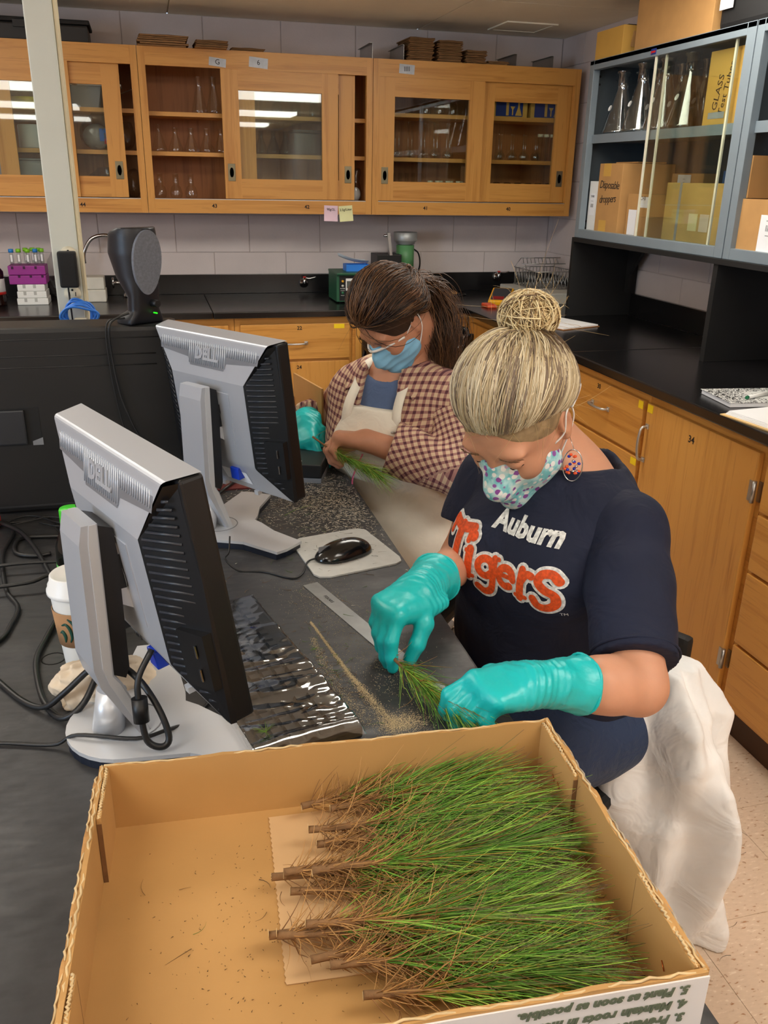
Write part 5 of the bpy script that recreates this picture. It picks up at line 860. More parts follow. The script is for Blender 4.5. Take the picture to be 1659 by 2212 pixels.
# ================================================================= pine seedlings
M_needle = attr_mat('pine_needles', .5, .35); M_bark = mat('bark', (126, 92, 58), .85, var=.3, scale=60, bmp=.5, bscale=200)
M_wood = mat('cut_wood', (206, 176, 128), .7)
def lerp(a, b, t): return a+(b-a)*t
def seedling(label, base, tip, seed, n=520, L=.105, green=(1.0), group='pine seedlings in the box', zlift=.0, brown=.42, sr=.0042, droop=.5, dry=.34):
    """stem from base to tip lying down; needles brush forward towards the tip; brown scrub near the base"""
    r = np.random.default_rng(seed); B = np.array(base, float); T = np.array(tip, float); ax = T-B; Ln = np.linalg.norm(ax); a = ax/Ln
    sd = np.cross(a, (0, 0, 1)); sd /= np.linalg.norm(sd); up = np.cross(sd, a)
    t = thing('pine_seedling', label, 'seedling', tuple(B), group=group)
    w1 = r.normal(0, .006, 2); cp = [B+ax*q+sd*(w1[0]*math.sin(q*5)+w1[1]*q)+up*.004*math.sin(q*6+seed) for q in np.linspace(0, .72, 9)]
    P_ = lambda q: np.array([np.interp(q, np.linspace(0, .72, 9), [c[i] for c in cp]) for i in range(3)]).T
    MB().tube([Vector(c-B) for c in spline_np(cp)], list(np.linspace(sr, sr*.45, len(spline_np(cp)))), 8).build('stem', M_bark, t)
    MB().cyl(Vector((0, 0, 0)), Vector(-a*.0006), sr*.97, n=10).build('cut_end', M_wood, t)
    M = 7; s_ = np.linspace(0, 1, M)[None, :, None]
    # green needles
    q0 = .72*np.sqrt(r.uniform(.06, 1, n)); org = P_(q0); ph = r.uniform(0, 2*PI, n); sp = np.clip(r.normal(.34, .2, n), .03, 1.1)*(1.15-.5*q0/.72); ln = L*r.uniform(.65, 1.2, n)
    u0 = np.cos(ph)[:, None]*sd+np.sin(ph)[:, None]*up; d0 = a[None]*np.cos(sp)[:, None]+u0*np.sin(sp)[:, None]; cv = (a[None]*.5-np.array([0, 0, 1.])*droop*r.uniform(.1, .8, n)[:, None]+sd*r.normal(0, .55, n)[:, None])
    pth = org[:, None]+d0[:, None]*ln[:, None, None]*s_+cv[:, None]*(ln[:, None, None]*s_**2*.28); lim = BZ+.009+zlift; pth[..., 2] = np.where(pth[..., 2] < lim, lim+(r.uniform(0, .012, (n, 1))), pth[..., 2])
    g1 = lin((66, 112, 34)); g2 = lin((172, 208, 84)); g3 = lin((106, 160, 54)); k = r.uniform(0, 1, (n, 1)); c = np.where(k < .5, lerp(g1, g3, k*2), lerp(g3, g2, k*2-1))*r.uniform(.75, 1.2, (n, 1)); yl = r.uniform(0, 1, n) < .1; c[yl] = lin((170, 130, 50))
    tipc = np.where(r.uniform(0, 1, (n, 1)) < brown, lin((104, 80, 68)), c*1.05)
    me = strands(pth-B, r.uniform(.0006, .00095, n), c, 'needles', 3, tipc); o = obj('needles', me, M_needle, t); o['kind'] = 'stuff'
    # dry brown needles and twigs round the lower stem
    m = int(n*dry); q0 = r.uniform(.02, .45, m); org = P_(q0); ph = r.uniform(0, 2*PI, m); sp = np.clip(r.normal(.6, .3, m), .05, 1.4); ln = r.uniform(.02, .06, m)
    u0 = np.cos(ph)[:, None]*sd+np.sin(ph)[:, None]*up; d0 = a[None]*np.cos(sp)[:, None]+u0*np.sin(sp)[:, None]; cv = r.normal(0, .9, (m, 3)); pth = org[:, None]+d0[:, None]*ln[:, None, None]*s_+cv[:, None]*(ln[:, None, None]*s_**2*.3); pth[..., 2] = np.maximum(pth[..., 2], lim)
    c = np.where(r.uniform(0, 1, (m, 1)) < .7, lin((188, 142, 86)), lin((134, 94, 56)))*r.uniform(.7, 1.25, (m, 1)); o = obj('dry_needles', strands(pth-B, r.uniform(.0005, .0010, m), c, 'dry', 3), M_needle, t); o['kind'] = 'stuff'
    return t
def spline_np(cp): return [np.array(v) for v in spline([tuple(c) for c in cp], 4)]
zb = BZ+.018
SEED = [((-2.062, -3.845), (-1.775, -3.845), .008, 'seedling lying against the back wall of the box'), ((-2.03, -3.86), (-1.765, -3.875), .014, 'bright seedling beside the one at the back wall'),
 ((-2.062, -3.892), (-1.74, -3.925), .02, 'seedling whose thick stem end lies on the kraft sheet'), ((-2.055, -3.905), (-1.75, -3.945), .008, 'seedling with a forked dry twig near its cut end'),
 ((-2.112, -3.945), (-1.752, -3.975), .008, 'seedling with its cut stem reaching past the kraft sheet edge'), ((-2.10, -3.955), (-1.765, -3.995), .018, 'seedling lying across the middle of the pile'),
 ((-2.072, -3.972), (-1.748, -3.985), .03, 'seedling on top with a long bare stem'), ((-2.095, -3.968), (-1.79, -4.02), .006, 'seedling squeezed under the bare stemmed one'),
 ((-2.125, -4.02), (-1.785, -4.05), .01, 'seedling with a pale cut stem end near the open floor of the box'), ((-2.118, -4.03), (-1.775, -4.07), .02, 'seedling lying parallel beside the pale cut one'),
 ((-2.09, -4.035), (-1.795, -4.09), .03, 'seedling with short stub stem on top of the pile'), ((-2.09, -4.075), (-1.79, -4.115), .01, 'seedling with a green tuft sprouting at its stem end'),
 ((-2.075, -4.095), (-1.795, -4.135), .02, 'seedling next to the printed box wall'), ((-2.05, -4.125), (-1.80, -4.165), .012, 'seedling pressed against the printed box wall')]
for i, (b, tp, dz, lb) in enumerate(SEED): seedling('pine '+lb, (b[0], b[1]+(.012 if i > 10 else 0), zb+dz), (tp[0]-(.055 if i < 2 else .03), tp[1]+(.012 if i > 10 else 0)+[.0, .006, -.006, .01, -.008][i % 5], zb+dz*.6+.012), 40+i, 430, .102)
def loose(name, label, cat, paths, rad, cols, n=3):
    """loose litter: too many and too small to count"""
    P = np.asarray(paths); o = obj(name, strands(P, rad, cols, name, n), M_needle); return tag(o, label, cat, None, 'stuff')
r = np.random.default_rng(5)
def litter(c, s, n, z, L=(.008, .03), cols=((120, 88, 50), (90, 66, 44), (90, 120, 50)), rad=(.0003, .0006)):
    p = np.stack([r.normal(c[0], s[0], n), r.normal(c[1], s[1], n), np.full(n, z)], 1); a = r.uniform(0, 2*PI, n); l = r.uniform(*L, n); t_ = np.linspace(-.5, .5, 5)[None, :, None]
    d = np.stack([np.cos(a), np.sin(a), 0*a], 1); e = np.stack([-np.sin(a), np.cos(a), 0*a], 1); pth = p[:, None]+d[:, None]*l[:, None, None]*t_+e[:, None]*(l*r.normal(0, .5, n))[:, None, None]*t_**2; pth[..., 2] = z+r.uniform(0, .0012, (n, 1))
    cc = np.array([lin(cols[i]) for i in r.integers(0, len(cols), n)]); return pth, r.uniform(*rad, n), cc
def mix(*ls): return [np.concatenate(q) for q in zip(*ls)]
def inb(L, x0, x1, y0, y1): k = (L[0][..., 0].min(1) > x0) & (L[0][..., 0].max(1) < x1) & (L[0][..., 1].min(1) > y0) & (L[0][..., 1].max(1) < y1); return [q[k] for q in L]
A = inb(mix(litter((-1.87, -2.74), (.09, .12), 1900, BZ+.0008, (.002, .012), ((240, 234, 216), (220, 208, 184), (180, 168, 146)), (.0003, .0007)), litter((-1.79, -2.82), (.05, .12), 1500, BZ+.0008, (.002, .010), ((240, 234, 216), (220, 208, 186)), (.0003, .0007)), litter((-1.9, -3.0), (.1, .25), 160, BZ+.0008, (.006, .03))), -2.4, -1.728, -3.7, -2.2)
loose('needle_litter', 'pale needle and stem litter strewn over the far bench end', 'litter', *A)
def grains(path, width, n, z, hmax): 
    P = np.array(path); u = r.uniform(0, len(P)-1.001, n); i = u.astype(int); f = (u-i)[:, None]; c = P[i]*(1-f)+P[i+1]*f; w_ = np.interp(u, range(len(P)), width); p = np.stack([c[:, 0]+r.normal(0, 1, n)*w_, c[:, 1]+r.normal(0, 1, n)*w_, np.full(n, z)], 1); d = np.linalg.norm(p[:, :2]-c[:, :2], axis=1)/np.maximum(w_*2, 1e-6); p[:, 2] += np.maximum(0, 1-d)*np.minimum(hmax, w_*.8)*r.uniform(.3, 1, n); return p
def sand(name, label, p, col):
    n = len(p); V = []; F = []; s = r.uniform(.0003, .0007, (n, 1)); o4 = np.array([(1, 0, -.5), (-.6, .8, -.5), (-.6, -.8, -.5), (0, 0, .9)]); V = (p[:, None]+s[:, None]*o4[None]).reshape(-1, 3); b = np.arange(n)[:, None]*4; F = np.concatenate([b+np.array([[0, 1, 3]]), b+np.array([[1, 2, 3]]), b+np.array([[2, 0, 3]])]); me = D.meshes.new(name); me.from_pydata(V.tolist(), [], F.tolist()); o = obj(name, me, col); return tag(o, label, 'litter', None, 'stuff')
M_sand = mat('sand', (206, 188, 152), .9, var=.2, scale=400)
S1_ = [(-1.962, -3.345), (-1.945, -3.45), (-1.932, -3.53), (-1.918, -3.60), (-1.90, -3.68)]
sand('sand_line', 'thin ridge of pale sand running along the bench beside the keyboard', np.concatenate([grains(S1_, [.0012, .0016, .0022, .0045, .006], 5200, BZ+.0006, .003), grains([(-1.91, -3.675), (-1.865, -3.668)], [.012, .014], 2600, BZ+.0005, .0006), grains([(-1.968, -3.40), (-1.965, -3.50), (-1.95, -3.60), (-1.94, -3.66)], [.003, .006, .008, .012], 1500, BZ+.0005, .0004)]), M_sand)
sand('sand_dust', 'pale dust scattered over the bench between keyboard and hands', grains([(-1.95, -3.2), (-1.88, -3.4), (-1.87, -3.6)], [.035, .035, .035], 2200, BZ+.0004, .0001), M_sand)
B_ = inb(mix(litter((-1.955, -3.5), (.025, .08), 110, BZ+.0008, (.006, .022)), litter((-1.84, -3.06), (.07, .07), 45, BZ+.0042, (.005, .02), ((90, 88, 80), (110, 100, 80)))), -2.4, -1.73, -3.72, -2.9)
loose('needle_litter', 'brown needle bits lying along the sand ridge and on the mouse pad', 'litter', *B_)
C_ = inb(mix(litter((-2.13, -4.0), (.06, .08), 300, BZ+.0046, (.0006, .003), ((96, 70, 44), (130, 96, 60))), litter((-1.775, -4.03), (.012, .13), 260, BZ+.0054, (.004, .016), ((60, 50, 40), (90, 70, 50))), litter((-2.15, -3.98), (.05, .08), 10, BZ+.0052, (.012, .03))), -2.27, -1.755, -4.2, -3.83)
loose('needle_litter', 'needle crumbs scattered on the floor of the box', 'litter', *C_)
E_ = inb(litter((-.95, -3.2), (.25, .35), 90, .0006, (.008, .035), ((90, 66, 40), (60, 48, 36)), (.0004, .0008)), -1.5, -.7, -4.2, -2.5); loose('needle_litter', 'dark pine needles dropped on the tile floor', 'litter', *E_)
def twig(name, label, pts, r_, col): return tag(MB().tube(spline(pts, 5), r_, 5).build(name, mat(name+str(col[0]), col, .7)), label, 'twig')
twig('pine_twig', 'short brown twig on the bench beside the second monitor base', [(-2.03, -2.905, BZ+.0015), (-2.0, -2.913, BZ+.0015), (-1.978, -2.908, BZ+.0015)], .001, (120, 76, 40)); twig('green_needle', 'long green needle pair on the dusty bench', [(-1.93, -2.83, BZ+.001), (-1.90, -2.80, BZ+.001), (-1.86, -2.776, BZ+.001)], .0008, (100, 130, 60))
def tuft(label, c, seed, n=14, L=.02):
    q = np.random.default_rng(seed); a = q.uniform(0, 2*PI, n); el = q.uniform(.1, 1.0, n); d = np.stack([np.cos(a)*np.cos(el), np.sin(a)*np.cos(el), np.sin(el)], 1); s_ = np.linspace(0, 1, 5)[None, :, None]; p = d[:, None]*L*q.uniform(.6, 1.2, (n, 1, 1))*s_; p[..., 2] = np.maximum(p[..., 2]-.3*L*s_[..., 0]**2, .0005); t = thing('needle_tuft', label, 'needles', c); o = obj('needles', strands(p, np.full(n, .0005), np.tile(lin((104, 140, 44)), (n, 1)), 'tuft', 3), M_needle, t); o['kind'] = 'stuff'
tuft('small green needle tuft at the keyboard cover corner', (-2.085, -3.69, BZ+.03), 3); tuft('tiny needle tuft between keyboard and sand ridge', (-1.972, -3.44, BZ+.0005), 4, 8, .01)
# ================================================================= people
V3 = lambda *a: np.array(a, float)
def unit(v): v = np.array(v, float); return v/np.linalg.norm(v)
M_skin = mat('skin', (206, 150, 120), .5, var=.06, scale=18, sub=.12, bmp=.06, bscale=350); M_skin2 = mat('skin_tanned', (200, 142, 112), .5, var=.08, scale=18, sub=.12, bmp=.08, bscale=300)
def cloth(name, c, rough=.85, crease=.35, cs=14., sheen=.1, weave=900.):
    if name in MATS: return MATS[name]
    m, nt, b = _nt(name); n0 = N(nt, 'ShaderNodeTexNoise', Scale=7.0, Detail=3.0); nt.links.new(coords(nt), n0.inputs['Vector']); col = rgb(*c); r_ = ramp(nt, n0.outputs['Fac'], [(.3, tuple(x*.88 for x in col[:3])+(1,)), (.7, tuple(min(1, x*1.1) for x in col[:3])+(1,))]); nt.links.new(r_.outputs[0], b.inputs['Base Color'])
    n1 = N(nt, 'ShaderNodeTexNoise', Scale=cs, Detail=3.0, Distortion=1.2); nt.links.new(coords(nt), n1.inputs['Vector']); n2 = N(nt, 'ShaderNodeTexNoise', Scale=weave, Detail=1.0); nt.links.new(coords(nt), n2.inputs['Vector'])
    b1 = N(nt, 'ShaderNodeBump'); b1.inputs['Strength'].default_value = crease; b1.inputs['Distance'].default_value = .02; nt.links.new(n1.outputs['Fac'], b1.inputs['Height']); b2 = N(nt, 'ShaderNodeBump'); b2.inputs['Strength'].default_value = .15; b2.inputs['Distance'].default_value = .001; nt.links.new(n2.outputs['Fac'], b2.inputs['Height']); nt.links.new(b1.outputs[0], b2.inputs['Normal']); nt.links.new(b2.outputs[0], b.inputs['Normal'])
    b.inputs['Roughness'].default_value = rough; b.inputs['Sheen Weight'].default_value = sheen; MATS[name] = m; return m
M_glove = mat('nitrile_glove', (22, 186, 188), .36, var=.05, scale=12, bmp=.35, bscale=38, bdist=.006)
def gingham():
    m, nt, b = _nt('plaid_cloth'); uv = N(nt, 'ShaderNodeUVMap'); uv.uv_map = 'UVMap'; sp = N(nt, 'ShaderNodeSeparateXYZ'); nt.links.new(uv.outputs[0], sp.inputs[0]); out = []
    for ax in (0, 1):
        a = N(nt, 'ShaderNodeMath', operation='MULTIPLY'); a.inputs[1].default_value = 1/.0165; nt.links.new(sp.outputs[ax], a.inputs[0]); f = N(nt, 'ShaderNodeMath', operation='FRACT'); nt.links.new(a.outputs[0], f.inputs[0]); g = N(nt, 'ShaderNodeMath', operation='LESS_THAN'); g.inputs[1].default_value = .42; nt.links.new(f.outputs[0], g.inputs[0]); out.append(g)
    ad = N(nt, 'ShaderNodeMath', operation='ADD'); nt.links.new(out[0].outputs[0], ad.inputs[0]); nt.links.new(out[1].outputs[0], ad.inputs[1]); hf = N(nt, 'ShaderNodeMath', operation='MULTIPLY'); hf.inputs[1].default_value = .5; nt.links.new(ad.outputs[0], hf.inputs[0])
    r_ = ramp(nt, hf.outputs[0], [(0, rgb(206, 178, 148)), (.5, rgb(156, 112, 104)), (1, rgb(86, 44, 54))]); nt.links.new(r_.outputs[0], b.inputs['Base Color']); b.inputs['Roughness'].default_value = .85
    n1 = N(nt, 'ShaderNodeTexNoise', Scale=16.0, Detail=3.0, Distortion=1.0); nt.links.new(coords(nt), n1.inputs['Vector']); bump(nt, b, n1.outputs['Fac'], .4, .02); MATS['plaid_cloth'] = m; return m
M_plaid = gingham()
def set_uv(me, fn):
    co = np.empty(len(me.vertices)*3, np.float32); me.vertices.foreach_get('co', co); uv = fn(co.reshape(-1, 3)); li = np.empty(len(me.loops), np.int32); me.loops.foreach_get('vertex_index', li); l = me.uv_layers.new(name='UVMap'); l.data.foreach_set('uv', uv[li].astype(np.float32).ravel())
def head_axes(Fh, pitch):
    Fh = unit(list(Fh)+[0]); f = Fh*math.cos(pitch)-np.array([0, 0, math.sin(pitch)]); u = Fh*math.sin(pitch)+np.array([0, 0, math.cos(pitch)]); l = np.cross(u, f); return f, l, u
def head_sdf(s, C, ax, sc=1.0):
    f, l, u = ax; R = np.stack([f, l, u], 1); P = lambda a, b, c: C+(f*a+l*b+u*c)*sc
    s.ell(P(-.012, 0, .035), np.array((.1, .077, .088))*sc, R, .02); s.ell(P(.032, 0, -.03), np.array((.060, .061, .084))*sc, R, .03)
    for k in (-1, 1):
        s.cone(P(.0, k*.05, -.04), P(.07, k*.012, -.1), .018*sc, .016*sc, .03); s.ell(P(.06, k*.035, -.032), np.array((.026, .024, .026))*sc, R, .02)
        s.ell(P(.078, k*.031, .024), np.array((.012, .024, .008))*sc, R, .02)
    s.cone(P(.085, 0, .012), P(.106, 0, -.03), .008*sc, .0115*sc, .012)
    for k in (-1, 1): s.ell(P(.0985, k*.033, .004), np.array((.014, .018, .011))*sc, R, .01, 'sub'); s.ell(P(.0785, k*.032, .0), np.array((.0135, .0145, .0125))*sc, R, .004)
    for k in (-1, 1): s.ell(P(-.014, k*.077, -.01), np.array((.017, .008, .03))*sc, R, .006); s.ell(P(-.010, k*.085, -.008), np.array((.009, .006, .019))*sc, R, .004, 'sub'); s.ell(P(-.008, k*.076, -.038), np.array((.009, .006, .01))*sc, R, .006)
    s.ell(P(.088, 0, -.07), np.array((.012, .022, .008))*sc, R, .01)
    return P
def hand(s, W, d, n, sd, curl, thumb, grow=0.0, sc=1.0, spread=.06):
    """palm and five fingers: W wrist, d towards the knuckles, n out of the palm, sd to the thumb side"""
    d = unit(d); n = unit(np.array(n)-d*np.dot(n, d)); sd = unit(np.array(sd)-d*np.dot(sd, d)-n*np.dot(sd, n)); W = np.array(W, float); g = grow
    off = [.028, .0095, -.009, -.026]; ml = [.086, .085, .08, .072]; ph = [(.043, .027, .021), (.047, .031, .022), (.043, .028, .021), (.034, .022, .019)]; rr = [.0098, .0100, .0095, .0085]
    for i in range(4):
        b = W+sd*off[i]*.55*sc+d*.008; kn = W+d*ml[i]*sc+sd*off[i]*sc-n*.002; s.cone(b, kn, .0165*sc+g, .0128*sc+g, .014)
        dd = unit(d+sd*spread*(1.2-i*.8)); a = 0; p = kn; r0 = rr[i]*sc
        for j in range(3):
            a += curl[i][j]; v = dd*math.cos(a)+n*math.sin(a); q = p+v*ph[i][j]*sc; s.cone(p, q, r0*(1.08-.1*j)+g, r0*(.98-.1*j)+g, .0045 if j else .008); p = q
    s.ell(W+d*.042*sc+n*.006, np.array((.045, .034, .016))*sc+g, np.stack([d, sd, n], 1), .015)
    T = [W+sd*.018*sc+d*.018]+[W+(d*a+sd*b+n*c)*sc for a, b, c in thumb]; rs = [.0175, .0135, .0115, .0095]; s.ell((T[0]+T[1])/2, np.array((.028, .018, .018))*sc+g, np.stack([unit(T[1]-T[0]), sd, n], 1), .014)
    for i in range(3): s.cone(T[i], T[i+1], rs[i]*sc+g, rs[i+1]*sc+g, .006)
    return s
def glove(root, W, d, n, sd, curl, thumb, E, label, cuff=.085, seed=1):
    lo = np.array(W)-.17; hi = np.array(W)+.17; s = SDF(lo, hi, .0026); hand(s, W, d, n, sd, curl, thumb, .0016); ax = unit(np.array(E)-np.array(W)); W_ = np.array(W, float)
    s.cone(W_+unit(d)*.01, W_+ax*.03, .030, .031, .02); s.cone(W_+ax*.03, W_+ax*cuff, .034, .046, .015)
    G = s.grid(); t = (G-W_)@ax; s.F += (np.where(t > .005, 1, .25)*(np.abs(vnoise(G, 130, seed))*.0032-.001)+np.exp(-((t+.008)/.035)**2)*.0011*np.sin(t*560+4*vnoise(G, 40, seed+3))).astype(np.float32); s.cut(W_+ax*cuff, ax); G = None
    o = obj('glove', s.mesh('glove', root.location), M_glove, root); o['label'] = label
    e1 = unit(np.cross(ax, (0, 0, 1))); e2 = np.cross(ax, e1); c = W_+ax*(cuff-.002)-np.array(root.location); MB().tube([tuple(c+(e1*math.cos(a)+e2*math.sin(a))*(.0445+.0012*math.sin(5*a))) for a in np.linspace(0, 2*PI, 33)], .0024, 6, cap=False).build('cuff_rim', M_glove, o); return o
def hair_shell(C, ax, d, grow, sc=1.0): # point on the hair ellipsoid in direction d (head coordinates)
    r = 1/np.sqrt((d[:, 0]/(.1*sc+grow))**2+(d[:, 1]/(.077*sc+grow))**2+(d[:, 2]/(.088*sc+grow))**2); q = d*r[:, None]+np.array([-.012, 0, .035])*sc; return C+q@np.stack(ax, 0)
def slerp(a, b, t): om = np.arccos(np.clip((a*b).sum(-1, keepdims=True), -1, 1)); so = np.maximum(np.sin(om), 1e-4); return (np.sin((1-t)*om)/so)*a+(np.sin(t*om)/so)*b
def stroke(mb, pts, w, prj, e, n=5, cl=False):
    P = [Vector((p[0], p[1], 0)) for p in pts]; P = spline(P, 6) if len(P) > 2 else [P[0].lerp(P[1], i/8) for i in range(9)]
    vs = []; fs = []; m = len(P)
    for i, p in enumerate(P):
        t = (P[min(i+1, m-1)]-P[max(i-1, 0)]).normalized(); q = Vector((-t.y, t.x, 0))
        for k in range(n): vs.append(prj(p+q*w*(k/(n-1)-.5), e))
    for i in range(m-1):
        for k in range(n-1): fs.append((i*n+k, i*n+k+1, (i+1)*n+k+1, (i+1)*n+k))
    mb.add(vs, fs, True)
    for p in (P[0], P[-1]):
        c = [prj(p+Vector((math.cos(a), math.sin(a), 0))*w*.5, e) for a in np.linspace(0, 2*PI, 14, endpoint=False)]; mb.add([prj(p, e)]+c, [(0, 1+k, 1+(k+1) % 14) for k in range(14)], True)
# ----------------------------------------------------------------- fair-haired woman at the box
F1 = unit((-.866, -.5, 0)); L1 = unit((.5, -.866, 0)); UP = V3(0, 0, 1); S1c = V3(-1.495, -3.315, .985); PV1 = V3(-1.435, -3.285, .50)
root = thing('person', 'seated woman with fair hair in a bun, navy T-shirt, floral mask and teal gloves', 'person', (-1.44, -3.29, 0)); rl = np.array(root.location)
ShL, ShR = V3(-1.425, -3.452, .928), V3(-1.565, -3.19, .94); ElL, WrL = V3(-1.505, -3.668, .765), V3(-1.695, -3.705, .82); ElR, WrR = V3(-1.635, -3.225, .795), V3(-1.795, -3.455, .862)
HC1 = V3(-1.605, -3.36, 1.12); HA1 = head_axes((-.78, -.63), math.radians(44)); curlL = [(.55, .9, .5), (.75, 1.0, .6), (.9, 1.1, .6), (1.0, 1.1, .6)]; thL = [(.05, .048, .012), (.085, .045, .026), (.112, .034, .036)]
curlR = [(.95, .45, .2), (1.05, .5, .25), (1.1, .55, .3), (1.1, .6, .35)]; thR = [(.045, .042, .03), (.066, .042, .058), (.078, .034, .082)]
dL, nL, sL = V3(-1, -.06, .0), V3(0, .12, -1), V3(0, 1, .1); dR, nR, sR = V3(-.82, -.52, -.12), V3(-.05, -.1, -1), V3(.53, -.84, 0)
s = SDF((-2.02, -3.92, .0), (-1.12, -2.95, 1.27), .0065)
s.chain([PV1, V3(-1.47, -3.3, .68), V3(-1.495, -3.31, .86), S1c-UP*.03], [.155, .15, .15, .10], .06, (F1, 1.3)); s.cone(S1c-F1*.02-UP*.02, ShL, .065, .056, .05); s.cone(S1c-F1*.02-UP*.02, ShR, .065, .056, .05)
s.cone(S1c-F1*.03+UP*.0, HC1-HA1[0]*.035-HA1[2]*.06, .062, .054, .04); s.cone(ShL, ElL, .055, .044, .03); s.cone(ElL, WrL, .044, .028, .02); s.cone(lerp(ElL, WrL, .3), lerp(ElL, WrL, .4), .044, .042, .02); s.cone(ShR, ElR, .055, .044, .03); s.cone(ElR, WrR, .044, .028, .02)
for sg in (-1, 1):
    hp = PV1+L1*.09*sg-UP*.02; kn = hp+F1*.40+UP*.03; an = kn-UP*.42+F1*.02; s.cone(hp, kn, .10, .066, .04); s.cone(kn, an, .06, .042, .03); s.cone(an, an+F1*.13-UP*.03, .04, .03, .02)
hand(s, WrL, dL, nL, sL, curlL, thL, -.001); hand(s, WrR, dR, nR, sR, curlR, thR, -.001)
body = obj('body', s.mesh('body', rl), M_skin, root)
s = SDF(HC1-.16, HC1+.16, .0028); P1 = head_sdf(s, HC1, HA1, 1.05); s.cone(HC1-HA1[0]*.035-HA1[2]*.06, S1c-F1*.03, .054, .060, .03); obj('head', s.mesh('head', rl), M_skin, body)
def face_bits(par, P, ax, C, rl, lash, brow):
    f, l, u = ax
    for k in (-1, 1):
        pts = [P(.0905-.010*abs(a)**2*.9-.002*(a*k > 0), k*.032+.0155*a, -.0065+.0035*abs(a)**2)-rl for a in np.linspace(-1, 1, 9)]; MB().tube([tuple(p) for p in pts], [.0006+.0011*(1-abs(a)) for a in np.linspace(-1, 1, 9)], 5).build('eyelashes', lash, par)
        q = np.random.default_rng(3); a0 = q.uniform(-1, 1, 90); st = np.stack([P(.0955-.012*a*a*(1 if a*k > 0 else .3), k*(.034)+.021*a, .021+.004*(1-a*a)+z) for a, z in zip(a0, q.uniform(-.0028, .0028, 90))]); dr = l*k*.75+u*.35+f*.1; pth = st[:, None]+dr[None, None]*(np.linspace(0, 1, 4)[None, :, None]*.007); ob = obj('eyebrow', strands(pth-rl, np.full(90, .00042), np.tile(lin(brow), (90, 1)), 'eyebrow', 3), attr_mat('strand_hair', .45, .5), par); ob['kind'] = 'stuff'
face_bits(body, P1, HA1, HC1, rl, mat('lash', (40, 28, 22), .6), (120, 90, 62))
# shirt
M_navy = cloth('navy_cotton', (11, 20, 46), .85, .5, 12, .0)
s = SDF((-1.85, -3.8, .42), (-1.15, -2.95, 1.1), .006)
s.chain([PV1+UP*.02, V3(-1.475, -3.305, .66), V3(-1.50, -3.318, .84), S1c-UP*.035], [.182, .186, .172, .118], .06, (F1, 1.25)); s.cone(S1c-F1*.02-UP*.02, ShL, .076, .067, .05); s.cone(S1c-F1*.02-UP*.02, ShR, .076, .067, .05)
for sg in (-1, 1): s.ell(V3(-1.50, -3.318, .85)+F1*.085+L1*.075*sg, (.07, .07, .075), None, .06)
s.cone(S1c-F1*.09-UP*.06, V3(-1.40, -3.27, .75), .09, .12, .08)
G = s.grid(); s.F += (.0035*vnoise(G*np.array([1, 1, .7], np.float32), 38, 5)+.002*vnoise(G, 75, 8)).astype(np.float32); s.cut((0, 0, .485), (0, 0, -1), .004)
nk = HC1-HA1[0]*.035-HA1[2]*.06; s.cone(S1c-F1*.03-UP*.03, S1c-F1*.03+UP*.12, .079, .125, .01, None, 'sub'); 
shirt_me = s.mesh('shirt', rl); shirt = obj('t_shirt', shirt_me, M_navy, root)
MB().tube([tuple(S1c-F1*.03+UP*(.008+.012*math.cos(a))-rl+(F1*math.cos(a)+L1*math.sin(a))*.0935) for a in np.linspace(0, 2*PI, 41)], .0045, 6, cap=False).build('collar_rib', M_navy, shirt)
for sh, el, nm in ((ShL, ElL, 1), (ShR, ElR, 2)):
    s = SDF(np.minimum(sh, el)-.12, np.maximum(sh, el)+.12, .0055); q = lerp(sh, el, .86 if nm == 1 else .62); s.cone(sh, lerp(sh, el, .35), .068, .068, .03); s.cone(lerp(sh, el, .35), q, .068, .07, .03); s.cone(sh, S1c-UP*.02, .068, .066, .03); G = s.grid(); s.F += (.003*vnoise(G, 48, nm)).astype(np.float32); s.cut(q, el-sh); s.cut(S1c+(sh-S1c)*.55, S1c-sh)
    sv = obj('sleeve', s.mesh('sleeve', rl), M_navy, shirt); e1 = unit(np.cross(el-sh, (1, 0, .2))); e2 = unit(np.cross(el-sh, e1)); MB().tube([tuple(q-unit(el-sh)*.012-rl+(e1*math.cos(a)+e2*math.sin(a))*.0692) for a in np.linspace(0, 2*PI, 31)], .0028, 5, cap=False).build('hem_stitch', M_navy, sv)
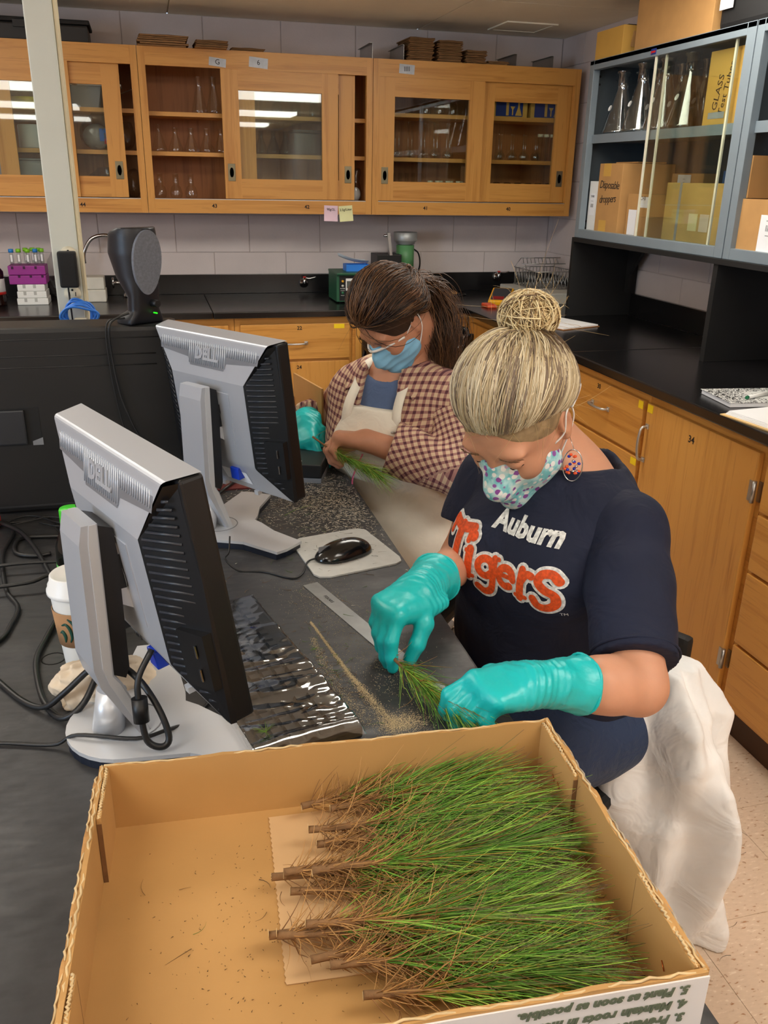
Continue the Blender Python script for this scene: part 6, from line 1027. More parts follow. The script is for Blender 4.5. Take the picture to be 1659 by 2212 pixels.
# print on the chest
bv = BVHTree.FromPolygons([v.co.copy() for v in shirt_me.vertices], [tuple(p.vertices) for p in shirt_me.polygons])
PC = V3(-1.50, -3.318, .865)+F1*.4-rl; tiltp = .0
def prj(p, e, h=1.0):
    o_ = Vector(PC+L1*p.x+UP*p.y); hit = bv.ray_cast(o_, Vector(-F1), 1.0)
    return (hit[0]+hit[1]*e) if hit[0] is not None else Vector(PC-F1*.3+L1*p.x+UP*p.y)
M_pw = mat('cracked_white_print', (214, 216, 216), .7, var=.35, scale=160); M_po = mat('cracked_orange_print', (214, 78, 22), .65, var=.3, scale=160)
hL = .082
def circ(cx, cy, r, a0, a1, k=9): return [(cx+r*math.cos(math.radians(a)), cy+r*math.sin(math.radians(a))) for a in np.linspace(a0, a1, k)]
LET = [(.0, [([(-.02, 1.0), (.34, .98), (.70, 1.04)], .2), ([(.36, 1.0), (.33, .5), (.26, -.12)], .23), ([(.14, -.12), (.36, -.12)], .12), ([(.0, .98), (-.02, .76)], .12), ([(.68, 1.0), (.66, .78)], .12)]),
 (.62, [([(.14, .62), (.12, .02)], .2), ([(.02, .03), (.26, .03)], .1), ([(.04, .58), (.18, .58)], .1), ([(.14, .90), (.1401, .905)], .23)]),
 (.95, [(circ(.25, .34, .19, 0, 330), .17), ([(.47, .58), (.47, .1), (.42, -.14), (.25, -.24), (.06, -.16)], .17), ([(.46, .58), (.58, .6)], .1)]),
 (1.55, [(circ(.23, .30, .2, 5, 310), .17), ([(.08, .32), (.40, .34)], .1)]),
 (2.06, [([(.12, .6), (.12, .0)], .18), ([(.02, .03), (.26, .03)], .1), ([(.14, .38), (.24, .54), (.36, .54)], .16)]),
 (2.50, [([(.48, .56), (.34, .68), (.14, .64), (.08, .48), (.22, .34), (.42, .24), (.44, .04), (.28, -.08), (.10, -.06), (.0, .08)], .18)])]
for k, (m_, gw, e) in enumerate(((M_pw, .13, .0012), (M_po, 0, .0026))):
    mb = MB()
    for x0, sts in LET:
        for pts, w_ in sts: stroke(mb, [((x0+x-1.5)*hL, (y-.35)*hL-.014) for x, y in pts], (w_+gw)*hL, lambda p, e_: prj(p, e_), e)
    ob = mb.build('printed_word_outline' if k == 0 else 'printed_word', m_, shirt, fix=False); ob['kind'] = 'stuff'
tmsh = text_mesh('Auburn', .045, extrude=0.0, off=.002, shear=.0)
for v in tmsh.vertices: v.co = prj(Vector((v.co.x+.035, v.co.y+.067+.0*v.co.x, 0)), .0016)
obj('printed_word', tmsh, M_pw, shirt)
tmsh = text_mesh('TM', .008, extrude=0.0)
for v in tmsh.vertices: v.co = prj(Vector((v.co.x+.128, v.co.y-.06, 0)), .0016)
obj('printed_mark', tmsh, M_pw, shirt)
# jeans
M_jean = cloth('denim', (34, 52, 84), .8, .4, 22, .05, 500)
s = SDF((-1.98, -3.75, .0), (-1.15, -2.95, .7), .008); s.ell(PV1-UP*.03, (.19, .19, .12), None, .05); s.ell(PV1-UP*.02-F1*.05, (.15, .15, .12), None, .05)
for sg in (-1, 1): hp = PV1+L1*.09*sg-UP*.02; kn = hp+F1*.40+UP*.03; an = kn-UP*.38+F1*.02; s.cone(hp, kn, .115, .078, .05); s.cone(kn, an, .074, .062, .03)
G = s.grid(); s.F += (.003*vnoise(G, 55, 3)).astype(np.float32); s.cut((0, 0, .63), (0, 0, 1)); jn = obj('jeans', s.mesh('jeans', rl), M_jean, root)
for sg in (-1, 1):
    an = PV1+L1*.09*sg-UP*.41+F1*.42; s = SDF(an-.2, an+.2, .007); s.ell(an+F1*.05-UP*.045, (.11, .06, .05), np.stack([F1, L1, UP], 1), .02); s.cut(an-UP*.085*0+V3(0, 0, .003-an[2]), (0, 0, -1)); obj('shoe', s.mesh('shoe', rl), mat('shoe_grey', (70, 70, 74), .6), root)
glove(root, WrL, dL, nL, sL, curlL, thL, ElL, 'teal nitrile glove on the left hand', .085, 2); glove(root, WrR, dR, nR, sR, curlR, thR, ElR, 'teal nitrile glove on the right hand', .085, 5)
# floral mask
def floral():
    m, nt, b = _nt('floral_cotton'); co = coords(nt); v1 = N(nt, 'ShaderNodeTexVoronoi', Scale=85.0); nt.links.new(co, v1.inputs['Vector']); n1 = N(nt, 'ShaderNodeTexNoise', Scale=55.0, Detail=2.0); nt.links.new(co, n1.inputs['Vector'])
    bg = ramp(nt, n1.outputs['Fac'], [(.4, rgb(120, 196, 204)), (.55, rgb(176, 220, 224)), (.66, rgb(206, 226, 226))]); pt = ramp(nt, v1.outputs['Distance'], [(.0, (1, 1, 1, 1)), (.42, (1, 1, 1, 1)), (.48, (0, 0, 0, 1))]); pc = ramp(nt, v1.outputs['Color'], [(.0, rgb(240, 240, 236)), (.58, rgb(236, 236, 236)), (.62, rgb(134, 70, 150)), (1, rgb(150, 96, 170))])
    mx = N(nt, 'ShaderNodeMix', data_type='RGBA'); nt.links.new(pt.outputs[0], mx.inputs[0]); nt.links.new(bg.outputs[0], mx.inputs[6]); nt.links.new(pc.outputs[0], mx.inputs[7]); nt.links.new(mx.outputs[2], b.inputs['Base Color']); b.inputs['Roughness'].default_value = .85; return m
def mask(par, C, ax, P, m, rl, lo_=.075, top=.36, back=.014, pleat=False, sc=1.0):
    f, l, u = ax; R = np.stack([f, l, u], 1); s = SDF(C-.17, C+.17, .0028); s.ell(P(.036, 0, -.04), np.array((.069, .067, .082))*sc, R, .02); s.cone(P(.085, 0, -.004), P(.112, 0, -.045), .012*sc, .016*sc, .03); s.cone(P(.112, 0, -.045), P(.086, 0, -.108), .014*sc, .020*sc, .03); s.cone(P(.03, .05, -.07), P(.08, 0, -.11), .022*sc, .02*sc, .03); s.cone(P(.03, -.05, -.07), P(.08, 0, -.11), .022*sc, .02*sc, .03)
    if pleat: G = s.grid(); z = (G-C)@u; s.F += (.0022*np.abs(np.sin(z*150))).astype(np.float32)
    s.cut(P(.108, 0, .006), u-f*top, .002); s.cut(P(back, 0, 0), -f+u*.12, .002); s.cut(P(0, 0, -.131), -u, .004)
    mk = obj('face_mask', s.mesh('mask', rl), m, par)
    return mk
mk = mask(root, HC1, HA1, P1, floral(), rl)
M_el = mat('white_elastic', (238, 238, 238), .7)
for k in (-1, 1): MB().tube([tuple(Vector(p)) for p in spline([tuple(P1(a, k*b, c)-rl) for a, b, c in ((.018, .068, -.03), (.0, .0795, -.02), (-.016, .084, .012), (-.034, .083, .006), (-.03, .080, -.03), (.015, .066, -.07))], 5)], .0016, 6).build('ear_loop', M_el, mk)
MB().tube(spline([tuple(P1(a, b, c)-rl) for a, b, c in ((-.03, .084, .01), (-.055, .088, .02), (-.07, .087, .016), (-.055, .088, .011), (-.032, .085, .004))], 5), .0018, 6).build('ear_loop_knot', M_el, mk)
# earring
ec = P1(-.006, .091, -.040)-UP*.05-rl; c_ = Vector(ec); X_ = Vector(unit(HA1[0]*.8+UP*0)); X_ = Vector(unit(L1*.75+F1*-.1+V3(.3, -.1, 0))); MBe = MB().tube([c_+X_*.017*math.cos(a)+Vector((0, 0, 1))*.028*math.sin(a) for a in np.linspace(0, 2*PI, 33)], .0011, 6, cap=False); ear = MBe.build('earring', M_chrome, root); ear['label'] = 'silver oval earring with orange and blue beads'
Y_ = Vector((0, 0, 1)).cross(X_)
q = random.Random(4)
for k in range(22):
    a = q.uniform(0, 2*PI); rr_ = math.sqrt(q.uniform(.02, .72)); p = c_+X_*.0165*rr_*math.cos(a)+Vector((0, 0, 1))*.026*rr_*math.sin(a)+Y_*q.uniform(-.001, .001); MB().lathe([(0, -.0029), (.0024, -.0016), (.0032, 0), (.0024, .0016), (0, .0029)], 8, c=p, cap0=False).build('bead', [mat('orange_bead', (236, 92, 48), .25), mat('blue_bead', (30, 50, 170), .25), M_chrome][0 if k % 2 else (1 if k % 3 else 2)], ear)
MB().tube([c_+Vector((0, 0, .028)), Vector(P1(-.008, .079, -.044)-rl)], .0006, 5).build('hook', M_chrome, ear)
# hair
M_hair = attr_mat('strand_hair', .45, .5)
BUN = HC1+V3(.018, .022, .165); R3 = np.stack(HA1, 0); bd = unit((BUN-HC1)@R3.T-np.array([-.012, 0, .035])); q = np.random.default_rng(21)
s = SDF(HC1-.17, HC1+.2, .004); R_ = np.stack(HA1, 1); s.ell(P1(-.016, 0, .038), (.108, .0865, .094), R_, .02); s.cut(P1(.078, 0, .06), HA1[0]*.93-HA1[2]*.36, .004); s.cut(P1(-.02, 0, -.03), HA1[0]*.45-HA1[2]*.9, .004); s.ell(BUN, (.04, .04, .036), None, .012); s.cone(BUN, HC1+HA1[2]*.07-HA1[0]*.06, .022, .03, .02); hp_ = obj('hair', s.mesh('hair_cap', rl), mat('hair_base', (158, 134, 100), .6, var=.3, scale=60), root)
def hairline(q, n):
    az = q.uniform(-PI, PI, n); lim = np.where(np.abs(az) < 1.0, .30+.10*np.cos(az*1.6), np.where(np.abs(az) < 1.5, .28-.55*(np.abs(az)-1.0), np.maximum(-.75, -.05-1.1*(np.abs(az)-1.5)))); return az, lim
n = 2600; az, lim = hairline(q, n); el = lim+(1.3-lim)*np.where(q.uniform(0, 1, n) < .55, 0, q.uniform(0, .6, n)); d0 = np.stack([np.cos(el)*np.cos(az), np.cos(el)*np.sin(az), np.sin(el)], 1); tt = np.linspace(0, 1, 15); jit = unit(bd)[None]+q.normal(0, .1, (n, 3)); jit /= np.linalg.norm(jit, axis=1, keepdims=True)
pth = np.stack([hair_shell(HC1, HA1, slerp(d0, jit, np.full((n, 1), t)), .011+.019*math.sin(PI*min(1, t*1.15))**.7) for t in tt], 1)+(q.uniform(-.001, .0035, (n, 1, 1))*np.ones((1, 15, 1)))*HA1[2]; endp = BUN+q.normal(0, .015, (n, 3)); wq = (np.clip((tt-.86)/.14, 0, 1)**1.5)[None, :, None]; pth = pth*(1-wq)+endp[:, None]*wq
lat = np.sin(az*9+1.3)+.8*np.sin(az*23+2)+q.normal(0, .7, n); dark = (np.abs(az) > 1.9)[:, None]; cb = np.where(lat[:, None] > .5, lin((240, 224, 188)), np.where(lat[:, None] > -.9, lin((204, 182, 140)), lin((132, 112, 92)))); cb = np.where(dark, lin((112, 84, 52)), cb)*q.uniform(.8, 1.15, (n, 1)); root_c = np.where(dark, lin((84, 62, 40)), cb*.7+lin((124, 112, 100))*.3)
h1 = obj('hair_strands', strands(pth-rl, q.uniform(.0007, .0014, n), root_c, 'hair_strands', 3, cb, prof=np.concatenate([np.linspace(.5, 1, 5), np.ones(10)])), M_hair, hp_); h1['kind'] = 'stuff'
n = 700; ax_ = q.normal(0, 1, (n, 3))*np.array([1, 1, .55]); ax_ /= np.linalg.norm(ax_, axis=1, keepdims=True); e1 = np.cross(ax_, q.normal(0, 1, (n, 3))); e1 /= np.linalg.norm(e1, axis=1, keepdims=True); e2 = np.cross(ax_, e1); th = np.linspace(0, 1, 16)[None, :]*q.uniform(2, 4.2, (n, 1)); rr_ = q.uniform(.034, .052, (n, 1)); pb = BUN+(e1[:, None]*np.cos(th)[..., None]+e2[:, None]*np.sin(th)[..., None])*rr_[..., None]*np.array([1.0, 1.0, .85])+ax_[:, None]*q.uniform(-.012, .012, (n, 1, 1)); lat = q.uniform(0, 1, (n, 1)); cb = np.where(lat > .35, lin((240, 218, 168)), np.where(lat > .1, lin((190, 158, 108)), lin((110, 84, 56))))*q.uniform(.85, 1.1, (n, 1)); h2 = obj('bun_strands', strands(pb-rl, q.uniform(.0009, .0017, n), cb, 'bun', 3), M_hair, hp_); h2['kind'] = 'stuff'
n = 170; az, lim = hairline(q, n); st = np.where(q.uniform(0, 1, n) < .55, 1, 0); d0 = np.stack([np.cos(lim)*np.cos(az), np.cos(lim)*np.sin(az), np.sin(lim)], 1); p0 = np.where(st[:, None] > 0, hair_shell(HC1, HA1, d0, .006), BUN+q.normal(0, .03, (n, 3))); dr = q.normal(0, 1, (n, 3)); dr /= np.linalg.norm(dr, axis=1, keepdims=True); c2 = q.normal(0, 1, (n, 3)); ss = np.linspace(0, 1, 10)[None, :, None]; ln = q.uniform(.02, .06, (n, 1, 1)); pw = p0[:, None]+dr[:, None]*ln*ss+c2[:, None]*ln*.7*ss**2; h3 = obj('loose_wisps', strands(pw-rl, np.full(n, .00045), np.tile(lin((196, 166, 116)), (n, 1)), 'wisps', 3), M_hair, hp_); h3['kind'] = 'stuff'
h4 = MB().tube([tuple(BUN-V3(0, 0, .034)-rl+np.array((.03*math.cos(a), .03*math.sin(a), 0))) for a in np.linspace(0, 2*PI, 25)], .005, 6, cap=False).build('hair_tie', mat('grey_tie', (150, 150, 156), .8), hp_)
# the seedling she measures
seedling('pine seedling held in both gloved hands over the steel ruler', (-1.876, -3.515, .79), (-1.80, -3.74, .79), 77, 420, .075, group='seedlings in hands', zlift=-.004, brown=.15, sr=.003, dry=.08)
# ----------------------------------------------------------------- dark-haired woman at the far bench end
F2 = unit((-.68, -.73, 0)); L2 = unit((.73, -.68, 0)); S2c = V3(-1.585, -2.525, 1.0); PV2 = V3(-1.49, -2.43, .50)
root = thing('person', 'seated woman with brown ponytail, plaid shirt, cream apron and blue mask', 'person', (-1.49, -2.43, 0)); rl = np.array(root.location)
ShL, ShR = V3(-1.468, -2.63, .96), V3(-1.668, -2.43, .945); ElL, WrL = V3(-1.452, -2.77, .80), V3(-1.69, -2.675, .882); ElR, WrR = V3(-1.70, -2.185, .80), V3(-1.812, -2.40, .868)
HC2 = V3(-1.612, -2.58, 1.165); HA2 = head_axes((-.92, -.39), math.radians(50)); HS = .88
dL, nL, sL = V3(-.86, .45, .02), V3(-.2, -.1, -1), V3(.3, .7, .45); curlL = [(.8, 1.0, .6), (.95, 1.1, .6), (1.05, 1.1, .6), (1.1, 1.1, .6)]; thL = [(.05, .045, .02), (.08, .038, .036), (.1, .022, .044)]
dR, nR, sR = V3(-.1, -.78, -.5), V3(.2, -.5, -.8), V3(.95, -.1, 0); curlR = [(.6, .6, .3), (.7, .7, .3), (.8, .7, .3), (.9, .7, .3)]; thR = [(.045, .042, .02), (.07, .036, .04), (.09, .024, .05)]
s = SDF((-2.0, -2.95, .0), (-1.2, -2.1, 1.12), .007)
s.chain([PV2, V3(-1.53, -2.47, .68), V3(-1.57, -2.505, .86), S2c-UP*.03], [.15, .145, .145, .09], .06, (F2, 1.3)); s.cone(S2c-F2*.02-UP*.02, ShL, .06, .052, .05); s.cone(S2c-F2*.02-UP*.02, ShR, .06, .052, .05); s.cone(S2c-F2*.02, HC2-HA2[0]*.03-HA2[2]*.07, .058, .052, .04)
s.cone(ShL, ElL, .052, .042, .03); s.cone(ElL, WrL, .042, .027, .02); s.cone(ShR, ElR, .052, .042, .03); s.cone(ElR, WrR, .042, .027, .02)
for sg in (-1, 1): hp = PV2+L2*.09*sg-UP*.02; kn = hp+F2*.40+UP*.03; an = kn-UP*.42+F2*.02; s.cone(hp, kn, .10, .064, .04); s.cone(kn, an, .06, .042, .03); s.cone(an, an+F2*.13-UP*.03, .04, .03, .02)
hand(s, WrR, dR, nR, sR, curlR, thR, -.001); G = None
body = obj('body', s.mesh('body', rl), M_skin2, root)
s = SDF(WrL-.16, WrL+.16, .0026); hand(s, WrL, dL, nL, sL, curlL, thL); s.cone(WrL+unit(dL)*.01, lerp(WrL, ElL, .5), .0275, .036, .015); obj('bare_hand', s.mesh('hand', rl), M_skin2, body)
ringp = WrL+unit(dL)*.085*1-UP*.0; MB().tube([tuple(WrL+unit(dL)*.092+unit(np.cross(unit(dL), (0, 0, 1)))*(.0105*math.cos(a)+.009)+UP*(.0105*math.sin(a)-.002)-rl) for a in np.linspace(0, 2*PI, 21)], .0012, 5, cap=False).build('ring', mat('gold', (226, 186, 110), .2, 1.0), body)
s = SDF(HC2-.16, HC2+.16, .003); P2 = head_sdf(s, HC2, HA2, HS); s.cone(HC2-HA2[0]*.03-HA2[2]*.07, S2c-F2*.02, .052, .056, .03); obj('head', s.mesh('head', rl), M_skin2, body)
face_bits(body, P2, HA2, HC2, rl, mat('lash', (40, 28, 22), .6), (60, 42, 30))
# clothes: plaid shirt, blue tee, apron, jeans
def torso2(s, g):
    s.chain([PV2+UP*.0, V3(-1.53, -2.47, .66), V3(-1.575, -2.51, .85), S2c-UP*.045], [.17+g, .162+g, .155+g, .1+g], .06, (F2, 1.22)); s.cone(S2c-F2*.025-UP*.02, ShL, .066+g, .062+g, .05); s.cone(S2c-F2*.025-UP*.02, ShR, .066+g, .062+g, .05)
    for sg in (-1, 1): s.ell(V3(-1.575, -2.51, .84)+F2*.075+L2*.07*sg, (.066+g,)*3, None, .06)
uvt = lambda P: np.stack([(P+rl-S2c)@L2+.15*((P+rl-S2c)@F2), P[:, 2]+.15*((P+rl-S2c)@F2)], 1)
s = SDF((-1.95, -2.9, .40), (-1.2, -2.1, 1.09), .0065); torso2(s, .018); G = s.grid(); s.F += (.004*vnoise(G, 42, 5)+.002*vnoise(G, 80, 8)).astype(np.float32); lt = (G-S2c)@L2; fr = (G-S2c)@F2; opn = .05+.03*np.clip((.98-G[..., 2])/.4, 0, 1); s.F = np.where((fr > -.02), np.maximum(s.F, opn-np.abs(lt+.0)), s.F); s.cone(S2c-F2*.02-UP*.03, S2c-F2*.0+UP*.12, .062, .1, .01, None, 'sub'); s.cut((0, 0, .43), (0, 0, -1)); me = s.mesh('plaid', rl); set_uv(me, uvt); shirt = obj('plaid_shirt', me, M_plaid, root)
for sg in (-1, 1):
    cpts = [S2c+L2*sg*(.07)+F2*.005+UP*.035, S2c+L2*sg*.055+F2*.055+UP*.005, S2c+L2*sg*.10+F2*.085-UP*.035, S2c+L2*sg*.115+F2*.04+UP*.0]
    m_ = MB(); m_.grid(lambda u, v: tuple(((1-u)*(1-v)*cpts[0]+(1-u)*v*cpts[3]+u*(1-v)*cpts[1]+u*v*cpts[2])-rl+F2*.012+UP*.012), 8, 8); me = m_.mesh('collar'); set_uv(me, uvt); o = obj('collar', me, M_plaid, shirt); md = o.modifiers.new('thick', 'SOLIDIFY'); md.thickness = .004
    pk = V3(-1.575, -2.51, .80)+L2*sg*.115; 
for sh, el, wr, fr_, sd_ in ((ShL, ElL, WrL, .80, 1), (ShR, ElR, WrR, .8, 2)):
    q = lerp(el, wr, fr_); s = SDF(np.minimum(np.minimum(sh, el), q)-.13, np.maximum(np.maximum(sh, el), q)+.13, .0055); s.cone(sh, el, .068, .066, .03); s.cone(el, q, .064, .054 if sd_ == 2 else .064, .03); s.cone(q-(wr-el)*.2, q, .060 if sd_ == 2 else .068, .058 if sd_ == 2 else .068, .006); G = s.grid(); s.F += (.0042*vnoise(G, 50, sd_)+.002*vnoise(G, 95, sd_+4)).astype(np.float32); s.cut(q, wr-el); s.cut(S2c+(sh-S2c)*.6, S2c-sh)
    me = s.mesh('sleeve', rl); a1 = unit(el-sh); a2 = unit(wr-el)
    def uvs(P, sh=sh, el=el, a1=a1, a2=a2):
        W_ = P+rl; t1 = (W_-sh)@a1; t2 = (W_-el)@a2; up_ = t1 < np.linalg.norm(el-sh)*.96; ref = np.where(up_[:, None], a1, a2); b = np.where(up_[:, None], sh, el); e1 = np.cross(ref, F2*.3+UP); e1 /= np.linalg.norm(e1, axis=1, keepdims=True); e2 = np.cross(ref, e1); d = W_-b; return np.stack([(d*e1).sum(1)+.6*(d*e2).sum(1), np.where(up_, t1, np.linalg.norm(el-sh)+t2)], 1)
    set_uv(me, uvs); obj('sleeve', me, M_plaid, shirt)
s = SDF((-1.95, -2.9, .6), (-1.2, -2.1, 1.06), .007); torso2(s, .004); s.cone(S2c-F2*.01-UP*.02, S2c+F2*.03+UP*.12, .06, .09, .01, None, 'sub'); s.cut((0, 0, .62), (0, 0, -1)); obj('blue_tee', s.mesh('tee', rl), cloth('blue_cotton', (84, 104, 142), .85, .3, 20), root)
M_apron = cloth('cream_canvas', (240, 234, 220), .85, .35, 11)
s = SDF((-2.0, -3.0, .30), (-1.2, -2.1, 1.0), .007); torso2(s, .024)
for sg in (-1, 1): hp = PV2+L2*.09*sg-UP*.0; kn = hp+F2*.40+UP*.03; s.cone(hp, kn, .13, .095, .08); s.cone(kn, kn-UP*.22+F2*.02, .09, .085, .04)
s.cone(PV2+F2*.1, PV2+F2*.40+UP*.02, .12, .09, .08)
G = s.grid(); s.F += (.006*vnoise(G*np.array([1, 1, .6], np.float32), 34, 7)+.002*vnoise(G, 80, 2)).astype(np.float32); lt = (G-S2c)@L2; fr = (G-PV2)@F2; z = G[..., 2]; hw = np.interp(z, [.5, .66, .74, .84, .94], [.24, .21, .15, .115, .075]).astype(np.float32); s.F = np.maximum(s.F, np.maximum(np.abs(lt+.005)-hw, .03-fr)); s.cut(V3(S2c[0], S2c[1], .94), UP-F2*.05, .002); s.cut((0, 0, .42), (0, 0, -1)); apron = obj('apron', s.mesh('apron', rl), M_apron, root)
bvt = BVHTree.FromPolygons([v.co.copy() for v in shirt.data.vertices], [tuple(p.vertices) for p in shirt.data.polygons])
for sg in (-1, 1):
    pts = [S2c+F2*.135+L2*sg*.075-UP*.11, S2c+F2*.125+L2*sg*.07-UP*.05, S2c+F2*.085+L2*sg*.066+UP*.0, S2c+F2*.03+L2*sg*.064+UP*.045, S2c-F2*.04+L2*sg*.045+UP*.06]; pts = [np.array(p) for p in spline([tuple(p) for p in pts], 6)]
    m_ = MB(); m_.grid(lambda u, v: tuple(pts[int(round(u*(len(pts)-1)))]-rl+unit(L2*1.0+F2*.15*sg)*(v-.5)*.026), len(pts), 3); o = m_.build('strap', M_apron, apron); md = o.modifiers.new('thick', 'SOLIDIFY'); md.thickness = .003
MB().lathe([(0, -.002), (.006, -.0015), (.006, .002), (0, .0025)], 14, c=tuple(S2c+F2*.142+L2*.07-UP*.10-rl)).build('buckle', M_steel, apron)
MB().tube(spline([tuple(S2c+F2*a+L2*b+UP*c-rl) for a, b, c in ((.172, .0, -.16), (.182, -.01, -.19), (.186, -.022, -.23), (.182, -.02, -.27))], 5), .0022, 5).build('pink_mark', mat('pink_ribbon', (255, 120, 160), .5), apron)
s = SDF((-1.98, -3.0, .0), (-1.2, -2.1, .7), .009); s.ell(PV2-UP*.03, (.17, .17, .11), None, .05)
for sg in (-1, 1): hp = PV2+L2*.09*sg-UP*.02; kn = hp+F2*.40+UP*.03; an = kn-UP*.38+F2*.02; s.cone(hp, kn, .112, .076, .05); s.cone(kn, an, .072, .06, .03)
s.cut((0, 0, .64), (0, 0, 1)); obj('jeans', s.mesh('jeans', rl), cloth('light_denim', (64, 84, 120), .8, .4, 22, .05, 500), root)
for sg in (-1, 1): an = PV2+L2*.09*sg-UP*.41+F2*.42; s = SDF(an-.2, an+.2, .008); s.ell(an+F2*.05-UP*.045, (.11, .06, .05), np.stack([F2, L2, UP], 1), .02); s.cut(V3(0, 0, .003), (0, 0, -1)); obj('shoe', s.mesh('shoe', rl), mat('shoe_grey', (70, 70, 74), .6), root)
glove(root, WrR, dR, nR, sR, curlR, thR, ElR, 'teal nitrile glove on the hand behind the monitor', .075, 7)
# pleated surgical mask
mk = mask(root, HC2, HA2, P2, mat('surgical_blue', (140, 200, 238), .8, var=.04, bmp=.1, bscale=500), rl, top=.30, back=.02, pleat=True, sc=HS)
f_, l_, u_ = HA2; MB().tube(spline([tuple(P2(a, b, c)-rl) for a, b, c in ((.035, -.068, -.018), (.08, -.045, -.004), (.112, 0, .002), (.08, .045, -.004), (.035, .068, -.018))], 6), .0034, 6).build('nose_band', M_el, mk)
for k in (-1, 1): MB().tube(spline([tuple(P2(a, k*b, c)-rl) for a, b, c in ((.026, .067, -.02), (.0, .078, -.005), (-.02, .084, .014), (-.034, .082, .0), (-.02, .080, -.04), (.022, .064, -.085))], 5), .0014, 6).build('ear_loop', M_el, mk)
# hair: crown swept back into a loose ponytail
q = np.random.default_rng(31); TAIL = HC2-HA2[0]*.105+HA2[2]*.02; R3 = np.stack(HA2, 0); bd = unit((TAIL-HC2)@R3.T-np.array([-.012, 0, .035])); R_ = np.stack(HA2, 1)
s = SDF(HC2-.2, HC2+.19, .0045); s.ell(P2(-.018, 0, .04), (.098, .079, .087), R_, .02); s.cut(P2(.076, 0, .06), HA2[0]*.93-HA2[2]*.36, .004); s.cut(P2(-.015, 0, -.04), HA2[0]*.45-HA2[2]*.9, .004); s.cone(HC2-HA2[0]*.1, TAIL, .04, .03, .03); cap = obj('hair', s.mesh('hair_cap', rl), mat('brown_hair_base', (52, 34, 22), .55, var=.3, scale=60), root)
n = 2300; az, lim = hairline(q, n); lim = lim+.04*(np.abs(az) < .9); el = lim+(1.3-lim)*np.where(q.uniform(0, 1, n) < .5, 0, q.uniform(0, .6, n)); d0 = np.stack([np.cos(el)*np.cos(az), np.cos(el)*np.sin(az), np.sin(el)], 1); tt = np.linspace(0, 1, 15); ej = bd[None]+q.normal(0, .14, (n, 3)); ej /= np.linalg.norm(ej, axis=1, keepdims=True); wv = q.uniform(0, 6.28, (n, 1))
pth = np.stack([hair_shell(HC2, HA2, slerp(d0, ej, np.full((n, 1), t)), .008+.022*math.sin(PI*min(1, t*1.1))**.7, HS) for t in tt], 1)+(.0045*np.sin(tt[None, :]*11+wv*.5+az[:, None]*3))[..., None]*HA2[2]+(.003*np.sin(tt[None, :]*9+wv))[..., None]*HA2[1]+q.uniform(-.001, .005, (n, 1, 1))*HA2[2]; wq = (np.clip((tt-.86)/.14, 0, 1)**1.5)[None, :, None]; pth = pth*(1-wq)+(TAIL+q.normal(0, .012, (n, 3)))[:, None]*wq
lat = np.sin(az*7+1)+q.normal(0, .8, n); cb = np.where(lat[:, None] > .9, lin((132, 92, 58)), np.where(lat[:, None] > -.4, lin((88, 58, 36)), lin((50, 32, 22))))*q.uniform(.8, 1.2, (n, 1)); h1 = obj('hair_strands', strands(pth-rl, q.uniform(.0008, .0016, n), cb*.8, 'hair_strands', 3, cb), M_hair, cap); h1['kind'] = 'stuff'
n = 800; tl = [TAIL, TAIL-F2*.04+L2*.02-UP*.02, TAIL-F2*.07+L2*.05-UP*.08, TAIL-F2*.06+L2*.07-UP*.15, TAIL-F2*.05+L2*.085-UP*.22]; tl = np.array([tuple(v) for v in spline([tuple(p) for p in tl], 5)]); m_ = len(tl); o_ = q.normal(0, 1, (n, 3))*np.array([.018, .018, .012]); sw = np.interp(np.linspace(0, 1, m_), [0, .2, .7, 1], [.5, 1.1, 1.3, .7])[None, :, None]; pt = tl[None]+o_[:, None]*sw+(.006*np.sin(np.linspace(0, 14, m_)[None, :]+q.uniform(0, 6, (n, 1))))[..., None]*L2; cb = np.where(q.uniform(0, 1, (n, 1)) < .25, lin((120, 82, 50)), lin((76, 50, 32)))*q.uniform(.7, 1.2, (n, 1)); h2 = obj('ponytail', strands(pt-rl, q.uniform(.0009, .0016, n), cb, 'ponytail', 3), M_hair, cap); h2['kind'] = 'stuff'
n = 90; az, lim = hairline(q, n); d0 = np.stack([np.cos(lim)*np.cos(az), np.cos(lim)*np.sin(az), np.sin(lim)], 1); p0 = hair_shell(HC2, HA2, d0, .004, HS); dr = q.normal(0, 1, (n, 3)); c2 = q.normal(0, 1, (n, 3))-np.array([0, 0, .8]); ss = np.linspace(0, 1, 9)[None, :, None]; ln = q.uniform(.01, .035, (n, 1, 1)); h3 = obj('loose_wisps', strands(p0[:, None]+dr[:, None]*ln*ss+c2[:, None]*ln*ss**2-rl, np.full(n, .0005), np.tile(lin((90, 62, 40)), (n, 1)), 'wisps', 3), M_hair, cap); h3['kind'] = 'stuff'
seedling('pine seedling held in the bare hand of the woman in the apron', (-1.82, -2.595, .876), (-1.66, -2.83, .815), 91, 300, .07, group='seedlings in hands', zlift=.012, brown=.0, sr=.0026, droop=.9, dry=.1)
t = thing('pruning_shears', 'red handled pruning shears in the gloved hand behind the monitor', 'shears', (-1.752, -2.40, .79), 2.2); MB().tube(spline([(0, 0, 0), (.04, .006, .01), (.09, .012, .018)], 5), .009, 8).build('handle', M_red, t); MB().tube(spline([(0, -.02, 0), (.04, -.024, .01), (.09, -.02, .018)], 5), .009, 8).build('handle', M_red, t); MB().prism([(-.06, -.012), (.0, -.02), (.0, .006), (-.05, -.002)], 0, .003, 'z').build('blade', M_steel, t)
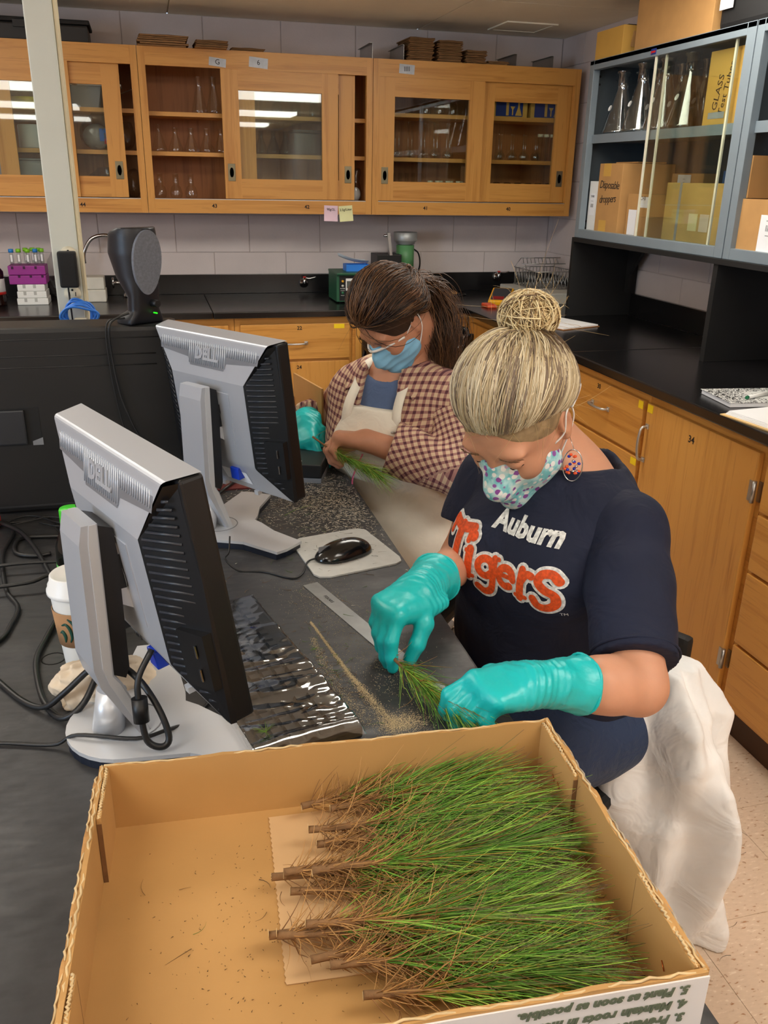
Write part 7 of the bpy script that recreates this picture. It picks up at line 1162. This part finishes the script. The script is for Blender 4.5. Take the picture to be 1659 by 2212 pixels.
# ================================================================= chairs and coat
def office_chair(label, loc, rz):
    t = thing('office_chair', label, 'chair', loc, rz); boxo('seat', -.18, .18, -.19, .19, .32, .352, M_blackm, t, .015)
    boxo('backrest', -.17, .17, .215, .245, .44, .60, M_blackm, t, .012); boxo('back_bar', -.03, .03, .19, .215, .32, .5, M_black, t); MB().cyl((0, 0, .09), (0, 0, .32), .028, n=14).build('gas_post', M_black, t)
    for k in range(5):
        a = 2*PI*k/5+.3; e = Vector((.28*math.cos(a), .28*math.sin(a), .07)); lg = MB().tube([(0, 0, .1), e*.55+Vector((0, 0, .045)), e], [.026, .022, .016], 8).build('leg', M_grey, t); MB().cyl(e+Vector((-.014, 0, -.042)), e+Vector((.014, 0, -.042)), .027, n=16).build('caster', M_black, lg)
    return t
office_chair('dark swivel chair under the woman in the navy shirt', (-1.425, -3.275, 0), math.atan2(-F1[1], -F1[0])-PI/2); office_chair('dark swivel chair under the woman in the apron', (-1.475, -2.42, 0), math.atan2(-F2[1], -F2[0])-PI/2)
t = thing('lab_coat', 'white lab coat draped over the chair back and trailing on the floor', 'coat', (-1.20, -3.36, 0)); cl = np.array(t.location)
s = SDF((-1.5, -3.72, -.01), (-.9, -3.0, .72), .0065); G = s.grid(); z = G[..., 2]; dv = unit((.42, -.9, 0)); nv = unit((.9, .42, 0))
cx = np.interp(z, [0, .25, .45, .64], [-1.24, -1.26, -1.295, -1.30]); cy = np.interp(z, [0, .25, .45, .64], [-3.40, -3.40, -3.39, -3.36]); a_ = (G[..., 0]-cx)*dv[0]+(G[..., 1]-cy)*dv[1]; b_ = (G[..., 0]-cx)*nv[0]+(G[..., 1]-cy)*nv[1]; ang = np.arctan2(b_*2, a_)
ha = np.interp(z, [0, .1, .3, .55, .66], [.17, .17, .205, .18, .10]); hb = np.interp(z, [0, .1, .3, .55, .66], [.10, .085, .10, .085, .045]); fold = 1+.13*np.sin(ang*5+6*z+1)+.09*np.sin(ang*9-9*z)+.05*np.sin(ang*3+20*z); dd = (np.sqrt((a_/ha)**2+(b_/hb)**2)-fold)*.085+.006*np.abs(vnoise(G, 30, 6)); s.F = np.maximum(dd, np.maximum(z-.63, .002-z)).astype(np.float32)
obj('coat', s.mesh('coat', cl), cloth('white_poplin', (244, 244, 244), .75, .6, 9), t)
